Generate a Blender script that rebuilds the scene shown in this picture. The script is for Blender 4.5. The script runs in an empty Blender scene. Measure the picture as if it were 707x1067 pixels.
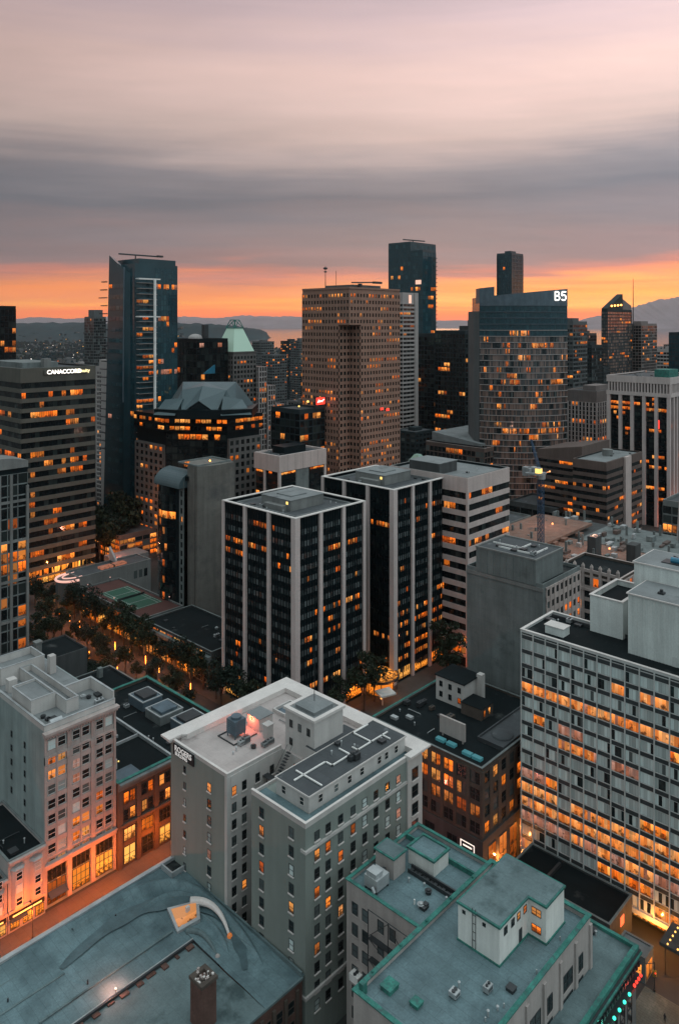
import bpy, math, random
R = random.Random(11)
rad = math.radians
scene = bpy.context.scene
COL = scene.collection
# ------------------------------------------------------------------ materials
M = {}
def nodes_of(name):
    m = bpy.data.materials.new(name); m.use_nodes = True
    nt = m.node_tree; b = nt.nodes['Principled BSDF']
    return m, nt, b
def N(nt, t, **kw):
    n = nt.nodes.new(t)
    for k, v in kw.items(): setattr(n, k, v)
    return n
def ramp(nt, fac, stops, interp='LINEAR'):
    r = N(nt, 'ShaderNodeValToRGB'); r.color_ramp.interpolation = interp
    el = r.color_ramp.elements
    while len(el) < len(stops): el.new(0.5)
    for e, (p, c) in zip(el, stops):
        e.position = p; e.color = (c[0], c[1], c[2], 1) if hasattr(c, '__len__') else (c, c, c, 1)
    if fac is not None: nt.links.new(fac, r.inputs[0])
    return r
def math_n(nt, op, a, b=None):
    n = N(nt, 'ShaderNodeMath', operation=op)
    for i, v in enumerate((a, b)):
        if v is None: continue
        if hasattr(v, 'is_linked'): nt.links.new(v, n.inputs[i])
        else: n.inputs[i].default_value = v
    return n.outputs[0]
def mixc(nt, mode, fac, a, b):
    n = N(nt, 'ShaderNodeMix', data_type='RGBA', blend_type=mode)
    def put(s, v):
        if hasattr(v, 'is_linked'): nt.links.new(v, s)
        elif hasattr(v, '__len__'): s.default_value = (v[0], v[1], v[2], 1)
        else: s.default_value = v
    put(n.inputs[0], fac); put(n.inputs[6], a); put(n.inputs[7], b)
    return n.outputs[2]
def noise(nt, vec, scale, detail=4, rough=0.6, sc3=None):
    if sc3:
        mp = N(nt, 'ShaderNodeMapping'); mp.inputs['Scale'].default_value = sc3
        nt.links.new(vec, mp.inputs[0]); vec = mp.outputs[0]
    n = N(nt, 'ShaderNodeTexNoise'); n.inputs['Scale'].default_value = scale
    n.inputs['Detail'].default_value = detail; n.inputs['Roughness'].default_value = rough
    nt.links.new(vec, n.inputs['Vector'])
    return n.outputs[0]
def surf(name, col, rough=0.85, var=0.25, scale=0.25, streak=0.25, fine=0.12, bump=0.25, metal=0.0, dirt=None, island=0.0, spec=0.3, seam=None):
    """weathered solid material: broad blotches, fine grain and run-off streaks"""
    m, nt, b = nodes_of(name)
    tc = N(nt, 'ShaderNodeTexCoord').outputs['Object']
    n1 = noise(nt, tc, scale, 6, 0.62)
    f1 = ramp(nt, n1, [(0.28, 1 - var), (0.72, 1 + var * 0.6)]).outputs[0]
    n2 = noise(nt, tc, 2.6, 5, 0.7)
    f2 = ramp(nt, n2, [(0.25, 1 - fine), (0.75, 1 + fine)]).outputs[0]
    c = mixc(nt, 'MULTIPLY', 1.0, col, f1); c = mixc(nt, 'MULTIPLY', 1.0, c, f2)
    if streak:
        n3 = noise(nt, tc, 0.42, 5, 0.65, (1.0, 1.0, 0.07))
        f3 = ramp(nt, n3, [(0.35, 1 - streak), (0.62, 1.0)]).outputs[0]
        c = mixc(nt, 'MULTIPLY', 1.0, c, f3)
    if dirt:
        n4 = noise(nt, tc, dirt[1], 7, 0.65)
        f4 = ramp(nt, n4, [(dirt[2], 0.0), (dirt[3], 1.0)]).outputs[0]
        c = mixc(nt, 'MIX', f4, c, dirt[0])
    if seam:
        kind, sw, shh, ss = seam
        sp_ = N(nt, 'ShaderNodeSeparateXYZ'); nt.links.new(tc, sp_.inputs[0]); cb = N(nt, 'ShaderNodeCombineXYZ')
        if kind == 'wall':
            nt.links.new(math_n(nt, 'ADD', sp_.outputs[0], sp_.outputs[1]), cb.inputs[0]); nt.links.new(sp_.outputs[2], cb.inputs[1])
        else: nt.links.new(sp_.outputs[1], cb.inputs[0]); nt.links.new(sp_.outputs[0], cb.inputs[1])
        bk = N(nt, 'ShaderNodeTexBrick'); nt.links.new(cb.outputs[0], bk.inputs['Vector']); bk.inputs['Scale'].default_value = 1
        bk.inputs['Brick Width'].default_value = sw; bk.inputs['Row Height'].default_value = shh; bk.inputs['Mortar Size'].default_value = .045; bk.inputs['Mortar Smooth'].default_value = .6
        bk.inputs['Color1'].default_value = (1, 1, 1, 1); bk.inputs['Color2'].default_value = (1 - ss * .45,) * 3 + (1,); bk.inputs['Mortar'].default_value = (1 - ss * 1.6,) * 3 + (1,)
        c = mixc(nt, 'MULTIPLY', 1.0, c, bk.outputs[0])
    if island:
        g = N(nt, 'ShaderNodeNewGeometry').outputs['Random Per Island']
        fi = ramp(nt, g, [(0, 1 - island), (1, 1 + island)]).outputs[0]
        c = mixc(nt, 'MULTIPLY', 1.0, c, fi)
    nt.links.new(c, b.inputs['Base Color'])
    rr = ramp(nt, n2, [(0.2, max(0.05, rough - 0.15)), (0.8, min(1, rough + 0.1))]).outputs[0]
    nt.links.new(rr, b.inputs['Roughness'])
    b.inputs['Metallic'].default_value = metal
    b.inputs['Specular IOR Level'].default_value = spec
    if bump:
        bp = N(nt, 'ShaderNodeBump'); bp.inputs['Strength'].default_value = bump; bp.inputs['Distance'].default_value = 0.05
        nt.links.new(n2, bp.inputs['Height']); nt.links.new(bp.outputs[0], b.inputs['Normal'])
    M[name] = m
    return m
def rnd(nt):
    o = N(nt, 'ShaderNodeObjectInfo').outputs['Random']
    g = N(nt, 'ShaderNodeNewGeometry').outputs['Random Per Island']
    return math_n(nt, 'FRACT', math_n(nt, 'ADD', math_n(nt, 'MULTIPLY', o, 7.31), g))
def glass(name, dark, light=None, plight=0.0, rough=0.07, spec=0.5, blind=None):
    """window glass: dark room behind, some panes with blinds, curtains or painted reflections"""
    m, nt, b = nodes_of(name)
    r = rnd(nt)
    tc = N(nt, 'ShaderNodeTexCoord').outputs['Object']
    n = noise(nt, tc, 0.9, 3, 0.6)
    d = mixc(nt, 'MULTIPLY', 1.0, dark, ramp(nt, n, [(0.3, 0.5), (0.7, 1.5)]).outputs[0])
    if light:
        stops = [(0, 0.0), (max(0.001, 1 - plight - 0.001), 0.0), (1 - plight, 1.0)]
        f = ramp(nt, r, stops, 'CONSTANT').outputs[0]
        w = N(nt, 'ShaderNodeTexWave', wave_type='BANDS'); w.inputs['Scale'].default_value = 1.6
        w.bands_direction = 'DIAGONAL'
        mp = N(nt, 'ShaderNodeMapping'); mp.inputs['Scale'].default_value = (1, 1, 0)
        nt.links.new(tc, mp.inputs[0]); nt.links.new(mp.outputs[0], w.inputs['Vector'])
        lt = mixc(nt, 'MULTIPLY', 1.0, light, ramp(nt, w.outputs[1], [(0, 0.9), (1, 1.05)]).outputs[0])
        lt = mixc(nt, 'MULTIPLY', 1.0, lt, ramp(nt, math_n(nt, 'FRACT', math_n(nt, 'MULTIPLY', r, 13.7)), [(0, 0.55), (1, 1.15)]).outputs[0])
        d = mixc(nt, 'MIX', f, d, lt)
    nt.links.new(d, b.inputs['Base Color'])
    b.inputs['Roughness'].default_value = rough; b.inputs['Specular IOR Level'].default_value = spec
    M[name] = m
def lit(name, c0, c1, c2, s0, s1, blot=0.45, scale=0.55):
    """lit room behind glass: bright ceiling, dark furniture low down, some half-drawn blinds, a glazing bar"""
    m, nt, b = nodes_of(name)
    r = rnd(nt); r2 = math_n(nt, 'FRACT', math_n(nt, 'MULTIPLY', r, 17.3)); r3 = math_n(nt, 'FRACT', math_n(nt, 'MULTIPLY', r, 41.7))
    tcn = N(nt, 'ShaderNodeTexCoord'); tc = tcn.outputs['Object']
    sp = N(nt, 'ShaderNodeSeparateXYZ'); nt.links.new(tcn.outputs['UV'], sp.inputs[0]); ux, uy = sp.outputs[0], sp.outputs[1]
    n = noise(nt, tc, scale * 1.5, 3, 0.6)
    col = ramp(nt, r, [(0, c0), (0.5, c1), (1, c2)]).outputs[0]
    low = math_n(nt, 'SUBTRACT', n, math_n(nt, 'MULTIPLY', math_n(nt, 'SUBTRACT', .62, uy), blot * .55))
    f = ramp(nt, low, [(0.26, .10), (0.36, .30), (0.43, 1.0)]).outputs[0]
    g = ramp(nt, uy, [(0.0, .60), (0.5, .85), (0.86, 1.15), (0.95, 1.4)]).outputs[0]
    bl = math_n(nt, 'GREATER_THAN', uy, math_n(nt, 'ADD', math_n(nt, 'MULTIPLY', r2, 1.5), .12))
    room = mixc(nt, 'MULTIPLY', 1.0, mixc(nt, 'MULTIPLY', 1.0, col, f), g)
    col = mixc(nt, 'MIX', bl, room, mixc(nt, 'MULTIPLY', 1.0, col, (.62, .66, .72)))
    bar = math_n(nt, 'MULTIPLY', math_n(nt, 'LESS_THAN', math_n(nt, 'ABSOLUTE', math_n(nt, 'SUBTRACT', ux, .5)), .035), math_n(nt, 'GREATER_THAN', r3, .35))
    col = mixc(nt, 'MIX', bar, col, (.03, .015, .005))
    st = N(nt, 'ShaderNodeMapRange'); st.inputs['To Min'].default_value = s0; st.inputs['To Max'].default_value = s1
    nt.links.new(math_n(nt, 'FRACT', math_n(nt, 'MULTIPLY', r, 5.3)), st.inputs[0])
    b.inputs['Base Color'].default_value = (0.03, 0.02, 0.015, 1); b.inputs['Roughness'].default_value = 0.12
    nt.links.new(col, b.inputs['Emission Color']); nt.links.new(st.outputs[0], b.inputs['Emission Strength'])
    M[name] = m
def glow(name, col, s):
    m, nt, b = nodes_of(name)
    b.inputs['Base Color'].default_value = (col[0] * .5, col[1] * .5, col[2] * .5, 1)
    b.inputs['Emission Color'].default_value = (*col, 1); b.inputs['Emission Strength'].default_value = s
    M[name] = m

surf('concrete_raw', (0.19, 0.18, 0.165), var=.25, scale=.1, streak=.25, dirt=((.10, .10, .10), .09, .52, .7), seam=('wall', 7, 3.7, .12))
surf('asphalt', (0.05, 0.052, 0.055), var=.3, scale=.08, streak=0)
surf('sidewalk', (0.085, 0.078, 0.074), var=.25, scale=.2, streak=0, seam=('roof', 2, 2, .2))
surf('paving', (0.13, 0.13, 0.11), var=.45, scale=.12, streak=0, dirt=((.2, .19, .16), .25, .5, .62), seam=('roof', 1.2, .6, .25))
surf('ground', (0.05, 0.055, 0.055), var=.4, scale=.01, streak=0)
surf('white_line', (0.6, 0.6, 0.58), streak=0)
surf('stucco_grey', (0.24, 0.272, 0.252), var=.10, scale=.09, streak=.10, fine=.05, seam=('wall', 40, 7.3, .035))
surf('stucco_heritage', (0.31, 0.365, 0.36), var=.2, scale=.13, streak=.22, fine=.07)
surf('stucco_light', (0.56, 0.53, 0.51), var=.14, scale=.12, streak=.14, fine=.06)
surf('cornice', (0.66, 0.61, 0.585), var=.15, scale=.2, streak=0)
surf('roof_pale', (0.47, 0.41, 0.395), var=.22, scale=.14, streak=0, fine=.10, dirt=((.17, .15, .15), .11, .60, .75), seam=('roof', 7, 2.6, .12))
surf('roof_dark', (0.075, 0.083, 0.09), var=.3, scale=.12, streak=0, fine=.14, dirt=((.19, .2, .21), .2, .62, .74), seam=('roof', 7, 2.2, .2))
surf('roof_black', (0.0085, 0.0135, 0.0155), var=.35, scale=.1, streak=0, dirt=((.07, .075, .075), .14, .6, .75), seam=('roof', 8, 2.4, .2), spec=.12)
surf('roof_grey', (0.22, 0.235, 0.24), var=.25, scale=.12, streak=0, dirt=((.10, .11, .115), .16, .58, .72), seam=('roof', 6, 2, .14))
surf('roof_teal', (0.135, 0.205, 0.225), var=.34, scale=.16, streak=0, fine=.24, dirt=((.045, .075, .088), .06, .50, .70), bump=.7, seam=('roof', 9, 1.9, .22))
surf('roof_teal_worn', (0.135, 0.19, 0.20), var=.30, scale=.18, streak=0, fine=.2, dirt=((.055, .085, .09), .085, .53, .64), bump=.6, seam=('roof', 8, 2.4, .16))
surf('roof_teal_shade', (0.082, 0.13, 0.145), var=.4, scale=.3, streak=0, fine=.2, rough=.5)  # darker copy of the teal roof, for the painted shade strips
surf('copper', (0.058, 0.225, 0.19), var=.45, scale=.5, streak=.2, rough=.85, fine=.25, spec=.15, dirt=((.06, .11, .11), .7, .50, .66))
surf('pink_stucco', (0.47, 0.42, 0.40), var=.14, scale=.15, streak=.2, fine=.08, seam=('wall', 30, 4, .04))
surf('cream_wall', (0.84, 0.83, 0.79), var=.12, scale=.2, streak=.2, fine=.05, seam=('wall', 4, 3.2, .03))
surf('terracotta', (0.48, 0.405, 0.38), var=.18, scale=.2, streak=.2, seam=('wall', 1.6, .8, .06))
surf('brick_brown', (0.115, 0.092, 0.078), var=.25, scale=.25, streak=.2, fine=.2, seam=('wall', .9, .4, .16))
surf('brick_red', (0.15, 0.085, 0.07), var=.3, scale=.4, streak=.15, fine=.25, seam=('wall', .8, .35, .2))
surf('concrete', (0.22, 0.225, 0.22), var=.2, scale=.1, streak=.2, seam=('wall', 6, 3.6, .12))
surf('concrete_dark', (0.19, 0.215, 0.215), var=.28, scale=.11, streak=.22, dirt=((.085, .095, .095), .12, .55, .72), seam=('wall', 5, 3.6, .14))
surf('concrete_black', (0.075, 0.08, 0.082), var=.22, scale=.07, streak=.3)
surf('mullion', (0.58, 0.605, 0.595), var=.12, scale=.2, streak=.15, rough=.55)
surf('spandrel_grey', (0.05, 0.062, 0.066), var=.2, scale=.3, streak=.12, rough=.4)
surf('siding', (0.74, 0.78, 0.76), var=.12, scale=.12, streak=.2, rough=.6, seam=('wall', 1.2, 40, .08))
surf('column_pink', (0.62, 0.53, 0.51), var=.10, scale=.1, streak=.15)
surf('tower_black', (0.008, 0.015, 0.018), var=.3, scale=.2, streak=0, rough=.35, bump=0, spec=.12)
surf('metal_dark', (0.06, 0.065, 0.07), rough=.5, metal=.4, streak=0)
surf('metal_light', (0.45, 0.47, 0.48), rough=.45, metal=.3, streak=.1)
surf('white_pipe', (0.85, 0.83, 0.81), rough=.6, streak=0)
surf('blue_grey_metal', (0.12, 0.165, 0.20), rough=.5, metal=.2, streak=.2)
surf('granite_pink', (0.33, 0.19, 0.145), var=.12, scale=.08, streak=.12)
surf('granite_grey', (0.155, 0.145, 0.14), var=.15, scale=.08, streak=.15)
surf('band_olive', (0.115, 0.11, 0.095), var=.15, scale=.1, streak=.15)
surf('band_pink', (0.58, 0.48, 0.455), var=.12, scale=.1, streak=.15)
surf('band_brown', (0.135, 0.10, 0.09), var=.15, scale=.1, streak=.2)
surf('slab_white', (0.42, 0.38, 0.37), var=.12, scale=.1, streak=.1)
surf('glass_roof', (0.075, 0.11, 0.122), var=.15, scale=.1, streak=0, rough=.35, spec=.3)
surf('leaf', (0.022, 0.034, 0.018), var=.4, scale=.5, streak=0, rough=.7, island=.4, bump=0)
surf('leaf_dark', (0.013, 0.026, 0.018), var=.4, scale=.5, streak=0, rough=.7, island=.4, bump=0)
surf('bark', (0.07, 0.055, 0.045), streak=0)
surf('court_green', (0.038, 0.105, 0.075), var=.1, streak=0)
surf('court_red', (0.10, 0.045, 0.04), var=.15, streak=0)
surf('timber_form', (0.22, 0.125, 0.095), var=.35, scale=.35, streak=0, dirt=((.22, .17, .15), .4, .55, .65))
surf('crane_blue', (0.03, 0.07, 0.13), rough=.5, streak=0)
surf('car_paint', (0.02, 0.022, 0.026), rough=.25, streak=0, bump=0, spec=.6)
surf('rubber', (0.02, 0.02, 0.02), streak=0)
surf('cloth_dark', (0.03, 0.03, 0.035), streak=0)
surf('skin', (0.45, 0.28, 0.2), streak=0, bump=0)
surf('forest', (0.006, 0.030, 0.038), var=.4, scale=.004, streak=0, fine=.3)
surf('mountain', (0.20, 0.165, 0.185), var=.3, scale=.0012, streak=0)  # purple-grey of far haze put into the rock colour
surf('blue_skylight', (0.03, 0.19, 0.30), rough=.2, streak=0, spec=.6)
surf('sign_board', (0.02, 0.022, 0.024), streak=0)
surf('copper_pale', (0.26, 0.40, 0.34), var=.12, scale=.1, streak=.1, rough=.5)  # paler green copper, no emission
surf('far_concrete', (0.12, 0.13, 0.135), var=.2, scale=.05, streak=.2, bump=0)
surf('far_dark', (0.022, 0.036, 0.042), var=.2, scale=.05, streak=.2, bump=0)
surf('far_pink', (0.24, 0.20, 0.19), var=.2, scale=.05, streak=.2, bump=0)
glass('glass_dark', (0.012, 0.018, 0.020), (0.10, 0.12, 0.12), .22)
glass('glass_black', (0.008, 0.012, 0.014), (0.03, 0.04, 0.04), .25)
glass('glass_teal', (0.016, 0.055, 0.072), (0.026, 0.080, 0.098), .35, rough=.05, spec=.6)
glass('glass_blind', (0.035, 0.045, 0.048), (0.11, 0.13, 0.135), .6)
glass('glass_curtain', (0.02, 0.03, 0.032), (0.60, 0.69, 0.68), .90)
glass('glass_painted_sheen', (0.075, 0.068, 0.068), (0.25, 0.17, 0.145), .6, rough=.06, spec=.9)  # pink of the reflected sky painted into the pane colour
glass('glass_painted_mirror', (0.07, 0.065, 0.065), (0.26, 0.175, 0.145), .6, rough=.05, spec=.9)  # same pink reflection put into the base colour
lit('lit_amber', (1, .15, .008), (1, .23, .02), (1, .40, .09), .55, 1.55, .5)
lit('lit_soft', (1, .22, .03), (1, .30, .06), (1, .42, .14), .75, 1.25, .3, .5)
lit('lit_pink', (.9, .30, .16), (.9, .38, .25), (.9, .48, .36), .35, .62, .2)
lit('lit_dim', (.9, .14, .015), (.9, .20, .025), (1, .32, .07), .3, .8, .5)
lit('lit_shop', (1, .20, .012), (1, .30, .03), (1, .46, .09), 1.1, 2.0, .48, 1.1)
glow('glow_amber', (1, .40, .08), 6.0)
glow('glow_white', (1, .93, .85), 2.2)
glow('glow_red', (1, .05, .03), 1.7)
glow('glow_teal', (.05, .9, .6), 2.0)
glow('glow_yellow', (1, .66, .18), 1.5)
glow('glow_orange_red', (1, .16, .06), 7.0)
# ------------------------------------------------------------------ mesh builder
class MB:
    def __init__(s): s.v = []; s.f = []; s.m = []
    def add(s, vs, fs, mat):
        o = len(s.v); s.v += vs; s.f += [tuple(o + i for i in f) for f in fs]; s.m += [mat] * len(fs)
    def box(s, x0, x1, y0, y1, z0, z1, mat=None):
        s.add([(x0, y0, z0), (x1, y0, z0), (x1, y1, z0), (x0, y1, z0), (x0, y0, z1), (x1, y0, z1), (x1, y1, z1), (x0, y1, z1)],
              [(0, 3, 2, 1), (4, 5, 6, 7), (0, 1, 5, 4), (1, 2, 6, 5), (2, 3, 7, 6), (3, 0, 4, 7)], mat)
        return s
    def add_(s, vs, fs, mat=None): s.add(list(vs), fs, mat); return s
    def quad(s, a, b, c, d, mat=None): s.add([a, b, c, d], [(0, 1, 2, 3)], mat); return s
    def prism(s, poly, z0, z1, mat=None, top=None):
        n = len(poly); top = top or poly
        zs = z1 if hasattr(z1, '__len__') else [z1] * n
        vs = [(p[0], p[1], z0) for p in poly] + [(p[0], p[1], z) for p, z in zip(top, zs)]
        fs = [tuple(range(n - 1, -1, -1)), tuple(range(n, 2 * n))] + [(i, (i + 1) % n, n + (i + 1) % n, n + i) for i in range(n)]
        s.add(vs, fs, mat); return s
    def ring(s, x0, x1, y0, y1, z0, z1, t, mat=None):
        o = [(x0, y0), (x1, y0), (x1, y1), (x0, y1)]; i = [(x0 + t, y0 + t), (x1 - t, y0 + t), (x1 - t, y1 - t), (x0 + t, y1 - t)]
        vs = [(*p, z0) for p in o] + [(*p, z0) for p in i] + [(*p, z1) for p in o] + [(*p, z1) for p in i]
        fs = []
        for k in range(4):
            j = (k + 1) % 4
            fs += [(k, j, 8 + j, 8 + k), (4 + j, 4 + k, 12 + k, 12 + j), (8 + k, 8 + j, 12 + j, 12 + k), (j, k, 4 + k, 4 + j)]
        s.add(vs, fs, mat); return s
    def tube(s, pts, r, mat=None, n=6, r2=None):
        from mathutils import Vector
        P = [Vector(p) for p in pts]; vs = []; fs = []
        for i, p in enumerate(P):
            d = (P[min(i + 1, len(P) - 1)] - P[max(i - 1, 0)]).normalized()
            u = d.cross(Vector((0, 0, 1)) if abs(d.z) < .9 else Vector((1, 0, 0))).normalized(); w = d.cross(u)
            rr = r if r2 is None else r + (r2 - r) * i / (len(P) - 1)
            for k in range(n):
                a = 2 * math.pi * k / n
                vs.append(tuple(p + u * (math.cos(a) * rr) + w * (math.sin(a) * rr)))
        for i in range(len(P) - 1):
            for k in range(n):
                j = (k + 1) % n
                fs.append((i * n + k, i * n + j, (i + 1) * n + j, (i + 1) * n + k))
        fs += [tuple(range(n - 1, -1, -1)), tuple(range((len(P) - 1) * n, len(P) * n))]
        s.add(vs, fs, mat); return s
    def cyl(s, x, y, z0, z1, r, mat=None, n=12, r2=None): return s.tube([(x, y, z0), (x, y, z1)], r, mat, n, r2)
    def ball(s, x, y, z, r, mat=None, n=8, m=5, sz=1.0):
        vs = [(x, y, z - r * sz)]
        for j in range(1, m):
            a = math.pi * j / m
            for k in range(n):
                b = 2 * math.pi * k / n
                vs.append((x + r * math.sin(a) * math.cos(b), y + r * math.sin(a) * math.sin(b), z - r * math.cos(a) * sz))
        vs.append((x, y, z + r * sz)); t = len(vs) - 1; fs = []
        for k in range(n):
            q = (k + 1) % n
            fs.append((0, 1 + q, 1 + k)); fs.append((t, t - n + k, t - n + q))
            for j in range(m - 2): fs.append((1 + j * n + k, 1 + j * n + q, 1 + (j + 1) * n + q, 1 + (j + 1) * n + k))
        s.add(vs, fs, mat); return s
    def mesh(s, name, mat, off=(0, 0, 0)):
        me = bpy.data.meshes.new(name)
        ox, oy, oz = off
        me.from_pydata([(a - ox, b - oy, c - oz) for a, b, c in s.v], [], s.f)
        keys = []
        idx = []
        for m in s.m:
            k = m or mat
            if k not in keys: keys.append(k)
            idx.append(keys.index(k))
        for k in keys: me.materials.append(M[k])
        if len(keys) > 1: me.polygons.foreach_set('material_index', idx)
        uv = me.uv_layers.new(name='UVMap'); uvs = []
        for f in s.f: uvs += [0, 0, 1, 0, 1, 1, 0, 1] if len(f) == 4 else [.5, .5] * len(f)
        uv.data.foreach_set('uv', uvs)
        me.update(); return me
    def build(s, name, mat, parent=None, off=None, kind=None):
        if off is None: off = base_of(parent)
        o = bpy.data.objects.new(name, s.mesh(name, mat, off)); COL.objects.link(o)
        if parent: o.parent = parent
        else: o.location = off
        if kind: o['kind'] = kind
        return o
def base_of(o):
    if o is None: return (0, 0, 0)
    while o.parent: o = o.parent
    return tuple(o.location)
def tag(o, label, cat, group=None):
    o['label'] = label; o['category'] = cat
    if group: o['group'] = group
    return o
def thing(name, label, cat, x, y, z=0, group=None):
    o = bpy.data.objects.new(name, None); COL.objects.link(o); o.location = (x, y, z); o.empty_display_size = 1
    return tag(o, label, cat, group)
def solid(name, mb, mat, label, cat, off, group=None):
    o = mb.build(name, mat, None, off); return tag(o, label, cat, group)
def struct(name, mb, mat):
    o = mb.build(name, mat); o['kind'] = 'structure'; return o
def copy_tree(o, loc=None, rz=None, parent=None):
    c = o.copy(); COL.objects.link(c)
    if parent: c.parent = parent
    if loc: c.location = loc
    if rz is not None: c.rotation_euler = (0, 0, rz)
    for ch in o.children: copy_tree(ch, None, None, c)
    return c
def text(s, size, mat, origin, right, up, parent, name='lettering', depth=.05, bold=0.0, align='LEFT'):
    from mathutils import Vector, Matrix
    cu = bpy.data.curves.new(name, 'FONT'); cu.body = s; cu.size = size; cu.extrude = depth; cu.align_x = align; cu.offset = bold
    t = bpy.data.objects.new(name, cu); COL.objects.link(t)
    bpy.context.view_layer.update()
    me = bpy.data.meshes.new_from_object(t.evaluated_get(bpy.context.evaluated_depsgraph_get()))
    bpy.data.objects.remove(t)
    r = Vector(right).normalized(); u = Vector(up).normalized(); n = r.cross(u)
    mt = Matrix((r, u, n)).transposed().to_4x4(); mt.translation = Vector(origin) - Vector(base_of(parent))
    me.transform(mt); me.materials.clear(); me.materials.append(M[mat])
    o = bpy.data.objects.new(name, me); COL.objects.link(o); o.parent = parent; return o
CAM = (0, 0, 140)
# ------------------------------------------------------------------ buildings
class Bld:
    def __init__(s, name, label, cat, x, y, group=None):
        s.root = thing(name, label, cat, x, y, 0, group); s.wins = []
    def part(s, name, mb, mat, parent=None, kind=None): return mb.build(name, mat, parent or s.root, None, kind)
    def block(s, x0, x1, y0, y1, z0, z1, wall, roof, ph=1.0, pt=.35, cope='metal_light', cw=.12, ct=.12, wname='wall', rname='roof', cname='coping'):
        w = MB()
        if ph > 0:
            w.box(x0, x1, y0, y1, z0, z1 - ph); w.ring(x0, x1, y0, y1, z1 - ph, z1, pt)
            rf = s.part(rname, MB().quad((x0 + pt, y0 + pt, z1 - ph + .02), (x1 - pt, y0 + pt, z1 - ph + .02), (x1 - pt, y1 - pt, z1 - ph + .02), (x0 + pt, y1 - pt, z1 - ph + .02)), roof)
            if cope: s.part(cname, MB().ring(x0 - cw, x1 + cw, y0 - cw, y1 + cw, z1 + .004, z1 + ct, pt + 2 * cw), cope)
        else:
            w.box(x0, x1, y0, y1, z0, z1)
            rf = s.part(rname, MB().box(x0 - .1, x1 + .1, y0 - .1, y1 + .1, z1 + .004, z1 + .2), roof)
        s.part(wname, w, wall); return rf
    def pane(s, face, P, a0, a1, z0, z1, d, mat):
        j = [R.uniform(-.012, .012) * min(1, (a1 - a0)) for _ in range(3)]
        dd = [d + j[0], d + j[1], d + j[2], d + j[2] + j[0] - j[1]]
        return [F(face, P, a, z, q) for (a, z), q in zip(((a0, z0), (a1, z0), (a1, z1), (a0, z1)), dd)]
    def win(s, face, P, a0, a1, z0, z1, d, mat, frame=None, fm=None, sill=None, rails=1, bars=0, sillm=None):
        x, y, z = F(face, P, (a0 + a1) / 2, (z0 + z1) / 2, d)
        s.wins.append((x * x + y * y + (z - 140) ** 2, face, P, a0, a1, z0, z1, d, mat, frame, fm, sill, rails, bars, sillm))
    def finish(s, limit=100):
        s.wins.sort(key=lambda w: w[0]); rest = MB(); nrest = 0
        for i, (_, face, P, a0, a1, z0, z1, d, mat, frame, fm, sill, rails, bars, sillm) in enumerate(s.wins):
            pv = s.pane(face, P, a0, a1, z0, z1, d, mat)
            fr = None
            if frame:
                fr = MB(); t = frame; e = .07
                fbox(fr, face, P, a0, a0 + t, z0, z1, d - .02, d + e); fbox(fr, face, P, a1 - t, a1, z0, z1, d - .02, d + e)
                fbox(fr, face, P, a0 + t, a1 - t, z0, z0 + t, d - .02, d + e - .003); fbox(fr, face, P, a0 + t, a1 - t, z1 - t, z1, d - .02, d + e - .003)
                for k in range(rails):
                    zz = z0 + (z1 - z0) * (k + 1) / (rails + 1); fbox(fr, face, P, a0 + t, a1 - t, zz - t * .4, zz + t * .4, d - .02, d + e - .006)
                for k in range(bars):
                    aa = a0 + (a1 - a0) * (k + 1) / (bars + 1); fbox(fr, face, P, aa - t * .4, aa + t * .4, z0 + t, z1 - t, d - .02, d + e - .009)
            sl = None
            if sill:
                sl = MB(); fbox(sl, face, P, a0 - .15, a1 + .15, z0 - .22, z0, d + .02, sill)
            if i < limit:
                if fr:
                    o = s.part('window', fr, fm); p = MB().quad(*pv).build('pane', mat, o)
                else: o = s.part('window', MB().quad(*pv), mat)
                if sl: sl.build('sill', sillm, o)
            else:
                nrest += 1
                rest.quad(*pv, mat)
                if fr: rest.add(fr.v, fr.f, fm)
                if sl: rest.add(sl.v, sl.f, sillm)
        if nrest: s.part('window', rest, 'glass_dark', None, 'stuff')
        return s.root
def F(face, P, a, z, d):
    return (P - d, a, z) if face == 'U' else (a, P - d, z)
def fbox(mb, face, P, a0, a1, z0, z1, d0, d1, mat=None):
    if face == 'U': mb.box(P - d1, P - d0, a0, a1, z0, z1, mat)
    else: mb.box(a0, a1, P - d1, P - d0, z0, z1, mat)
def pick(pr):
    r = R.random()
    for k, p in pr:
        if r < p: return k
        r -= p
    return pr[-1][0]
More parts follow.
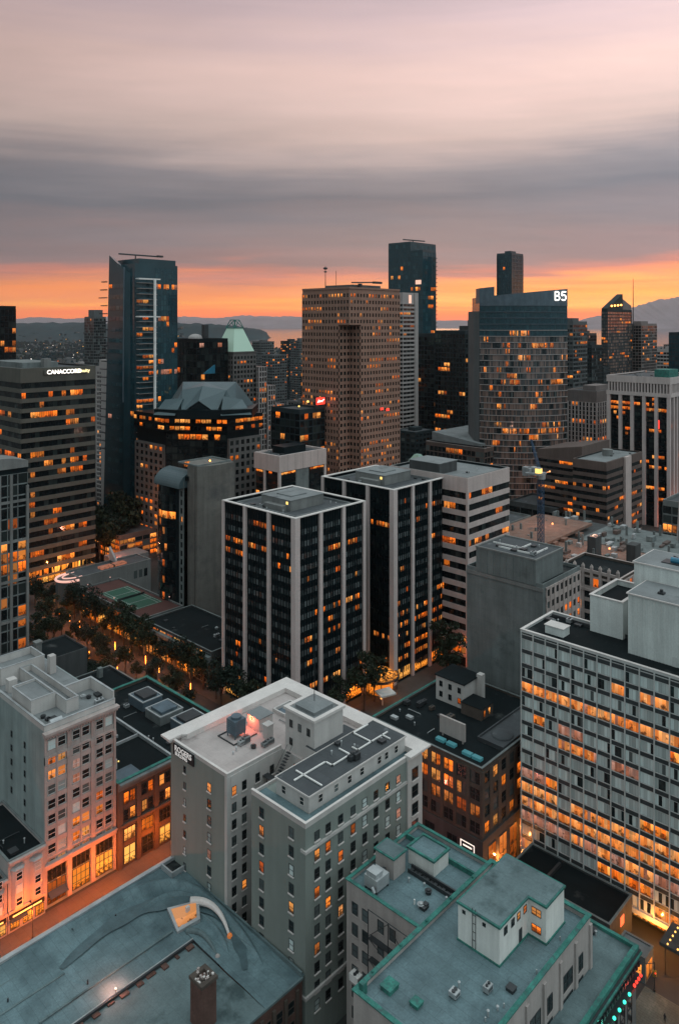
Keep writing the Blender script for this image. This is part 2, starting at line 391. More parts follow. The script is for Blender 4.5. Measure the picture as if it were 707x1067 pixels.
def facade(b, face, P, a0, a1, z0, z1, nb, nf, pw, ph, pd, sd, wall, g, lf, sub=1, mul=0.0, mulm=None, d=.03, gname='facade_grid', ext0=True, ends=True,
           frame=None, fm=None, sill=None, sillm=None, rails=1, bars=0, hfrac=None, bandm=None):
    """a wall skin of piers and floor bands with recessed panes between them; lf(i, j, k) names a lit material or None"""
    mb = MB(); bm = MB() if bandm else mb
    bw = (a1 - a0) / nb; fh = (z1 - z0) / nf
    e = max(pd, sd) + .003 if ext0 else 0
    if pw > 0 and pd > 0:
        for i in range(nb + 1):
            if not ends and i in (0, nb): continue
            c = a0 + i * bw; l, r = c - pw / 2, c + pw / 2
            if i == 0: l, r = a0 - (e if face == 'U' else 0), a0 + pw / 2
            if i == nb: l, r = a1 - pw / 2, a1
            fbox(mb, face, P, l, r, z0 - .004, z1 + .004, 0, pd)
    if ph > 0 and sd > 0:
        for j in range(nf + 1):
            c = z0 + j * fh; l, h = c - ph / 2, c + ph / 2
            if j == 0: l, h = z0, z0 + ph / 2
            if j == nf: l, h = z1 - ph / 2, z1
            fbox(bm, face, P, a0 - (sd if (face == 'U' and ext0) else 0), a1, l, h, 0, sd)
    b.part(gname, mb, wall)
    if bandm: b.part('spandrel_band', bm, bandm)
    for j in range(nf):
        for i in range(nb):
            l = a0 + i * bw + pw / 2; r = a0 + (i + 1) * bw - pw / 2
            zb = z0 + j * fh + ph / 2; zt = z0 + (j + 1) * fh - ph / 2
            if hfrac: zb, zt = zb + (zt - zb) * hfrac[0], zb + (zt - zb) * hfrac[1]
            w = (r - l) / sub
            for k in range(sub):
                m = lf(i, nf - 1 - j, k) or g
                b.win(face, P, l + k * w + mul / 2, l + (k + 1) * w - mul / 2, zb, zt, d, m, frame, fm, sill, rails, bars, sillm)
def runs(p, keep=.72, mats=(('lit_amber', .7), ('lit_dim', .3)), rows=None, seed=0):
    """lit rooms in clusters: whole runs of neighbouring windows on one floor are lit together"""
    rr = random.Random(seed); st = {}
    def f(i, j, k):
        key = (j, i, k)
        q = p if rows is None else rows.get(j, p)
        on = st.get(j, False)
        on = (rr.random() < keep) if on else (rr.random() < q * (1 - keep) / max(.05, 1 - q))
        st[j] = on
        return pick(mats) if on else None
    return f
none = lambda i, j, k: None
def hvac(mb, x, y, z, w, l, h, mat='metal_light'):
    mb.box(x, x + w, y, y + l, z + .25, z + h, mat)
    for i in (0, 1):
        for j in (0, 1): mb.box(x + .1 + i * (w - .3), x + .2 + i * (w - .3), y + .1 + j * (l - .3), y + .2 + j * (l - .3), z, z + .25, 'metal_dark')
    n = max(2, int(w / .25))
    for i in range(n): mb.box(x + .1 + i * (w - .2) / n, x + .1 + (i + .5) * (w - .2) / n, y - .03, y, z + .45, z + h - .2, 'metal_dark')
    mb.cyl(x + w * .3, y + l / 2, z + h, z + h + .2, min(w, l) * .22, 'metal_dark', 10); mb.cyl(x + w * .72, y + l / 2, z + h, z + h + .2, min(w, l) * .22, 'metal_dark', 10)
def clutter(b, x0, x1, y0, y1, z, n, seed=1, mats=('metal_light', 'metal_dark', 'roof_grey')):
    """small roof equipment, each piece a part of its building"""
    rr = random.Random(seed)
    for k in range(n):
        t = rr.random(); x = rr.uniform(x0, x1); y = rr.uniform(y0, y1)
        if t < .12:
            l = rr.uniform(2.5, 6); ax = rr.random() < .5; b.part('pipe_run', MB().tube([(x, y, z), (x, y, z + .3), (x + (l if ax else 0), y + (0 if ax else l), z + .3), (x + (l if ax else 0), y + (0 if ax else l), z)], .09, None, 6), rr.choice(mats)); continue
        if t < .22:
            b.part('roof_fan', MB().cyl(x, y, z, z + .5, .55, None, 12).cyl(x, y, z + .5, z + .62, .7, None, 12).ball(x, y, z + .75, .45, None, 10, 5, .5), rr.choice(mats)); continue
        if t < .4:
            mb = MB(); hvac(mb, x, y, z, rr.uniform(1.2, 2.6), rr.uniform(1, 1.8), rr.uniform(.9, 1.6), rr.choice(mats)); b.part('air_handler', mb, 'metal_light')
        elif t < .75:
            h = rr.uniform(.5, 1.2); b.part('vent_pipe', MB().cyl(x, y, z, z + h, .14, None, 8).cyl(x, y, z + h, z + h + .15, .26, None, 8, .1), 'metal_light')
        else:
            w = rr.uniform(1, 2); b.part('roof_hatch', MB().box(x, x + w, y, y + w, z, z + .5).box(x - .06, x + w + .06, y - .06, y + w + .06, z + .5, z + .58), 'metal_dark')
HAZE = 1.6e-5
# ------------------------------------------------------------------ near buildings
WA = (('lit_amber', .75), ('lit_dim', .25)); WS = (('lit_soft', .6), ('lit_amber', .4))
# --- grey hotel-like office block with two wings round a light well
def build_signed_block():
    b = Bld('office_building', 'grey stucco block with two wings round a light well and a sign by its roof', 'building', 101.8, 104.9)
    U0, U1, V0, V1, Z = 101.8, 138.0, 104.9, 149.6, 43.0
    w = MB()
    w.box(U0, U1, V0, 120.8, 0, Z, 'stucco_grey')
    w.box(U0, U1, 128.9, V1, 0, Z, 'stucco_grey')
    w.box(117.5, U1, 120.8, 128.9, 0, Z, 'stucco_light')
    w.box(U0 + .01, 117.5, 120.8, 128.9, 0, 3, 'stucco_grey')
    # pale return faces of the light well and the pale corner strip
    w.box(U0 + .9, 117.5, 128.72, 128.9, 3, Z - .02, 'stucco_light'); w.box(U0 - .06, U0 + .9, 128.8, 129.6, 3, Z - .03, 'stucco_light')
    b.part('wall', w, 'stucco_grey')
    r = MB()
    r.box(U0 + .45, 117.6, 129.35, V1 - .4, Z, Z + .06, 'roof_pale'); r.box(117.6, U1 - 2.2, 121.2, V1 - .4, Z, Z + .05, 'roof_pale')
    b.part('roof', r, 'roof_pale')
    p = MB()   # parapets
    p.box(U0, U0 + .45, 128.9, V1, Z, Z + .75); p.box(U0 + .45, 117.5, 128.9, 129.3, Z, Z + .7)
    p.box(U0, U0 + .45, V0, 120.8, Z, Z + .95); p.box(U0 + .45, U1 - 2.2, V0, V0 + .4, Z, Z + .95); p.box(U0 + .45, 117.5, 120.4, 120.8, Z, Z + .6)
    b.part('parapet', p, 'stucco_light')
    c = MB()
    c.box(U0 - .08, U0 + .5, 128.8, V1, Z + .755, Z + .9); c.box(U0 - .08, U0 + .5, V0 - .08, 120.9, Z + .955, Z + 1.1); c.box(U0 + .5, U1 - 2.4, V0 - .08, V0 + .46, Z + .955, Z + 1.09); c.box(U0 + .5, 117.5, 128.84, 129.36, Z + .705, Z + .82)
    b.part('coping', c, 'cornice')
    k = MB()   # broad street cornice on the two street sides, returned round the ends
    for q, (e, z0, z1) in enumerate(((.9, .1, .5), (1.5, .5, .95), (2.2, .95, 1.35))):
        k.prism([(U0 - .2 - e * .5, V1 - .6 - q * .3), (U0 - .2 - e * .5, V1 + e), (U1 + e, V1 + e), (U1 + e, V0 - e * .6), (U1 - 5.2, V0 - e * .6), (U1 - 5.2, V0 + .5), (U1 - 2.2, V0 + .5), (U1 - 2.2, V1 - 2.2), (U0 + 3, V1 - 2.2 + .004 * q), (U0 + 2, V1 - .6 - q * .3)], Z + z0, Z + z1 - .004)
    b.part('cornice', k, 'cornice')
    for zz, h in ((38.3, .55), (10.2, .6)):
        s = MB(); s.box(U0 + .004, U1 - 5.3, V0 - .4, V0, zz, zz + h); s.box(U0 - .3, U0, V0 - .397, V0 + 1.1, zz, zz + h - .01); b.part('belt_course', s, 'stucco_light')
    q = MB(); q.box(U1 - 5.2, U1, V0 - .5, V0, 0, Z + .09); b.part('corner_pier', q, 'stucco_light')
    fr = dict(frame=.07, fm='metal_dark', sill=.28, sillm='cornice', rails=1)
    litset = {(0, 1): 'lit_soft', (5, 0): 'glass_curtain', (3, 1): 'glass_curtain', (4, 1): 'lit_pink', (2, 0): 'glass_curtain'}
    for col, v in enumerate((144.1, 135.0)):
        for k_ in range(10):
            z = 38.5 - 3.66 * k_; hw = .42 if col == 0 else .65
            b.win('U', U0, v - hw, v + hw, z - (.6 if col == 0 else 1.0), z + 1.0, .03, litset.get((k_, col), pick((('glass_dark', .6), ('glass_curtain', .4)))), **fr)
    l2 = {(1, 0): 'lit_soft', (3, 0): 'lit_dim', (4, 1): 'lit_amber', (2, 1): 'glass_curtain', (3, 1): 'glass_curtain'}
    for col, v in enumerate((117.6, 108.8)):
        for k_ in range(10):
            z = 40.6 - 3.65 * k_
            b.win('U', U0, v - .65, v + .65, z - 1.05, z + 1.05, .03, l2.get((k_, col), 'glass_dark' if R.random() < .7 else 'glass_curtain'), **fr)
    l3 = {(1, 0): 'lit_amber', (1, 1): 'lit_amber', (3, 0): 'lit_amber', (4, 1): 'lit_amber', (2, 2): 'lit_dim', (5, 2): 'lit_soft', (1, 3): 'lit_dim', (2, 7): 'lit_pink', (0, 7): 'lit_pink', (1, 7): 'glass_curtain', (5, 6): 'lit_pink', (2, 1): 'glass_curtain', (6, 0): 'lit_dim'}
    for col, du in enumerate((3.1, 6.2, 9.8, 13.5, 17.1, 20.7, 24.5, 28.2)):
        for k_ in range(10):
            z = 40.5 - 3.65 * k_ - (.25 if k_ else 0)
            b.win('V', V0, U0 + du - .68, U0 + du + .68, z - 1.05, z + (1.05 if k_ else .75), .03, l3.get((k_, col), 'glass_dark' if R.random() < .8 else 'glass_curtain'), **fr)
    for k_ in range(9): b.win('V', V0 - .5, U0 + 32.4, U0 + 34.6, 39.6 - 3.9 * k_ - 1.3, 39.6 - 3.9 * k_ + 1.3, .03, 'lit_pink' if k_ in (4, 5) else 'glass_dark', **fr)
    for col, u in enumerate((103.6, 106.4, 110.2, 114.4)):
        for k_ in range(9):
            z = 39.6 - 3.6 * k_
            b.win('V', 128.72, u - .6, u + .6, z - 1.0, z + 1.0, .03, 'lit_soft' if (k_, col) in ((0, 0),) else 'lit_amber' if (k_, col) in ((4, 2), (6, 1)) else 'glass_dark', **fr)
    for k_ in range(8):
        z = 40.3 - 3.6 * k_; b.win('U', 117.5, 123.4, 124.7, z - 1, z + .9, .03, 'lit_amber' if k_ in (0, 1) else 'glass_dark', **fr)
    # set-back top floor on the right wing
    pw = MB(); pw.box(105.4, 135.8, 107.6, 117.2, Z + .07, Z + 3.3, 'stucco_light'); pw.box(117.6, 130, 117.2, 121, Z + .07, Z + 3.28, 'stucco_light')
    ph = b.part('penthouse', pw, 'stucco_light')
    MB().box(105.2, 136, 107.4, 117.4, Z + 3.31, Z + 3.48).box(117.62, 130.1, 117.4, 121.1, Z + 3.305, Z + 3.47).build('penthouse_roof', 'roof_dark', ph)
    MB().ring(105.15, 136.05, 107.35, 117.45, Z + 3.3, Z + 3.62, .14).build('roof_edge', 'cornice', ph)
    for u in (108.6, 113.2, 117.2, 121.1, 126.8, 129.2, 132.6): b.win('V', 107.6, u - .6, u + .6, Z + 1.0, Z + 2.6, .03, 'glass_dark', frame=.06, fm='cornice')
    for v in (109.6, 114.9): b.win('U', 105.4, v - .6, v + .6, Z + 1.0, Z + 2.6, .03, 'glass_dark', frame=.06, fm='cornice')
    b.part('walkway', MB().box(U0 + .5, U1 - 2.3, V0 + .45, 107.5, Z, Z + .06).box(U0 + .5, 105.3, 107.5, 120.3, Z, Z + .055), 'roof_teal')
    # white pipe runs on the dark upper roof
    zp = Z + 3.72
    for pts in ([(107, 113.4), (116, 113.4), (116, 111.4), (134, 111.4)], [(109.5, 115.5), (109.5, 108.2)], [(121.6, 111.4), (121.6, 114.6)], [(128.5, 111.4), (128.5, 116.8), (133.4, 116.8)], [(124, 111.4), (124, 112.9)], [(132.3, 111.4), (132.3, 109.2)]):
        t = MB()
        for (xa, ya), (xb, yb) in zip(pts, pts[1:]):
            t.box(min(xa, xb) - .15, max(xa, xb) + .15, min(ya, yb) - .15, max(ya, yb) + .15, zp - .14, zp + .1)
        b.part('duct', t, 'white_pipe')
    clutter(b, 118, 133, 108.6, 110.6, Z + 3.49, 5, 4); clutter(b, 117, 125, 112.6, 116, Z + 3.49, 4, 5, ('metal_dark', 'brick_brown', 'copper'))
    # lift house with stepped cap and mast
    lw = MB(); lw.box(118, 127.2, 118.8, 128.1, Z + .08, 52.2); lh = b.part('lift_house', lw, 'stucco_light')
    MB().ring(117.6, 127.6, 118.4, 128.5, 52.21, 52.8, 1.0).build('lift_house_cornice', 'cornice', lh)
    MB().box(118.6, 126.6, 119.4, 127.5, 52.21, 52.5).box(119.6, 125.6, 120.4, 126.5, 52.5, 53.3).prism([(119.4, 120.2), (125.8, 120.2), (125.8, 126.7), (119.4, 126.7)], 53.31, 53.9, None, [(121, 121.8), (124.2, 121.8), (124.2, 125.1), (121, 125.1)]).build('lift_house_cap', 'roof_grey', lh)
    b.part('mast', MB().tube([(122.6, 123.4, 53.9), (122.6, 123.4, 66)], .09, None, 6, .04), 'metal_dark')
    for v in (120.6, 123.4, 126.2): b.win('U', 118, v - .5, v + .5, 48.6, 50.3, .03, 'glass_dark', frame=.06, fm='metal_dark')
    for v in (120.6, 126.2): b.win('U', 118, v - .5, v + .5, 44.6, 46.2, .03, 'glass_dark', frame=.06, fm='metal_dark')
    # stair in the light well, hut with the red lamp, cooling tower
    st = MB()
    for k_ in range(9): st.box(113.2 + k_ * .42, 113.7 + k_ * .42, 125.2, 126.4, 39.4 + k_ * .5, 39.5 + k_ * .5)
    st.tube([(113.2, 125.1, 40.4), (117.2, 125.1, 45)], .05); st.tube([(113.2, 126.5, 40.4), (117.2, 126.5, 45)], .05); st.box(111.6, 113.2, 124.6, 128.7, 39.3, 39.42)
    st.tube([(111.7, 124.7, 39.4), (111.7, 124.7, 30)], .06); st.tube([(112.8, 128.6, 39.4), (112.8, 128.6, 30)], .06)
    b.part('fire_stair', st, 'metal_dark')
    hu = b.part('roof_hut', MB().box(118.4, 122.6, 137.6, 142.2, Z + .07, Z + 3.0, 'stucco_light').box(118.2, 122.8, 137.4, 142.4, Z + 3.004, Z + 3.18, 'roof_grey'), 'stucco_light')
    MB().ball(118.1, 140.4, Z + 2.5, .22).build('red_lamp', 'glow_orange_red', hu)
    b.part('roof_stack', MB().box(117.4, 119.2, 133.6, 135.2, Z + .07, Z + 3.2).box(117.2, 119.4, 133.4, 135.4, Z + 3.204, Z + 3.4), 'stucco_light')
    ct = MB(); ct.box(112.2, 115.4, 139, 142.2, Z + .9, Z + 4.2).cyl(113.8, 140.6, Z + 4.2, Z + 4.75, 1.25, None, 16)
    for i in (0, 1):
        for j in (0, 1): ct.box(112.3 + i * 2.8, 112.5 + i * 2.8, 139.1 + j * 2.8, 139.3 + j * 2.8, Z + .06, Z + .9)
    for k_ in range(6): ct.box(112.14, 112.2, 139.2, 142, Z + 1.2 + k_ * .45, Z + 1.4 + k_ * .45)
    b.part('cooling_tower', ct, 'blue_grey_metal')
    pf = MB()
    for (a, c_, d, e) in ((110.5, 117.5, 137.4, 137.6), (110.5, 110.7, 137.6, 143.2), (110.5, 117.5, 143.2, 143.4)): pf.box(a, c_, d, e, Z + .1, Z + .35)
    b.part('pipe_frame', pf, 'metal_dark')
    b.part('roof_curb', MB().ring(127, 133, 138.2, 142.6, Z + .06, Z + .9, .4), 'stucco_light'); b.part('skylight', MB().box(127.4, 132.6, 138.6, 142.2, Z + .06, Z + .2), 'blue_grey_metal')
    clutter(b, 108, 116, 131, 136.5, Z + .06, 7, 8); clutter(b, 119.5, 131, 130, 136, Z + .05, 5, 9)
    b.part('roof_rail', MB().tube([(103, 147.5, Z + 1.0), (127, 147.5, Z + 1.0)], .04).tube([(103, 147.5, Z), (103, 147.5, Z + 1)], .04).tube([(115, 147.5, Z), (115, 147.5, Z + 1)], .04).tube([(127, 147.5, Z), (127, 147.5, Z + 1)], .04), 'metal_dark')
    sb = b.part('sign', MB().box(101.45, 101.7, 140.4, 148.2, 40.9, 43.4), 'sign_board')
    text('ROGERS', 1.75, 'glow_white_soft', (101.42, 147.6, 42.0), (0, -1, 0), (0, 0, 1), sb, 'lettering', .03, .02)
    text('BUILDING', 1.05, 'glow_white_soft', (101.42, 147.4, 41.05), (0, -1, 0), (0, 0, 1), sb, 'lettering', .03, .01)
    b.finish(100)
glow('glow_white_soft', (.9, .88, .85), .45)
build_signed_block()
# --- pale heritage block at the left
def build_heritage():
    b = Bld('heritage_building', 'tall pale stone-fronted heritage block with stepped roof boxes, left of dark green-edged flat roofs', 'building', 83.9, 175.7)
    U0, U1, V0, V1, Z = 83.9, 102.7, 175.7, 222.0, 42.6
    b.part('wall', MB().box(U0, U1, V0, V1, 0, Z), 'stucco_heritage')
    b.part('roof', MB().box(U0 + .4, U1 - .4, V0 + .4, V1 - .4, Z + .004, Z + .1), 'roof_grey')
    b.part('parapet', MB().box(U0, U0 + .4, V0, V1, Z + .003, Z + 1.3).box(U0 + .4, U1, V0, V0 + .4, Z + .003, Z + 1.25).box(U1 - .4, U1, V0 + .4, 188, Z + .003, Z + 3.0).box(94.6, U1 - .4, 187.6, 188, Z + .003, Z + 3), 'stucco_light')
    b.part('coping', MB().box(U0 - .08, U0 + .48, V0 - .08, V1, Z + 1.304, Z + 1.45).box(U0 + .48, U1, V0 - .08, V0 + .48, Z + 1.254, Z + 1.4).box(U1 - .48, U1 + .08, V0 + .48, 188.08, Z + 3.004, Z + 3.15).box(94.5, U1 - .48, 187.5, 188.08, Z + 3.004, Z + 3.15), 'metal_light')
    def roofbox(x0, x1, y0, y1, z1, deep=.5):
        o = MB(); o.box(x0, x1, y0, y1, Z + .11, z1 - deep); o.ring(x0, x1, y0, y1, z1 - deep, z1, .3)
        q = b.part('roof_box', o, 'stucco_light')
        MB().quad((x0 + .3, y0 + .3, z1 - deep + .02), (x1 - .3, y0 + .3, z1 - deep + .02), (x1 - .3, y1 - .3, z1 - deep + .02), (x0 + .3, y1 - .3, z1 - deep + .02)).build('roof_deck', 'roof_grey', q)
        MB().ring(x0 - .06, x1 + .06, y0 - .06, y1 + .06, z1 + .004, z1 + .13, .42).build('coping', 'metal_light', q)
    roofbox(85.0, 91.4, 185, 196, 46.4); roofbox(91.5, 94.8, 179.7, 206, 46.0, 1.6); roofbox(86.5, 98.6, 206.2, 214.4, 47.2, 1.8)
    b.part('roof_hut', MB().box(86.2, 88.4, 200.4, 202.6, Z + .11, Z + 3.4), 'stucco_light')
    b.part('chimney', MB().box(98.7, 100.4, 203, 204.8, Z + .11, Z + 5), 'stucco_light')
    b.part('tank', MB().tube([(86, 177.2, Z + .8), (89, 177.2, Z + .8)], .7, None, 12), 'metal_light')
    clutter(b, 95.5, 101, 177.5, 186, Z + .11, 4, 21); clutter(b, 86, 91, 178, 184, Z + .11, 3, 22)
    # street front: cornice, pilasters, paired windows, shopfront
    c = MB()
    for q, (e, z0, z1) in enumerate(((.5, 40.6, 41.2), (1.0, 41.2, 41.9), (1.6, 41.9, 42.5))): c.box(U0 - .25 * q, U1 + .2 * q, V0 - e, V0, z0, z1 - .004)
    for i in range(26): c.box(U0 + .3 + i * .72, U0 + .6 + i * .72, V0 - .85, V0 - .5, 40.75, 41.196)
    b.part('cornice', c, 'terracotta'); c = MB()
    c.box(U0 - .1, U1 + .1, V0 - .7, V0, 9.6, 10.5); c.box(U0 - .2, U1 + .2, V0 - .95, V0, 10.5, 10.9); b.part('belt_course', c, 'terracotta'); b.part('belt_course', MB().box(U0, U1, V0 - .35, V0, 12.0, 12.35), 'terracotta'); b.part('belt_course', MB().box(U0, U1, V0 - .5, V0, 36.0, 36.5), 'terracotta')
    p = MB(); bw = (U1 - U0) / 3
    for i in range(4):
        x = U0 + i * bw
        p.box(max(U0, x - .55), min(U1, x + .55), V0 - .45, V0, .4, 40.59)
        p.box(max(U0, x - .75), min(U1, x + .75), V0 - .62, V0, 34.6, 35.99)
    for i in range(3): p.box(U0 + (i + .5) * bw - .2, U0 + (i + .5) * bw + .2, V0 - .3, V0, 12.36, 40.59)
    sp = MB()
    for k in range(8): sp.box(U0 + .004, U1 - .004, V0 - .2, V0, 36.4 - 3.56 * k, 37.6 - 3.56 * k)
    b.part('pilasters', p, 'terracotta'); b.part('spandrel_band', sp, 'terracotta')
    lt = {(1, 0): 'lit_amber', (1, 1): 'lit_amber', (2, 0): 'lit_soft', (2, 1): 'lit_soft', (2, 2): 'lit_pink', (3, 2): 'lit_pink', (5, 4): 'lit_dim', (6, 2): 'lit_amber', (6, 3): 'lit_soft', (6, 4): 'lit_amber', (7, 2): 'lit_amber', (7, 3): 'lit_amber'}
    for i in range(6):
        for k in range(8):
            cx = U0 + (i // 2) * bw + bw * (.3 if i % 2 == 0 else .7); z = 38.9 - 3.56 * k
            b.win('V', V0, cx - 1.0, cx + 1.0, z - 1.15, z + 1.1, .03, lt.get((k, i), 'glass_dark' if R.random() < .75 else 'glass_curtain'), frame=.1, fm='cornice', rails=1)
        cx = U0 + (i // 2) * bw + bw * (.3 if i % 2 == 0 else .7)
        b.win('V', V0, cx - .95, cx + .95, 10.95, 11.95, .03, 'lit_amber' if i in (0, 1, 2, 3, 5) else 'glass_dark', frame=.08, fm='cornice', rails=0)
    for i in range(3):
        b.win('V', V0, U0 + i * bw + .8, U0 + (i + 1) * bw - .8, .8, 6.0, .03, 'lit_shop' if i else 'lit_dim', frame=.16, fm='metal_dark', rails=2, bars=3)
        b.win('V', V0, U0 + i * bw + .8, U0 + (i + 1) * bw - .8, 6.2, 9.2, .03, 'glass_dark', frame=.16, fm='metal_dark', rails=0, bars=3)
    for v, zs in ((186, range(5, 11)), (193.5, range(6, 11))):
        for k in zs: b.win('U', U0, v - .45, v + .45, 3.56 * k - .8, 3.56 * k + .8, .03, 'glass_dark', frame=.06, fm='metal_dark')
    b.part('shop_awning', MB().prism([(U0 + .9, V0 - 1.7), (U0 + 5.4, V0 - 1.7), (U0 + 5.4, V0 - .02), (U0 + .9, V0 - .02)], 2.9, [3.0, 3.0, 3.9, 3.9]), 'metal_dark')
    b.finish(100)
build_heritage()
# --- small ornate shop building and its neighbour
def build_small_shop(U0, U1, V0, V1, Z, wall, label, ornate):
    b = Bld('shop_building', label, 'building', U0, V0)
    b.block(U0, U1, V0, V1, 0, Z, wall, 'roof_black', .7, .35, 'concrete_dark')
    c = MB(); c.box(U0, U1, V0 - .8, V0, Z - .7, Z - .1); c.box(U0, U1, V0 - .45, V0, Z - 1.2, Z - .704)
    for i in range(12): c.box(U0 + .2 + i * (U1 - U0 - .5) / 12, U0 + .5 + i * (U1 - U0 - .5) / 12, V0 - .65, V0 - .45, Z - 1.0, Z - .71)
    c.box(U0, U1, V0 - .4, V0, 4.6, 5.2); b.part('cornice', c, 'terracotta')
    w = U1 - U0
    for i in range(2):
        x0 = U0 + .7 + i * w / 2; x1 = x0 + w / 2 - 1.4
        by = MB(); by.prism([(x0, V0), (x0 + .6, V0 - .9), (x1 - .6, V0 - .9), (x1, V0)], 5.4, Z - 2.3); by.prism([(x0 - .2, V0), (x0 + .5, V0 - 1.15), (x1 - .5, V0 - 1.15), (x1 + .2, V0)], Z - 2.296, Z - 1.9, None, [(x0 + .2, V0), (x0 + .8, V0 - .5), (x1 - .8, V0 - .5), (x1 - .2, V0)])
        o = b.part('bay_window', by, wall)
        for k in range(3):
            z = 7.0 + k * 2.9
            b.win('V', V0 - .9, x0 + .75, x1 - .75, z - .85, z + .95, .03, 'glass_dark' if R.random() < .6 else 'glass_curtain', frame=.09, fm='cornice')
    for i in range(3):
        b.win('V', V0, U0 + .5 + i * w / 3, U0 + (i + 1) * w / 3 - .3, .6, 3.0, .03, 'lit_shop', frame=.12, fm='metal_dark', rails=1, bars=2)
    b.part('sign_band', MB().box(U0 + .3, U1 - .3, V0 - .3, V0, 3.3, 4.4), 'sign_board')
    b.part('lit_strip', MB().box(U0 + 1.0, U1 - 1.0, V0 - .36, V0 - .304, 3.6, 3.9), 'glow_amber_soft')
    b.part('shop_awning', MB().prism([(U0 + .4, V0 - 1.2), (U1 - 4.6, V0 - 1.2), (U1 - 4.6, V0 - .31), (U0 + .4, V0 - .31)], 2.95, [3.0, 3.0, 3.3, 3.3]), 'metal_dark')
    if ornate: clutter(b, U0 + 1, U1 - 1, V0 + 2, V1 - 3, Z - .68, 5, 31, ('metal_dark', 'roof_black'))
    return b.finish(100)
glow('glow_amber_soft', (1, .5, .12), 2.4)
build_small_shop(74.9, 83.7, 174.7, 198, 16.7, 'pink_stucco', 'small ornate pink shop building with bay windows above glowing shop windows', True)
build_small_shop(60, 74.7, 174.7, 200, 13.2, 'terracotta', 'low pinkish shop building cut off by the left edge beside the ornate pink shop', False)
# --- dark-roofed commercial block between the heritage block and the signed block
def build_flatroof():
    b = Bld('commercial_building', 'low brown block with dark green-edged flat roofs, between two taller pale and grey heritage blocks', 'building', 102.9, 174.7)
    U0, U1, V0, V1, Z = 102.95, 141.0, 174.7, 221.0, 22.3
    b.block(U0, U1, V0, V1, 0, Z, 'brick_brown', 'roof_black', .9, .5, 'copper', .25, .18)
    c = MB()
    for q, (e, z0, z1) in enumerate(((.4, 20.2, 20.9), (.9, 20.9, 21.6), (1.3, 21.6, 22.2))): c.box(U0 + .004, U1 + .3 * q, V0 - e, V0, z0, z1 - .004)
    b.part('cornice', c, 'concrete_dark'); b.part('belt_course', MB().box(U0, U1, V0 - .5, V0, 10.6, 11.3), 'brick_brown')
    p = MB()
    for i in range(8): p.box(U0 + .01 + i * 5.35, U0 + 1.2 + i * 5.35, V0 - .35, V0, 0, 20.19)
    b.part('pilasters', p, 'brick_brown')
    for i in range(7):
        x = U0 + 1.2 + i * 5.35
        for s in (0, 1):
            for k in range(2):
                on = R.random() < .75 if k == 0 else R.random() < .55
                b.win('V', V0, x + .35 + s * 1.85, x + 1.9 + s * 1.85, 16.2 - 4.4 * k, 19.2 - 4.4 * k, .03, 'lit_amber' if on else 'glass_dark', frame=.1, fm='metal_dark', rails=1)
        b.win('V', V0, x + .4, x + 3.8, 6.6, 9.8, .03, 'lit_amber' if i != 2 else 'glass_dark', frame=.14, fm='metal_dark', rails=1, bars=2)
        b.win('V', V0, x + .4, x + 3.8, .7, 5.2, .03, pick((('lit_shop', .6), ('glass_dark', .4))), frame=.14, fm='metal_dark', rails=1, bars=1)
    zr = Z - .88
    b.part('roof_divider', MB().box(119.6, 120.2, V0 + .6, V1 - .6, zr, zr + .9), 'metal_light'); b.part('roof_divider', MB().box(103.6, 119.55, 192, 192.4, zr, zr + .8), 'metal_light')
    b.part('light_well', MB().ring(108.5, 112.5, 195, 213, zr, zr + 1.3, .5), 'metal_light')
    rs = MB()
    for k in range(22): rs.box(112.6, 115.2, 195.4 + k * .78, 195.9 + k * .78, zr + .2, zr + .9)
    b.part('ribbed_skylight', rs, 'metal_light')
    for (x, y, w, l, h, m) in ((128, 203, 7, 8, 2.6, 'blue_grey_metal'), (127, 192, 8, 8, 2.4, 'concrete_dark'), (128.5, 182, 8, 7, 2.8, 'blue_grey_metal')):
        o = b.part('roof_plant_room', MB().box(x, x + w, y, y + l, zr, zr + h).ring(x - .1, x + w + .1, y - .1, y + l + .1, zr + h + .004, zr + h + .3, .4, 'metal_light'), m)
        MB().box(x + 1.2, x + w - 1.2, y + 1.2, y + l - 1.2, zr + h + .01, zr + h + .8).build('hood', 'metal_dark' if m != 'concrete_dark' else 'blue_grey_metal', o)
    b.part('terrace_hut', MB().box(104.4, 107, 182, 185.5, zr, zr + 2.6), 'stucco_light'); b.part('lamp', MB().ball(103.9, 183.2, zr + 2, .2), 'glow_yellow'); b.part('lamp', MB().ball(107.2, 181.7, zr + 2.1, .2), 'glow_yellow')
    b.part('terrace_deck', MB().box(103.5, 110.5, 175.4, 181, zr, zr + .3), 'blue_grey_metal')
    clutter(b, 104, 118, 194, 219, zr, 5, 41, ('metal_dark', 'concrete_dark')); clutter(b, 121, 126, 178, 218, zr, 6, 42)
    b.finish(100)
build_flatroof()
def plain(name, label, x0, x1, y0, y1, z, wall, roof, ph=.8, cope='concrete_dark', fn=None, n=3, seed=1, cat='building'):
    b = Bld(name, label, cat, x0, y0); b.block(x0, x1, y0, y1, 0, z, wall, roof, ph, .35, cope)
    clutter(b, x0 + 1.5, x1 - 3.5, y0 + 1.5, y1 - 3.5, z - ph + .03, n, seed)
    if fn: fn(b)
    return b.finish()
plain('low_building', 'low dark flat-roofed block directly behind the green-edged roofs by the tree-lined street', 104, 140, 223, 243, 19.5, 'concrete_black', 'roof_black', .7, 'concrete_dark', lambda b: b.part('chimney', MB().box(133, 134.5, 238, 239.5, 18.7, 22), 'concrete_dark'), 5, 51)
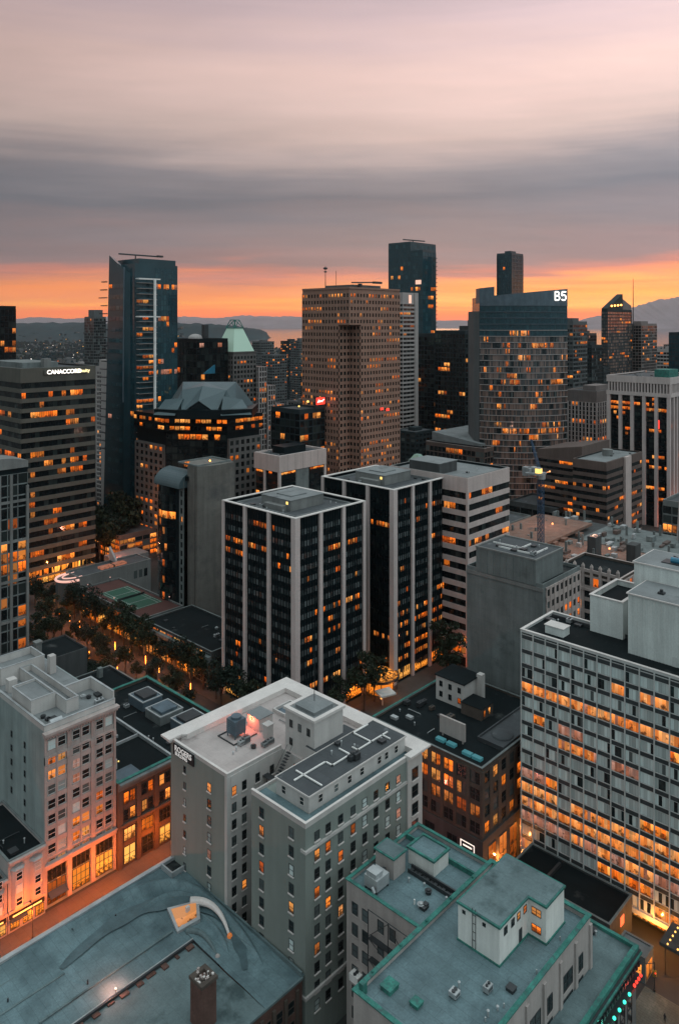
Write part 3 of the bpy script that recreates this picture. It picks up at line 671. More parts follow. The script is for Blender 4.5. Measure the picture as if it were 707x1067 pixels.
def f_dark2(b):
    b.part('chimney', MB().box(118.5, 120.5, 254, 256, 26.4, 30.2).box(118.2, 120.8, 253.7, 256.3, 30.204, 30.8), 'concrete'); b.part('lower_wing', MB().box(103, 112, 262.5, 278, 0, 21).box(102.8, 112.2, 262.51, 278.2, 21.004, 21.2, 'roof_grey'), 'concrete_dark')
plain('dark_building', 'black windowless block with a pale chimney behind the pale heritage block', 100, 133, 246, 262, 27.2, 'concrete_black', 'roof_black', .6, None, f_dark2, 3, 52)
# --- big teal roof at the lower left
def build_teal_roof():
    b = Bld('market_building', 'low brick block with a broad weathered teal roof and fat chimney, lower left corner', 'building', 30, 105)
    U0, U1, V0, V1 = 20.0, 102.1, 105.0, 149.6
    w = MB(); w.prism([(U0, V0), (101.0, V0), (U1, 149.6), (U0, V1)], 0, 13.9)
    b.part('wall', w, 'brick_red')
    # upper roof, gently sloped, and lower roof beyond the step
    def deck(x0, x1, y0, y1, za, zb, zc, zd, nx, ny, t, mat, name, cut=None):
        m = MB(); g = {}
        for i in range(nx + 1):
            for j in range(ny + 1):
                u, v = i / nx, j / ny
                x = x0 + u * (x1 - x0); y = y0 + v * (y1 - y0)
                z = (za * (1 - u) + zb * u) * (1 - v) + (zd * (1 - u) + zc * u) * v + .10 * math.sin(x * .35 + y * .2) * math.sin(y * .5) + R.uniform(-.012, .012)
                g[i, j] = len(m.v); m.v.append((x, y, z))
        for i in range(nx):
            for j in range(ny):
                m.f.append((g[i, j], g[i + 1, j], g[i + 1, j + 1], g[i, j + 1])); m.m.append(None)
        o = m.build(name, mat, b.root)
        for p in o.data.polygons: p.use_smooth = True
        return o
    deck(U0, 91.8, 127.2, V1 - .7, 15.3, 15.3, 15.9, 15.9, 70, 24, 0, 'roof_teal', 'roof')
    deck(91.8, 101.9, 105.1, V1 - .7, 15.0, 15.0, 15.85, 15.85, 12, 44, 0, 'roof_teal', 'roof')
    deck(U0, 91.8, 105.1, 127.2, 14.85, 14.95, 14.8, 14.8, 70, 24, 0, 'roof_teal_worn', 'lower_roof')
    b.part('roof_step', MB().box(U0, 91.9, 126.9, 127.25, 13.8, 15.42).box(91.8, 92.1, 119, 126.89, 13.8, 15.2), 'metal_dark')
    for k in range(18): b.part('fallen_brick', MB().box(40 + k * 2.9 + R.uniform(0, .8), 41.4 + k * 2.9 + R.uniform(0, .8), 126.3 - R.uniform(0, .8), 126.88, 14.3, 14.95 + R.uniform(0, .25)), 'brick_red')
    b.part('gutter', MB().tube([(U0, 127.3, 15.5), (91.9, 127.3, 15.5)], .12), 'metal_light')
    b.part('wall_band', MB().prism([(U0, V0 - .05), (101.02, V0 - .05), (U1 + .02, V1), (U0, V1)], 13.904, 14.6), 'brick_red')
    b.part('parapet', MB().box(U0, U1, V1 - .7, V1 + .35, 14.7, 16.25), 'metal_light')
    b.part('roof_edge', MB().box(U0, 101.2, 104.85, 105.15, 14.604, 15.06).prism([(100.9, 105.2), (101.3, 105.2), (102.3, V1 - .8), (101.9, V1 - .8)], 14.604, 15.9), 'roof_teal_worn')
    b.part('corner_box', MB().ring(98.4, 102.2, 144.2, 148.6, 15.6, 16.9, .35), 'metal_light'); b.part('corner_box_roof', MB().box(98.7, 101.9, 144.5, 148.3, 15.6, 16.2), 'roof_black')
    # skylight with warm light and curved fins sweeping off it
    sk = b.part('skylight', MB().prism([(90.4, 130.6), (95.4, 129.6), (97.8, 133.4), (92.4, 137.2)], 15.3, [15.9, 16.3, 16.9, 16.2], 'metal_light'), 'metal_light')
    MB().add_([(91.1, 131.2, 16.02), (95.1, 130.4, 16.36), (97.0, 133.3, 16.88), (92.7, 136.2, 16.3)], [(0, 1, 2, 3)]).build('pane', 'lit_soft', sk)
    MB().box(94.2, 95.0, 132.6, 133.2, 16.3, 17.5).build('finial', 'cornice', sk)
    def curve(p, n=14):
        o = []
        for i in range(n + 1):
            t = i / n; a = [(1 - t) ** 2, 2 * t * (1 - t), t * t]
            o.append(tuple(sum(a[k] * p[k][q] for k in range(3)) for q in range(3)))
        return o
    b.part('curved_fin', MB().tube(curve([(96.6, 134.6, 16.5), (101.0, 130.6, 17.2), (97.4, 122.6, 15.5)], 22), .95, None, 10, .25), 'cornice')
    b.part('curved_fin', MB().tube(curve([(92.0, 129.6, 15.5), (95.0, 127.2, 16.2), (92.8, 120.6, 15.1)], 18), .7, None, 10, .2), 'roof_teal_worn')
    b.part('fin_cap', MB().ball(97.4, 122.4, 15.5, .55, None, 10, 6), 'lit_dim'); b.part('fin_cap', MB().ball(92.8, 120.4, 15.2, .5, None, 10, 6), 'pink_stucco')
    def sweep(p, wd, mat, dz, n=30):  # flat dark strip painting in the weak shading of the roof swells
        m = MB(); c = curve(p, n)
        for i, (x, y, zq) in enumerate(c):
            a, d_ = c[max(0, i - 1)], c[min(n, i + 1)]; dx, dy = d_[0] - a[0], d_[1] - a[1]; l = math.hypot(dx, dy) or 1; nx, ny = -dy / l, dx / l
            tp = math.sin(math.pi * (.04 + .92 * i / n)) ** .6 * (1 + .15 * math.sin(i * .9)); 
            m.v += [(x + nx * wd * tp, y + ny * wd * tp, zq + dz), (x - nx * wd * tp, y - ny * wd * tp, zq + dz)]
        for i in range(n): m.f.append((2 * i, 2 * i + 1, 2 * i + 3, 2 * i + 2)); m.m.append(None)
        b.part('painted_shade', m, mat)
    sweep([(70, 139.5, 15.75), (98.5, 148.5, 16.0), (99.6, 124, 15.55)], 1.9, 'roof_teal_shade', .12)
    sweep([(99.0, 134, 15.7), (101.2, 124, 15.4), (94.5, 114, 15.2)], 1.3, 'roof_teal_shade', .12)
    def swell(p, wd, hh, n=26):
        m = MB(); c = curve(p, n)
        for i, (x, y, zq) in enumerate(c):
            a, d_ = c[max(0, i - 1)], c[min(n, i + 1)]; dx, dy = d_[0] - a[0], d_[1] - a[1]; l = math.hypot(dx, dy) or 1; nx, ny = -dy / l, dx / l; tp = math.sin(math.pi * min(1, max(0.03, i / n))) ** .5
            for k in range(9):
                s_ = (k - 4) / 4; m.v.append((x + nx * s_ * wd * tp, y + ny * s_ * wd * tp, zq - .12 + hh * tp * math.cos(s_ * math.pi / 2) ** 1.5))
        for i in range(n):
            for k in range(8): m.f.append((i * 9 + k, i * 9 + k + 1, (i + 1) * 9 + k + 1, (i + 1) * 9 + k)); m.m.append(None)
        o = b.part('curved_roof', m, 'roof_teal')
        for p_ in o.data.polygons: p_.use_smooth = True
    swell([(76, 146.5, 15.85), (101, 149.5, 15.8), (100.6, 131, 15.5), ], 2.4, 1.7)
    swell([(99.8, 141, 15.6), (101.5, 128, 15.3), (97.5, 112, 15.1)], 1.5, 1.3)
    swell([(86, 140.5, 15.6), (97, 143, 15.7), (99.3, 134.5, 15.5)], 1.2, 1.1)
    swell([(96.5, 133, 15.4), (97.5, 126, 15.25), (94.5, 119, 15.1)], 1.1, 1.0)
    for (x0, y0, x1, y1) in ((40, 138, 70, 138.4), (62, 131.5, 90, 131.9), (30, 144, 66, 144.3)): b.part('roof_seam', MB().box(x0, x1, y0, y1, 15.5, 15.78), 'roof_teal_worn')
    clutter(b, 55, 78, 106.5, 109, 14.9, 4, 321, ('metal_dark', 'roof_grey'))
    ch = MB(); ch.box(81.0, 84.2, 109.6, 113.0, 13.5, 22.6)
    co = b.part('chimney', ch, 'brick_red')
    cap = MB(); cap.ring(80.8, 84.4, 109.4, 113.2, 22.604, 23.2, .8, 'brick_brown')
    for k in range(26):
        x, y = R.uniform(80.9, 84), R.uniform(109.5, 113); cap.box(x, x + R.uniform(.2, .5), y, y + R.uniform(.2, .5), 22.7, 23.1 + R.uniform(.1, .35), R.choice(['cornice', 'terracotta', 'brick_brown']))
    cap.build('chimney_crown', 'brick_brown', co)
    for i in range(16):
        b.part('pilaster', MB().box(55 + i * 2.95, 55.7 + i * 2.95, V0 - .4, V0, 0, 13.6), 'brick_brown')
    for i in range(15):
        for k in range(3): b.win('V', V0, 56.0 + i * 2.95, 57.65 + i * 2.95, 2 + 3.9 * k, 4.5 + 3.9 * k, .03, 'lit_dim' if R.random() < .25 else 'glass_dark', frame=.09, fm='brick_brown')
    b.part('roof_lamp', MB().ball(74.5, 127.3, 16.4, .16, 'glow_pink').cyl(74.5, 127.3, 15.4, 16.3, .05), 'metal_dark')
    for x, y in ((60, 140), (84, 143.5), (72, 133)): b.part('vent_pipe', MB().cyl(x, y, 15.2, 16.2, .16, None, 8), 'metal_dark')
    seams = MB()
    for k in range(14): seams.box(26 + k * 5, 26.12 + k * 5, 127.6, 148.8, 15.36, 15.42)
    b.finish()
glow('glow_pink', (1, .42, .30), 6)
build_teal_roof()
# --- lower right block with green edges and white penthouse
def build_green_edge():
    b = Bld('office_building', 'pinkish block with teal-green roof edges and a white L-shaped penthouse in the lower right foreground', 'building', 88.6, 60)
    # A: rear-left wing
    b.block(107.9, 130.4, 80.9, 99.8, 0, 32.8, 'pink_stucco', 'roof_teal', .8, .3, 'copper', .2, .16)
    b.block(88.6, 128.5, 60.2, 80.5, 0, 35.2, 'pink_stucco', 'roof_teal', .9, .4, 'copper', .22, .2)
    # E: lower street wing
    lw = MB(); lw.box(98, 138, 55.9, 60.15, 0, 26.0); lw.box(128.6, 138, 60.15, 79.5, 0, 25.99)
    b.part('wall', lw, 'concrete_dark')
    b.part('roof', MB().box(98, 137.6, 56.3, 60.14, 26.004, 26.1).box(128.7, 137.6, 60.15, 79.4, 26.004, 26.1), 'roof_teal_worn')
    b.part('coping', MB().box(98, 138.3, 55.5, 56.3, 26.05, 26.75).box(137.6, 138.3, 56.304, 79.8, 26.05, 26.74), 'copper')
    cn = MB(); cn.box(98, 138.5, 55.2, 55.9, 24.6, 26.0); cn.box(98, 138.2, 55.45, 55.9, 23.2, 24.596)
    for k in range(38): cn.box(98.4 + k * 1.05, 98.9 + k * 1.05, 55.0, 55.45, 23.6, 24.5)
    b.part('cornice', cn, 'metal_dark')
    gr = b.part('gutter_rail', MB().box(98, 138.4, 54.9, 55.19, 25.5, 25.8), 'copper')
    for k in range(4): b.part('marquee_bulb', MB().ball(137.2 - k * .95, 54.7, 22.4, .28), 'glow_red')
    for k in range(11): b.part('marquee_bulb', MB().ball(132.2 - k * 2.1, 54.7, 22.2, .3), 'glow_teal')
    b.part('marquee', MB().box(104, 138, 54.75, 55.9, 21.3, 21.9), 'metal_dark')
    for i in range(12): b.win('V', 55.9, 100 + i * 3.1, 102 + i * 3.1, 14, 20, .03, 'glass_dark', frame=.1, fm='metal_dark')
    fr = dict(frame=.09, fm='metal_dark', rails=1)
    for c_, v in enumerate((97.6, 95.0, 91.2, 88.4, 84.9)):
        for k in range(7): b.win('U', 107.9, v - .75, v + .75, 28.2 - 4.0 * k - 1.15, 28.2 - 4.0 * k + 1.15, .03, 'glass_blind', sill=.2, sillm='pink_stucco', **fr)
    fe = MB()
    for k in range(4): fe.box(106.7, 107.86, 83.4, 93.4, 25.6 - 4 * k - .08, 25.6 - 4 * k); fe.tube([(106.8, 93.2, 25.6 - 4 * k), (106.8, 84.0, 25.6 - 4 * k - 4)], .07); fe.tube([(106.7, 83.5, 26.6 - 4 * k), (106.7, 93.3, 26.6 - 4 * k)], .04)
    for v in (83.5, 88.5, 93.3): fe.tube([(106.75, v, 31), (106.75, v, 8)], .09)
    fe.tube([(106.75, 83.5, 31), (106.75, 93.3, 31)], .08); fe.tube([(106.75, 93.3, 26), (106.75, 88.5, 30.8)], .07); fe.tube([(106.75, 83.5, 26), (106.75, 88.5, 30.8)], .07)
    b.part('fire_escape', fe, 'metal_dark')
    hx = MB(); hvac(hx, 106.4, 95.6, 15.2, 1.45, 2.2, 1.6, 'white_pipe')
    b.part('stair_house', MB().box(114.6, 118.2, 93.6, 98.2, 32.0, 36.0, 'pink_stucco').box(114.3, 118.5, 93.3, 98.5, 36.004, 36.3, 'copper').box(114.6, 118.2, 93.6, 98.2, 36.304, 36.36, 'roof_teal_worn'), 'pink_stucco')
    b.part('roof_room', MB().box(120.5, 125.4, 88.4, 94.6, 32.0, 35.0, 'cream_wall').ring(120.2, 125.7, 88.1, 94.9, 35.004, 35.4, .45, 'copper').box(120.6, 125.3, 88.5, 94.5, 35.004, 35.1, 'roof_teal'), 'cream_wall')
    ac = MB(); ac.box(109.4, 113.0, 93.4, 96.6, 32.5, 34.6); ac.box(109.6, 111.6, 93.8, 96.2, 34.604, 35.5); ac.tube([(109.2, 94.2, 33), (108.7, 93.9, 33.6), (108.7, 93.4, 32.9)], .3, None, 8); ac.cyl(113.3, 95, 33.4, 34.4, .5, 'metal_dark', 10)
    for i in (0, 1):
        for j in (0, 1): ac.box(109.5 + 3.1 * i, 109.8 + 3.1 * i, 93.5 + 2.7 * j, 93.8 + 2.7 * j, 32.0, 32.5, 'metal_dark')
    b.part('air_handler', ac, 'metal_light')
    dk = MB()
    for k in range(12): dk.box(118.6, 119.0 + .02 * k, 81.6 + k * .95, 82.3 + k * .95, 32.05, 32.5 + .12 * (k % 2))
    dk.box(119.3, 119.6, 81.6, 93, 32.05, 33.1); dk.box(118.2, 118.4, 81.6, 93, 32.05, 32.8); b.part('cable_tray', dk, 'metal_dark')
    b.part('roof_divider', MB().box(125.8, 126.2, 81.3, 99.4, 32.02, 33.0), 'copper')
    b.part('vent_pipe', MB().cyl(112.6, 87, 32, 32.9, .15, None, 8), 'white_pipe'); b.part('roof_vent', MB().box(113, 113.9, 84.6, 85.5, 32, 32.8), 'metal_dark')
    # roof furniture of the front block
    b.part('roof_hatch', MB().box(92.4, 94.6, 76.2, 78.2, 34.31, 34.95).box(92.3, 94.7, 76.1, 78.3, 34.954, 35.1), 'copper'); b.part('roof_hatch', MB().box(93.4, 94.9, 71.6, 73.1, 34.31, 34.8).box(93.3, 95, 71.5, 73.2, 34.804, 34.9), 'copper')
    b.part('roof_bracket', MB().box(89.4, 90.4, 79.2, 80.1, 34.3, 36.2), 'copper')
    for k in range(5): b.part('parapet_knob', MB().ball(93 + k * 7.2, 80.3, 35.55, .26), 'copper')
    for (x, y) in ((99, 63), (103, 62.2), (112, 61.6), (120.8, 62)): b.part('vent_pipe', MB().cyl(x, y, 34.3, 35.0, .12, None, 8), 'metal_light')
    clutter(b, 91, 106, 61.5, 70, 34.31, 6, 323, ('metal_dark', 'roof_grey', 'metal_light')); clutter(b, 109.5, 119, 82.5, 91.5, 32.03, 6, 324, ('metal_dark', 'metal_light')); clutter(b, 130, 136, 60.5, 77, 26.1, 4, 325)
    b.part('ladder', MB().box(108.86, 108.94, 71.2, 71.28, 34.4, 41.4).box(108.86, 108.94, 71.8, 71.88, 34.4, 41.4).box(108.87, 108.93, 71.28, 71.8, 36, 36.06).box(108.87, 108.93, 71.28, 71.8, 37.4, 37.46).box(108.87, 108.93, 71.28, 71.8, 38.8, 38.86).box(108.87, 108.93, 71.28, 71.8, 40.2, 40.26), 'metal_dark')
    # penthouse
    PL = [(109.0, 66.7), (118.3, 66.7), (118.3, 63.3), (124.8, 63.3), (124.8, 74.8), (109.0, 74.8)]
    ph = b.part('penthouse', MB().prism(PL, 34.3, 40.6), 'cream_wall')
    def off(e): return [(109.0 - e, 66.7 - e), (118.3 - e, 66.7 - e), (118.3 - e, 63.3 - e), (124.8 + e, 63.3 - e), (124.8 + e, 74.8 + e), (109.0 - e, 74.8 + e)]
    MB().prism(off(.25), 40.604, 40.95).build('roof_edge', 'copper', ph); MB().prism(off(-.05), 40.954, 41.0).build('penthouse_roof', 'roof_teal_worn', ph)
    MB().prism(off(.18), 34.31, 34.6).build('base_flashing', 'copper', ph)
    for v in (73.6, 69.6): b.win('U', 109.0, v - .3, v + .3, 39.4, 40.0, .03, 'glass_black', frame=.06, fm='metal_dark', rails=0)
    for u in (110.9, 113.2, 115.1, 117.2): b.win('V', 66.7, u - .5, u + .5, 38.6, 39.9, .03, 'lit_amber' if u > 114 else 'glass_dark', frame=.07, fm='metal_dark')
    b.part('door', MB().box(115.2, 116.2, 66.62, 66.7, 34.62, 36.8), 'metal_dark')
    b.win('U', 118.3, 64.2, 66.0, 38.3, 39.6, .03, 'lit_amber', frame=.07, fm='metal_dark'); b.win('U', 118.3, 64.2, 66.0, 35.4, 36.7, .03, 'lit_amber', frame=.07, fm='metal_dark')
    # right facade above the low wing
    pl = MB()
    for k in range(8): pl.box(89.4 + k * 5.5, 90.2 + k * 5.5, 59.85, 60.2, 0, 33.9)
    b.part('pilasters', pl, 'pink_stucco')
    for k in range(7):
        for q in range(4): b.win('V', 60.2, 90.8 + k * 5.5, 94.2 + k * 5.5 if k % 2 else 92.6 + k * 5.5, 29.2 - 4 * q - 1.4, 29.2 - 4 * q + 1.4, .03, 'glass_dark', sill=.2, sillm='pink_stucco', bars=1, **fr)
    for q in range(6): b.win('U', 88.6, 69.4, 70.8, 28 - 4.3 * q, 30.4 - 4.3 * q, .03, 'glass_dark', **fr); b.win('U', 88.6, 63.4, 64.8, 28 - 4.3 * q, 30.4 - 4.3 * q, .03, 'glass_dark', **fr)
    b.part('wall_unit', hx, 'white_pipe')
    b.finish(100)
build_green_edge()
# --- curtain-wall slab at the right
def build_slab():
    b = Bld('office_slab', 'long pale-gridded modernist slab with curtained strip windows and white rooftop boxes at the right edge', 'building', 174.5, 100.2)
    U0, U1, V0, V1, Z = 174.5, 191.0, 19.2, 100.2, 61.6
    b.part('wall', MB().box(U0, U1, V0, V1, 5.2, 60.9).box(U0 + 4, U1, V0, V1 - 3, 0, 5.196), 'spandrel_grey')
    b.part('roof', MB().quad((U0 + .4, V0, 60.95), (U1 - .4, V0, 60.95), (U1 - .4, V1 - .4, 60.95), (U0 + .4, V1 - .4, 60.95)), 'roof_black')
    b.part('parapet', MB().box(U0 - .3, U0 + .25, V0, V1 + .2, 60.9, 61.5).box(U0 + .254, U1 + .2, V1 - .4, V1 + .196, 60.9, 61.5).box(U1 - .3, U1 + .2, V0, V1 - .41, 60.9, 61.5), 'mullion')
    b.part('coping', MB().box(U0 - .4, U0 + .35, V0, V1 + .3, 61.504, 61.65).box(U0 + .354, U1 + .3, V1 - .5, V1 + .296, 61.504, 61.65).box(U1 - .4, U1 + .3, V0, V1 - .51, 61.504, 61.65), 'cornice')
    nb, nf = 24, 15; fh = (60.3 - 5.6) / nf; bw = (V1 - V0) / nb
    mu = MB()
    for i in range(nb + 1): c = V1 - i * bw; mu.box(U0 - .4, U0, c - .115, c + .115, 4.4, 60.89)
    b.part('mullions', mu, 'mullion')
    rl = MB()
    for j in range(nf + 1): z = 60.3 - j * fh; rl.box(U0 - .14, U0, V0, V1, z - .07, z + .09); rl.box(U0 - .1, U0, V0, V1, z - 1.2, z - 1.13)
    rl.box(U0 - .5, U0, V0, V1, 4.3, 5.4); b.part('floor_rails', rl, 'mullion')
    sp = MB()
    for j in range(nf): z = 60.3 - j * fh; sp.box(U0 - .08, U0, V0 + .004, V1 - .004, z - 1.10, z - .16)
    b.part('spandrel_band', sp, 'spandrel_grey')
    def lm(j, i):
        r = R.random()
        if j == 3: return 'lit_soft' if r < .95 else None
        if j == 1 and i >= 7: return 'lit_soft' if r < .96 else None
        if j == 5 and i in (3, 4): return 'lit_pink'
        if j == 6 and i in (3, 4, 5): return 'lit_soft'
        if j == 6 and i in (7, 8): return 'lit_pink'
        if j == 9: return 'lit_pink' if i < 2 else ('lit_amber' if r < .35 else None)
        if j == 10: return 'lit_soft' if (i < 3 or i > 3 and r < .92) else 'lit_pink' if r < .5 else None
        if j == 11: return 'lit_soft'
        if j == 12: return 'lit_pink' if r < .72 else 'lit_soft' if r < .92 else None
        if j == 13: return 'lit_amber' if (i in (7, 8) or r < .1) else 'lit_pink' if i > 11 and r < .6 else None
        if j == 14: return 'lit_soft' if (i < 4 or r < .6 and i < 12) else None
        return 'lit_amber' if r < .035 else None
    for j in range(nf):
        zt = 60.3 - j * fh - 1.22; zb = 60.3 - (j + 1) * fh + .14
        for i in range(nb):
            a1 = V1 - i * bw - .115; a0 = a1 - bw + .23; m = lm(j, i); w = (a1 - a0) / 4
            row = m
            for k in range(4):
                mm = m or ('glass_dark' if R.random() < .09 else 'glass_curtain')
                if m and R.random() < .05: mm = 'lit_pink'
                b.win('U', U0, a1 - (k + 1) * w + .012, a1 - k * w - .012, zb, zt, .03, mm)
    # roof volumes
    def vol(x0, x1, y0, y1, z0, z1, nm, ov=.35, mat='siding'):
        o = b.part(nm, MB().box(x0, x1, y0, y1, z0, z1), mat)
        MB().box(x0 - ov, x1 + ov, y0 - ov, y1 + ov, z1 + .004, z1 + .3).build('roof_edge', 'cornice', o)
        MB().box(x0 - ov + .3, x1 + ov - .3, y0 - ov + .3, y1 + ov - .3, z1 + .304, z1 + .34).build('roof_deck', 'roof_grey', o); return o
    v1 = vol(180.4, 192, 20, 75, 60.98, 75.2, 'plant_house')
    rib = MB()
    for k in range(70): rib.box(180.28, 180.4, 74.7 - k * .78, 74.9 - k * .78, 61, 75.15)
    rib.build('ribs', 'siding', v1)
    for k in range(7): MB().box(180.2, 180.28, 56.9 - k * .9, 57.4 - k * .9, 70.2, 74).build('louvre', 'spandrel_grey', v1)
    MB().box(180.2, 180.28, 63.6, 64.6, 61, 63.2).build('door', 'mullion', v1)
    MB().box(184, 185.4, 68, 69.4, 75.55, 76).cyl(184.7, 68.7, 76, 76.6, .4, None, 10).build('roof_fan', 'metal_dark', v1)
    MB().prism([(182, 59), (191.5, 56), (191.5, 57), (182, 60)], 75.55, 75.8).build('roof_duct', 'metal_dark', v1)
    v2 = vol(192.6, 206, 40, 78.5, 56, 79.2, 'lift_tower')
    MB().box(196, 199.5, 62, 73, 79.55, 79.8, 'metal_dark').tube([(197.5, 63, 80.3), (197.5, 71, 80.3)], .8, 'blue_skylight', 10).box(196.4, 198.6, 66, 67.5, 80.6, 81.3, 'white_pipe').tube([(194, 60, 80), (202, 72, 80)], .2, 'metal_dark').build('maintenance_rig', 'blue_skylight', v2)
    v3 = b.part('service_box', MB().box(186.9, 203, 79, 87.6, 56, 68.6).ring(186.9, 203, 79, 87.6, 68.604, 70.2, .4), 'siding')
    MB().ring(186.7, 203.2, 78.9, 87.8, 70.204, 70.4, .8).build('coping', 'cornice', v3); MB().box(187.5, 202.5, 79.5, 87.1, 68.61, 68.9).build('roof_deck', 'roof_black', v3)
    b.part('roof_hut', MB().box(177.8, 181.2, 90.4, 95.4, 60.96, 63.0, 'siding').box(177.6, 181.4, 90.2, 95.6, 63.004, 63.15, 'cornice'), 'siding')
    clutter(b, 183, 189, 88.5, 98, 60.97, 6, 61)
    b.part('roof_rail', MB().box(188.2, 188.5, 20, 99, 60.96, 61.9), 'metal_dark')
    # recessed lit ground floor
    for i in range(20): b.win('U', U0 + 4, V0 + 1 + i * 3.8, V0 + 4.4 + i * 3.8, .4, 4.2, .03, 'lit_shop' if R.random() < .7 else 'lit_dim')
    b.finish(100)
    b2 = Bld('podium_building', 'low black podium with red-lit signs at the foot of the pale-gridded slab', 'building', 161.6, 70)
    b2.block(162.0, 174.0, 71.4, 97, 0, 8.2, 'concrete_black', 'roof_black', .5, .3, 'concrete_dark')
    b2.part('lit_sign', MB().box(161.84, 162.0, 79.6, 84, 6.0, 7.0), 'glow_red_soft'); b2.part('lit_sign', MB().box(167.5, 169.2, 71.24, 71.4, 4.6, 6.6), 'glow_red_soft'); b2.part('lit_sign', MB().box(161.84, 162.0, 92, 95, 6.0, 7.0), 'glow_red_soft')
    for i in range(6): b2.win('U', 162.0, 72.5 + i * 4, 75.6 + i * 4, .5, 4.5, .03, 'lit_dim')
    b2.part('roof_duct', MB().box(164, 172, 88, 88.6, 7.72, 8.6), 'metal_dark'); b2.finish()
    cn = Bld('canopy', 'dark street canopy studded with rows of warm bulbs at the foot of the pale-gridded slab', 'canopy', 170, 55)
    cn.part('canopy_roof', MB().box(166.5, 174.0, 47, 62.4, 6.2, 6.9), 'concrete_black')
    for i in range(5):
        for k in range(7): cn.part('bulb', MB().ball(166.9 + i * 1.5, 48.2 + k * 2.1, 7.05, .2, None, 6, 4), 'glow_amber_soft')
    for v in (48, 61.4): cn.part('post', MB().cyl(167.2, v, 0, 6.2, .14, None, 8), 'metal_dark')
    cn.finish()
    ks = Bld('entrance_pavilion', 'small grey flat-roofed entrance pavilion between the black podium and the bulb canopy', 'pavilion', 165, 66)
    ks.block(161.8, 166.2, 63.6, 69.8, 0, 5.4, 'concrete_dark', 'roof_grey', .3, .25, 'concrete'); ks.win('U', 161.8, 64.4, 69, .3, 3.6, .03, 'lit_amber'); ks.win('V', 63.6, 162.4, 165.6, .3, 3.6, .03, 'lit_amber'); ks.finish()
glow('glow_red_soft', (1, .14, .05), 1.6)
build_slab()
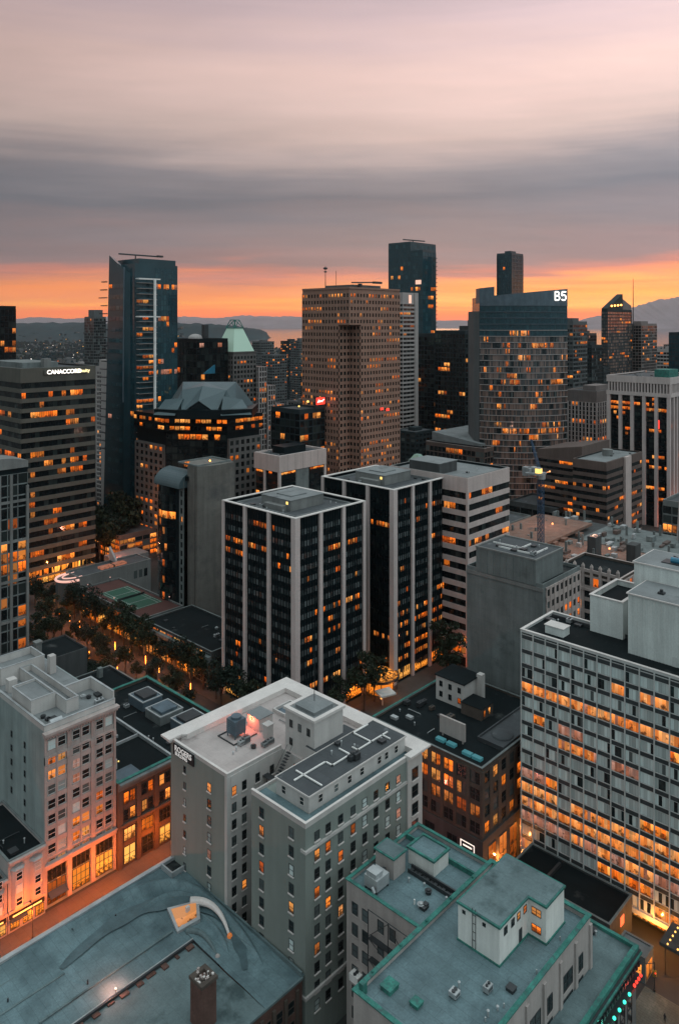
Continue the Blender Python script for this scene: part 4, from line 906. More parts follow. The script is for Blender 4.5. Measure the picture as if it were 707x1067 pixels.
# --- dark-roofed brown block across the street
def build_brown():
    b = Bld('brick_building', 'brown block with wide dark roof and white roof house, beside the pale-gridded slab', 'building', 161, 103.4)
    U0, U1, V0, V1, Z = 161.0, 200.0, 103.4, 139.2, 30.0
    b.block(U0, U1, V0, V1, 0, Z, 'brick_brown', 'roof_black', .6, .4, 'concrete_dark', .1, .12)
    b.part('teal_edge', MB().box(U0, U1, V1 - .3, V1 + .2, Z + .13, Z + .3), 'copper')
    facade(b, 'U', U0, V0, V1, 12.6, 29.2, 9, 4, 1.0, 1.15, .35, .22, 'brick_brown', 'glass_dark', lambda i, j, k: 'lit_amber' if (j == 0 and i > 1 and i < 6) or (j == 1 and i in (1, 2, 3, 4) and (i > 1 or k == 1)) else 'lit_dim' if (j == 2 and i in (0, 1, 2, 3)) else None, 2, .1, frame=.08, fm='metal_dark')
    facade(b, 'V', V0, U0, U1, 12.6, 29.2, 10, 4, 1.6, 1.3, .3, .2, 'brick_brown', 'glass_dark', lambda i, j, k: 'lit_amber' if R.random() < .3 else None, 1, 0, frame=.08, fm='metal_dark')
    b.part('dark_base', MB().box(U0 - .5, U1, V0 - .5, V1, 0, 12.4), 'concrete_black')
    for v, m in ((129, 'lit_amber'), (119, 'glass_dark'), (112, 'glass_dark'), (108, 'lit_dim')): b.win('U', U0 - .5, v - 1.6, v + 1.6, 6, 10.4, .03, m, frame=.12, fm='metal_dark', bars=1)
    for i in range(7): b.win('V', V0 - .5, 163 + i * 5, 166.6 + i * 5, 1, 10, .03, 'lit_dim', frame=.12, fm='metal_dark', bars=1)
    sg = b.part('sign', MB().box(U0 - .75, U0 - .52, 105.0, 109.4, 8.2, 10.6), 'sign_board')
    MB().box(U0 - .8, U0 - .754, 105.1, 109.3, 8.3, 8.55).box(U0 - .8, U0 - .754, 105.1, 109.3, 10.25, 10.5).box(U0 - .8, U0 - .754, 105.1, 105.35, 8.554, 10.24).box(U0 - .8, U0 - .754, 109.05, 109.3, 8.554, 10.24).box(U0 - .8, U0 - .754, 105.9, 108.5, 9.2, 9.6).build('lit_outline', 'glow_sign', sg)
    zr = Z - .58
    h = b.part('roof_house', MB().box(183, 191.5, 123.6, 133.4, zr, zr + 7.0, 'stucco_light'), 'stucco_light')
    MB().box(182.7, 191.8, 123.3, 133.7, zr + 7.004, zr + 7.3).build('roof_cap', 'roof_black', h); MB().box(189.4, 191.2, 121.8, 123.55, zr, zr + 8.2).build('chimney', 'stucco_light', h)
    for v in (131.6, 128.4, 125.2):
        for k in range(2): b.win('U', 183, v - .55, v + .55, zr + 4.2 - 3 * k, zr + 5.8 - 3 * k, .03, 'lit_amber' if (v < 126 and k == 1) else 'glass_dark', frame=.07, fm='metal_dark')
    b.part('lean_to', MB().box(181, 187, 116.5, 123.2, zr, zr + 3.2, 'brick_brown').box(180.8, 187.2, 116.3, 123.21, zr + 3.204, zr + 3.35, 'roof_black'), 'brick_brown')
    for u in (182.6, 185): b.win('V', 116.5, u - .5, u + .5, zr + .6, zr + 2.5, .03, 'lit_amber', frame=.07, fm='metal_dark')
    b.part('billboard', MB().box(167.6, 168.2, 113.0, 121.0, zr + .8, zr + 5.4).box(167.8, 168.1, 113.6, 113.9, zr, zr + .8).box(167.8, 168.1, 120, 120.3, zr, zr + .8), 'pink_stucco')
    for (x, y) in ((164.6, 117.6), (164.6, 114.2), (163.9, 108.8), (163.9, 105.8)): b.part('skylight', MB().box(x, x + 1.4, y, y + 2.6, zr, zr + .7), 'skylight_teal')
    for (x, y) in ((165, 134), (168, 131)): b.part('roof_vent', MB().box(x, x + 1.3, y, y + 2, zr, zr + .7), 'metal_light')
    b.part('lower_roof', MB().box(172, 199, 104.2, 112, zr, zr + .5).ring(172, 199, 104.2, 112, zr + .5, zr + 1.1, .3), 'roof_dark')
    b.part('roof_dome', MB().ball(178, 108, zr + .6, 3.0, None, 16, 8, .25), 'roof_dark')
    clutter(b, 164, 180, 122, 137, zr + .02, 10, 71, ('metal_dark', 'brick_brown', 'metal_light'))
    b.finish(100)
glow('glow_shore', (1, .55, .3), 2.0)
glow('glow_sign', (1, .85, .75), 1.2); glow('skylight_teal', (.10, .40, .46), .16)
build_brown()
# ------------------------------------------------------------------ middle-distance towers
def black_tower(x0, x1, y0, y1, z, label, seed, rowsU, rowsV, blankU=False):
    b = Bld('office_tower', label, 'tower', x0, y0)
    b.part('wall', MB().box(x0, x1, y0, y1, 0, z - 1.4).ring(x0, x1, y0, y1, z - 1.4, z - .2, .5), 'tower_black')
    b.part('roof', MB().quad((x0 + .5, y0 + .5, z - 1.38), (x1 - .5, y0 + .5, z - 1.38), (x1 - .5, y1 - .5, z - 1.38), (x0 + .5, y1 - .5, z - 1.38)), 'roof_dark')
    b.part('coping', MB().ring(x0 - .9, x1 + .1, y0 - .9, y1 + .1, z - .196, z + .1, 1.3), 'cornice')
    b.part('roof_curb', MB().ring(x0 + 3.5, x1 - 3.5, y0 + 3.5, y1 - 3.5, z - 1.37, z - .7, .4), 'roof_grey')
    mx, my = (x0 + x1) / 2, (y0 + y1) / 2
    pl = b.part('plant_room', MB().box(mx - 9, mx + 8, my - 8, my + 8, z - 1.37, z + 2.4).box(mx - 11.5, mx - 9.004, my - 6, my + 4, z - 1.37, z + .6), 'concrete')
    MB().box(mx - 9.2, mx + 8.2, my - 8.2, my + 8.2, z + 2.404, z + 2.6).box(mx - 5, mx + 3, my - 4, my + 4, z + 2.61, z + 3.0).build('plant_roof', 'roof_grey', pl)
    MB().box(mx - 9.1, mx - 9.004, my - 6.6, my - 5.6, z + .9, z + 1.9).build('lamp', 'glow_yellow', pl)
    clutter(b, x0 + 5, mx - 12, y0 + 5, y1 - 7, z - 1.37, 5, seed + 7); clutter(b, mx + 9, x1 - 7, y0 + 5, y1 - 7, z - 1.37, 4, seed + 8)
    wl, vl = x1 - x0, y1 - y0
    for i in range(4):
        v = y0 + vl * i / 3; hw = 1.15 if i == 0 else .75
        a, c = (v - .003 - .9, v + 1.3) if i == 0 else (v - hw, v + hw) if i < 3 else (v - 1.2, v + .1)
        b.part('column', MB().box(x0 - .9, x0 + .2, a, c, 0, z - .21), 'column_pink')
        if i:
            u = x0 + wl * i / 3; a, c = (u - hw, u + hw) if i < 3 else (u - 1.2, u + .1)
            b.part('column', MB().box(a, c, y0 - .9, y0 + .2, 0, z - .21), 'column_pink')
        else: b.part('column', MB().box(x0 + .21, x0 + 1.4, y0 - .903, y0 + .2, 0, z - .21), 'column_pink')
    nf = 16; fh = (z - 5.5) / nf
    fU = runs(.06, .6, (('lit_amber', .6), ('lit_dim', .4)), rowsU, seed); fV = runs(.08, .6, (('lit_amber', .6), ('lit_dim', .4)), rowsV, seed + 1)
    rb = MB()
    for i in range(3):
        for (face, P, s0, ln, f) in (('U', x0, y0, vl, fU), ('V', y0, x0, wl, fV)):
            a0 = s0 + ln * i / 3 + 1.5; a1 = s0 + ln * (i + 1) / 3 - 1.3; w = (a1 - a0) / 7
            for k in range(8): fbox(rb, face, P, a0 + k * w - .09, a0 + k * w + .09, 3, z - .4, 0, .28)
            for j in range(nf):
                zt = z - 4.6 - j * fh; zb = zt - 1.9
                for k in range(7):
                    m = f(i, j, k) if not (blankU and face == 'U' and 2 < j < 12) else None
                    b.win(face, P, a0 + k * w + .12, a0 + (k + 1) * w - .12, zb, zt, .04, m or ('glass_blind' if not (blankU and face == 'U') else 'glass_black'))
    b.part('ribs', rb, 'tower_black')
    for i in range(3):
        b.win('U', x0, y0 + vl * i / 3 + 1.5, y0 + vl * (i + 1) / 3 - 1.3, 1, 5, .04, 'lit_shop'); b.win('V', y0, x0 + wl * i / 3 + 1.5, x0 + wl * (i + 1) / 3 - 1.3, 1, 5, .04, 'lit_shop')
    return b.finish(100)
black_tower(180.3, 215.8, 190.7, 230.2, 73.1, 'black glass tower with pale vertical columns, nearer and left of its look-alike', 3, {1: .0, 2: .55, 3: .3, 13: .3, 14: .4}, {2: .12, 4: .2, 5: .3, 7: .35, 8: .3, 9: .25, 10: .2, 13: .25})
black_tower(229.0, 263.3, 187.1, 225.5, 75.7, 'black glass tower with pale vertical columns, right of its look-alike, above the glowing round canopy', 5, {2: .8, 12: .3, 14: .4}, {2: .15, 10: .5, 11: .7, 12: .5, 14: .4}, True)
def round_canopy():
    b = Bld('entrance_canopy', 'round glowing glass entrance canopy at the foot of the right black tower', 'canopy', 224, 187)
    r = 7.5; cx, cy = 222.5, 188.5
    m = MB().cyl(cx, cy, 5.2, 6.0, r, None, 28); b.part('rim', m, 'metal_dark')
    g = MB().cyl(cx, cy, 6.01, 7.2, r - .5, None, 28, 1.2); b.part('glass_dome', g, 'lit_shop')
    ri = MB()
    for k in range(12):
        a = math.pi * k / 6; ri.tube([(cx + math.cos(a) * (r - .4), cy + math.sin(a) * (r - .4), 6.15), (cx + math.cos(a) * 1.1, cy + math.sin(a) * 1.1, 7.35)], .1)
    b.part('ribs', ri, 'metal_dark')
    for k in range(8):
        a = math.pi * k / 4; b.part('post', MB().cyl(cx + math.cos(a) * (r - 1), cy + math.sin(a) * (r - 1), 0, 5.2, .18, None, 8), 'metal_dark')
    b.part('glazed_wall', MB().cyl(cx, cy, .2, 5.0, r - 2.2, None, 24), 'lit_shop'); b.part('porch', MB().prism([(211, 178), (217, 176), (219, 181), (213, 183)], 4.2, 4.8), 'cream_wall')
    b.part('porch_post', MB().cyl(214, 180, 0, 4.2, .25), 'cream_wall'); b.part('lamp', MB().ball(211.5, 178.5, 4, .3), 'glow_amber'); b.part('lamp', MB().ball(217, 177, 4, .3), 'glow_amber'); b.finish()
round_canopy()
def banded(name, label, x0, x1, y0, y1, z, nf, band, bh, sd, g, fU, fV, nbU, nbV, cat='tower', roof='roof_grey', top=3.0, base=0, wall='tower_black', pw=.12, pd=.06, extra=None, ph=1.0, seed=2, n=5, lim=100, cope='concrete', corner=None):
    b = Bld(name, label, cat, x0, y0)
    b.block(x0, x1, y0, y1, base, z, wall, roof, ph, .4, cope)
    if top: b.part('top_band', MB().box(x0 - sd, x0, y0 - sd, y1, z - top, z - .01).box(x0 + .001, x1, y0 - sd, y0, z - top, z - .01), band)
    facade(b, 'U', x0, y0, y1, base + 4, z - top, nbU, nf, pw, bh, pd, sd, wall, g, fU, 1, .05, bandm=band)
    facade(b, 'V', y0, x0, x1, base + 4, z - top, nbV, nf, pw, bh, pd, sd, wall, g, fV, 1, .05, bandm=band)
    if corner: b.part('corner_column', MB().box(x0 - sd - .15, x0 + .3, y0 - sd - .15, y0 + .3, base, z - top), corner)
    clutter(b, x0 + 3, x1 - 6, y0 + 3, y1 - 6, z - ph + .03, n, seed)
    if extra: extra(b)
    return b.finish(lim)
# white-banded office block behind the right black tower
def f_Y(b):
    b.part('plant_room', MB().box(263, 276, 190, 206, 76.1, 80.5), 'concrete_black'); b.part('plant_roof', MB().box(262.8, 276.2, 189.8, 206.2, 80.504, 80.8), 'roof_grey')
banded('office_tower', 'pale pink-and-black horizontally striped office block right of the black towers', 261.2, 293.3, 174.8, 215, 77.1, 14, 'band_pink', 2.1, .5, 'glass_black', runs(.1, .6, WA, {1: .3, 6: .3, 12: .5, 13: .6}, 4), runs(.14, .6, WA, {0: .5, 2: .2, 4: .3, 10: .2, 12: .5}, 5), 14, 12, roof='roof_grey', top=5.0, extra=f_Y, seed=9, corner='band_pink')
# windowless concrete block
def f_Z(b):
    b.part('upper_block', MB().box(204.6, 221.7, 112.8, 133.6, 62, 69.4), 'concrete_dark')
    b.part('upper_roof', MB().box(205, 221.3, 113.2, 133.2, 69.404, 69.5), 'roof_dark'); b.part('coping', MB().ring(204.4, 221.9, 112.6, 133.8, 69.41, 69.9, .5), 'concrete')
    for (x, y, w, l) in ((209, 116, 9, .25), (209, 116.3, .25, 12), (212, 122, .25, 10), (212.3, 122, 6, .25)): b.part('duct', MB().box(x, x + w, y, y + l, 69.52, 70.0), 'white_pipe')
    clutter(b, 206, 219, 114, 131, 69.51, 9, 81)
    p = MB()
    for k in range(9): p.box(204.55 - .12, 204.6, 113.5 + k * 2.3, 113.8 + k * 2.3, 62, 69.3)
    b.part('wall_ribs', p, 'concrete_dark'); b.part('belt', MB().box(204.6, 204.9, 110.4, 137.3, 60.6, 61.8), 'concrete')
    facade(b, 'V', 110.6, 206.5, 228.7, 14, 61.5, 8, 13, 1.1, 1.6, .3, .2, 'terracotta', 'glass_dark', lambda i, j, k: 'lit_amber' if (j in (2, 3) and i > 3 and R.random() < .5) else None, 1, 0)
def concrete_block():
    b = Bld('concrete_building', 'grey concrete block with streaked blank walls and a brown windowed side, behind white roof house', 'building', 204.9, 110.6)
    b.block(204.9, 228.9, 110.6, 137.3, 0, 62.9, 'concrete_dark', 'roof_black', .9, .4, None)
    f_Z(b); b.finish(100)
concrete_block()
# ornate facade and construction site behind it
def ornate():
    b = Bld('heritage_building', 'brown heritage block with a crested ornate parapet beside the windowless concrete block', 'building', 262, 112)
    x0, x1, y0, y1, z = 262.0, 284.0, 112.0, 135.5, 50.0
    b.block(x0, x1, y0, y1, 0, z, 'brick_brown', 'roof_black', .9, .4, 'terracotta')
    facade(b, 'U', x0, y0, y1, 10, 49, 7, 9, 1.1, 1.3, .5, .3, 'terracotta', 'glass_dark', runs(.2, .4, WA, None, 8)); facade(b, 'V', y0, x0, x1, 10, 49, 6, 9, 1.1, 1.3, .5, .3, 'terracotta', 'glass_dark', runs(.2, .4, WA, None, 9))
    cr = MB()
    for i in range(8):
        y = y0 + i * (y1 - y0 - .9) / 7; cr.box(x0 - .6, x0 + .2, y, y + .9, 46, 52.2); cr.prism([(x0 - .7, y - .1), (x0 + .3, y - .1), (x0 + .3, y + 1), (x0 - .7, y + 1)], 52.204, 53.2, None, [(x0 - .3, y + .3), (x0 - .1, y + .3), (x0 - .1, y + .6), (x0 - .3, y + .6)])
        if i < 7: cr.box(x0 - .4, x0 + .1, y + .9, y + 3.2, 50.13, 51.2)
    b.part('crest', cr, 'terracotta'); b.part('belt_course', MB().box(x0 - .8, x0, y0 - .8, y1, 43.6, 44.4), 'terracotta'); b.finish(100)
ornate()
def site():
    b = Bld('unfinished_building', 'unfinished concrete building site with pinkish slabs, stub columns and timber formwork beneath the crane', 'construction site', 322, 122)
    s = MB(); s.box(322, 392, 126, 205, 0, 33); b.part('podium', s, 'concrete_black')
    b.part('slab', MB().box(321, 352, 128, 178, 33.004, 34.0), 'timber_form'); b.part('slab', MB().box(322, 378, 176, 206, 35, 36.2), 'timber_form'); b.part('slab', MB().box(354, 392, 127, 172, 33.004, 33.8), 'concrete_dark')
    rr = random.Random(5)
    for k in range(34):
        x, y = rr.uniform(324, 390), rr.uniform(130, 203); b.part('stub_column', MB().box(x, x + .9, y, y + .9, 33.5, 34 + rr.uniform(2, 6)), 'concrete_dark')
    for k in range(70):
        x, y = rr.uniform(324, 388), rr.uniform(130, 202); w = rr.uniform(2, 6); b.part('formwork_stack', MB().box(x, x + w, y, y + rr.uniform(1, 3), 34.02, 34.3 + rr.uniform(.3, 2)), rr.choice(['timber_form', 'concrete_dark', 'metal_light', 'band_brown']))
    ed = MB()
    for k in range(30): ed.tube([(321.2, 128.5 + k * 1.7, 34), (321.2, 128.5 + k * 1.7, 35.3)], .08); 
    ed.tube([(321.2, 128.5, 35.3), (321.2, 178, 35.3)], .07); b.part('edge_rail', ed, 'metal_light')
    for y in (134, 152): b.part('core_wall', MB().box(330, 336, y, y + 4, 34.02, 43), 'concrete_black')
    b.part('white_hoist', MB().prism([(385, 133), (388, 133), (388, 136), (385, 136)], 33.8, 62, None, [(386.2, 134.2), (386.9, 134.2), (386.9, 134.9), (386.2, 134.9)]), 'slab_white')
    for (x, y) in ((340, 150), (362, 190)): b.part('work_lamp', MB().ball(x, y, 36.5, .5), 'glow_orange_soft')
    b.finish()
glow('glow_orange_soft', (1, .35, .12), 3)
site()
def crane():
    b = Bld('tower_crane', 'dark blue lattice tower crane with a lit yellow cab above the building site', 'crane', 289, 175)
    x, y = 312.0, 169.5; m = MB()
    for (a, c) in ((-1, -1), (1, -1), (1, 1), (-1, 1)): m.tube([(x + a, y + c, 0), (x + a, y + c, 70)], .22, None, 4)
    for k in range(28):
        z = k * 2.5
        for (p, q) in (((-1, -1), (1, -1)), ((1, -1), (1, 1)), ((1, 1), (-1, 1)), ((-1, 1), (-1, -1))):
            m.tube([(x + p[0], y + p[1], z), (x + q[0], y + q[1], z + 2.5)], .12, None, 4); m.tube([(x + p[0], y + p[1], z), (x + q[0], y + q[1], z)], .1, None, 4)
    b.part('mast', m, 'crane_blue')
    b.part('turntable', MB().cyl(x, y, 70, 72, 2, None, 12).box(x - 4.5, x + 2.5, y - 1.6, y + 5.5, 72, 72.8), 'metal_light')
    b.part('cab', MB().box(x - 4.2, x - 2.0, y - 1.8, y + .6, 72.82, 75.4), 'metal_light').data; b.part('cab_window', MB().box(x - 4.26, x - 4.2, y - 1.7, y + .5, 73.1, 75.2).box(x - 4.1, x - 2.1, y - 1.86, y - 1.8, 73.1, 75.2), 'glow_yellow')
    b.part('counterweight', MB().box(x - 1.4, x + 1.4, y + 6, y + 8.6, 70.5, 74.5).box(x - .8, x + .8, y + 2, y + 6, 72.9, 73.4), 'metal_light')
    j = MB(); A = (x, y - 1, 73)
    B = (x + 1.5, y + 5.5, 86)
    for (a, c) in ((-.7, 0), (.7, 0), (0, 1.2)): j.tube([(x + a, y + c, 73), (x + a * .5 + 1.5, y + c * .5 + 5.5, 87)], .2, None, 4)
    for k in range(9):
        t = k / 9; j.tube([(x - .7 + 1.5 * t, y + 5.5 * t, 73 + 14 * t), (x + .7 + 1.5 * t, y + 5.5 * (t + .1), 73 + 14 * (t + .1))], .1, None, 4)
    b.part('jib', j, 'crane_blue'); b.part('machinery', MB().box(x - 1.6, x + 1.6, y + 1.4, y + 4.6, 72.82, 75).cyl(x - 2.5, y + 4, 72.82, 74.4, .8), 'metal_light'); b.part('lamp', MB().ball(x + 3.4, y - 2.6, 73.2, .35).tube([(x + 2.4, y - 1.6, 72.8), (x + 3.4, y - 2.6, 73.1)], .08), 'glow_orange_soft'); b.finish()
crane()
# olive-banded tower with a lit sign, far left
def f_B(b):
    s = b.part('sign', MB().box(188.5, 213.5, 394.6, 395.1, 112.6, 115.0), 'band_olive')
    text('CANACCORD', 3.1, 'glow_white', (190, 394.55, 112.8), (1, 0, 0), (0, 0, 1), s, 'lettering', .05, .05); text('Genuity', 2.7, 'glow_cream', (206.2, 394.55, 113.0), (1, 0, 0), (0, 0, 1), s, 'lettering', .05, .03)
    b.part('plant_room', MB().box(180, 200, 402, 440, 115.2, 119.0), 'concrete_dark'); b.part('roof_stub', MB().box(190, 194, 398, 402, 115.2, 121), 'concrete')
    for i in range(12): b.win('V', 395.9, 178 + i * 3.4, 181 + i * 3.4, 1, 8, .03, 'lit_shop' if R.random() < .7 else 'lit_amber')
glow('glow_cream', (1, .85, .45), 1.8)
rB = {0: .1, 1: .25, 2: .12, 3: .5, 4: .35, 5: .2, 6: .15, 7: .45, 8: .55, 9: .45, 10: .1, 11: .1, 12: .2, 13: .4, 14: .4, 15: .3, 16: .1, 17: .15, 18: .2, 19: .15, 20: .5, 21: .6}
banded('office_tower', 'dark glass tower with olive-grey floor bands and a lit name sign, left edge', 176.6, 218.8, 395.9, 500, 116.3, 20, 'band_olive', 2.2, .6, 'glass_black', runs(.2, .62, WA, rB, 14), runs(.2, .62, WA, rB, 15), 26, 17, top=6.5, extra=f_B, roof='roof_dark', seed=16, lim=100)
# grid tower cut off by the left edge
def tower_C():
    b = Bld('apartment_tower', 'dark glass tower with grey concrete frame and arched top, cut by the left edge', 'tower', 112, 288)
    x0, x1, y0, y1, z = 100.0, 131.0, 288.0, 325, 86.0
    b.block(x0, x1, y0, y1, 0, z, 'tower_black', 'roof_dark', 1, .4, 'concrete')
    fl = lambda i, j, k: 'lit_amber' if (j in (6, 7, 8) and i > 3 and R.random() < .65) or (j in (12,) and R.random() < .5) else ('lit_dim' if R.random() < .05 else None)
    facade(b, 'V', y0, x0, x1, 3, z - 3, 8, 19, .35, .5, .25, .12, 'concrete_dark', 'glass_black', fl); facade(b, 'U', x0, y0, y1, 3, z - 3, 9, 19, .35, .5, .25, .12, 'concrete_dark', 'glass_black', none)
    c = MB()
    for x in (119.6, 124, 130.2): c.box(x, x + 1.0, y0 - .8, y0, 0, z - 3.2 if x < 126 else z - 8)
    for k in range(5): c.box(118, 131, y0 - .7, y0 - .26, 12 + 15 * k, 13 + 15 * k)
    b.part('frame', c, 'concrete'); n = 10; ar = MB()
    pts = [(110 + 21 * i / n, z + 3.2 * math.sin(math.pi * (.15 + .7 * i / n))) for i in range(n + 1)]
    for (xa, za), (xb, zb) in zip(pts, pts[1:]): ar.add([(xa, y0 - .5, z - 1), (xb, y0 - .5, z - 1), (xb, y0 - .5, zb), (xa, y0 - .5, za), (xa, y0 + 12, z - 1), (xb, y0 + 12, z - 1), (xb, y0 + 12, zb), (xa, y0 + 12, za)], [(0, 1, 2, 3), (5, 4, 7, 6), (3, 2, 6, 7), (1, 0, 4, 5), (0, 3, 7, 4), (2, 1, 5, 6)], None)
    b.part('arched_top', ar, 'concrete'); b.finish(100)
tower_C()
# slim tower with rounded glass front and raw concrete slab
def tower_J():
    b = Bld('office_tower', 'slim dark tower with curved glass front, rounded glass roof and tall raw concrete slab', 'tower', 205, 284)
    x0, y0, z = 205.6, 283.4, 70.0
    core = MB(); core.prism([(205.6, 281.6), (214, 278.8), (224.8, 279), (224.8, 296), (212, 296), (205.6, 289.0)], 0, 75.5); core.box(205.0, 205.62, 283.2, 284.0, 0, 75)
    b.part('concrete_slab', core, 'concrete_raw'); b.part('slab_cap', MB().ring(205.4, 225, 281.5, 296.2, 75.504, 76.2, .5), 'concrete_dark')
    g = MB(); arc = []
    for i in range(13):
        a = math.pi * .5 * i / 12; arc.append((205.3 - 5.5 * math.sin(a * 1.0) * 1, 296.5 + 12.5 * (1 - math.cos(a)) - 1.5))
    base = [(212, 289.5), (204.2, 289.5)] + [(203.2 - 2.2 * math.sin(math.pi * t / 10), 294.8 + 14.4 * t / 10) for t in range(11)] + [(212, 309.2)]
    b.part('curved_front', g.prism(base, 0, 65), 'tower_black')
    nf = 17; fh = 64 / nf
    for j in range(nf):
        for t in range(10):
            p = [(203.2 - 2.2 * math.sin(math.pi * q / 10) - .06, 294.8 + 14.4 * q / 10) for q in (t, t + 1)]
            m = 'lit_amber' if (j == 3 and t < 8) else ('lit_dim' if R.random() < .05 else 'glass_black')
            zt = 64.6 - j * fh; zb = zt - fh + .5
            if j < 8: b.part('window', MB().quad((*p[0], zb), (*p[1], zb), (*p[1], zt), (*p[0], zt)), m)
            else:
                if t == 0: rest = MB()
                rest.quad((*p[0], zb), (*p[1], zb), (*p[1], zt), (*p[0], zt), m)
                if t == 9: b.part('window', rest, 'glass_black', None, 'stuff')
    # concrete window strip between glass and slab
    facade(b, 'U', 203.9, 289.6, 294.7, 2, 68, 2, 17, .9, 1.3, .3, .2, 'concrete_dark', 'glass_black', lambda i, j, k: 'lit_amber' if j == 4 else None)
    b.part('strip_wall', MB().box(203.9, 211, 289.5, 294.75, 0, 68.2), 'concrete_dark')
    r = MB(); n = 10
    pr = [(201.0 + 9 * (1 - math.cos(math.pi * .5 * i / n)), 65 + 7 * math.sin(math.pi * .5 * i / n)) for i in range(n + 1)]
    for (xa, za), (xb, zb) in zip(pr, pr[1:]): r.quad((xa, 289.4, za), (xa, 309.4, za), (xb, 309.4, zb), (xb, 289.4, zb))
    r.add([(x, 289.4, zz) for x, zz in pr] + [(210, 289.4, 65)], [tuple(range(n + 2))], None); r.add([(x, 309.4, zz) for x, zz in pr] + [(210, 309.4, 65)], [tuple(range(n + 2))], None); r.quad((210, 289.4, 65), (210, 309.4, 65), (210, 309.4, 72), (210, 289.4, 72))
    b.part('rounded_roof', r, 'glass_roof'); b.part('roof_lamp', MB().box(208.6, 209.4, 288.9, 289.38, 70.6, 72.0), 'glow_amber'); b.part('roof_lamp', MB().ball(216, 286, 76.4, .4), 'glow_amber'); b.part('roof_louvre', MB().box(204.5, 207.5, 287.8, 289.3, 68.3, 70.3), 'tower_black')
    b.finish(100)
tower_J()
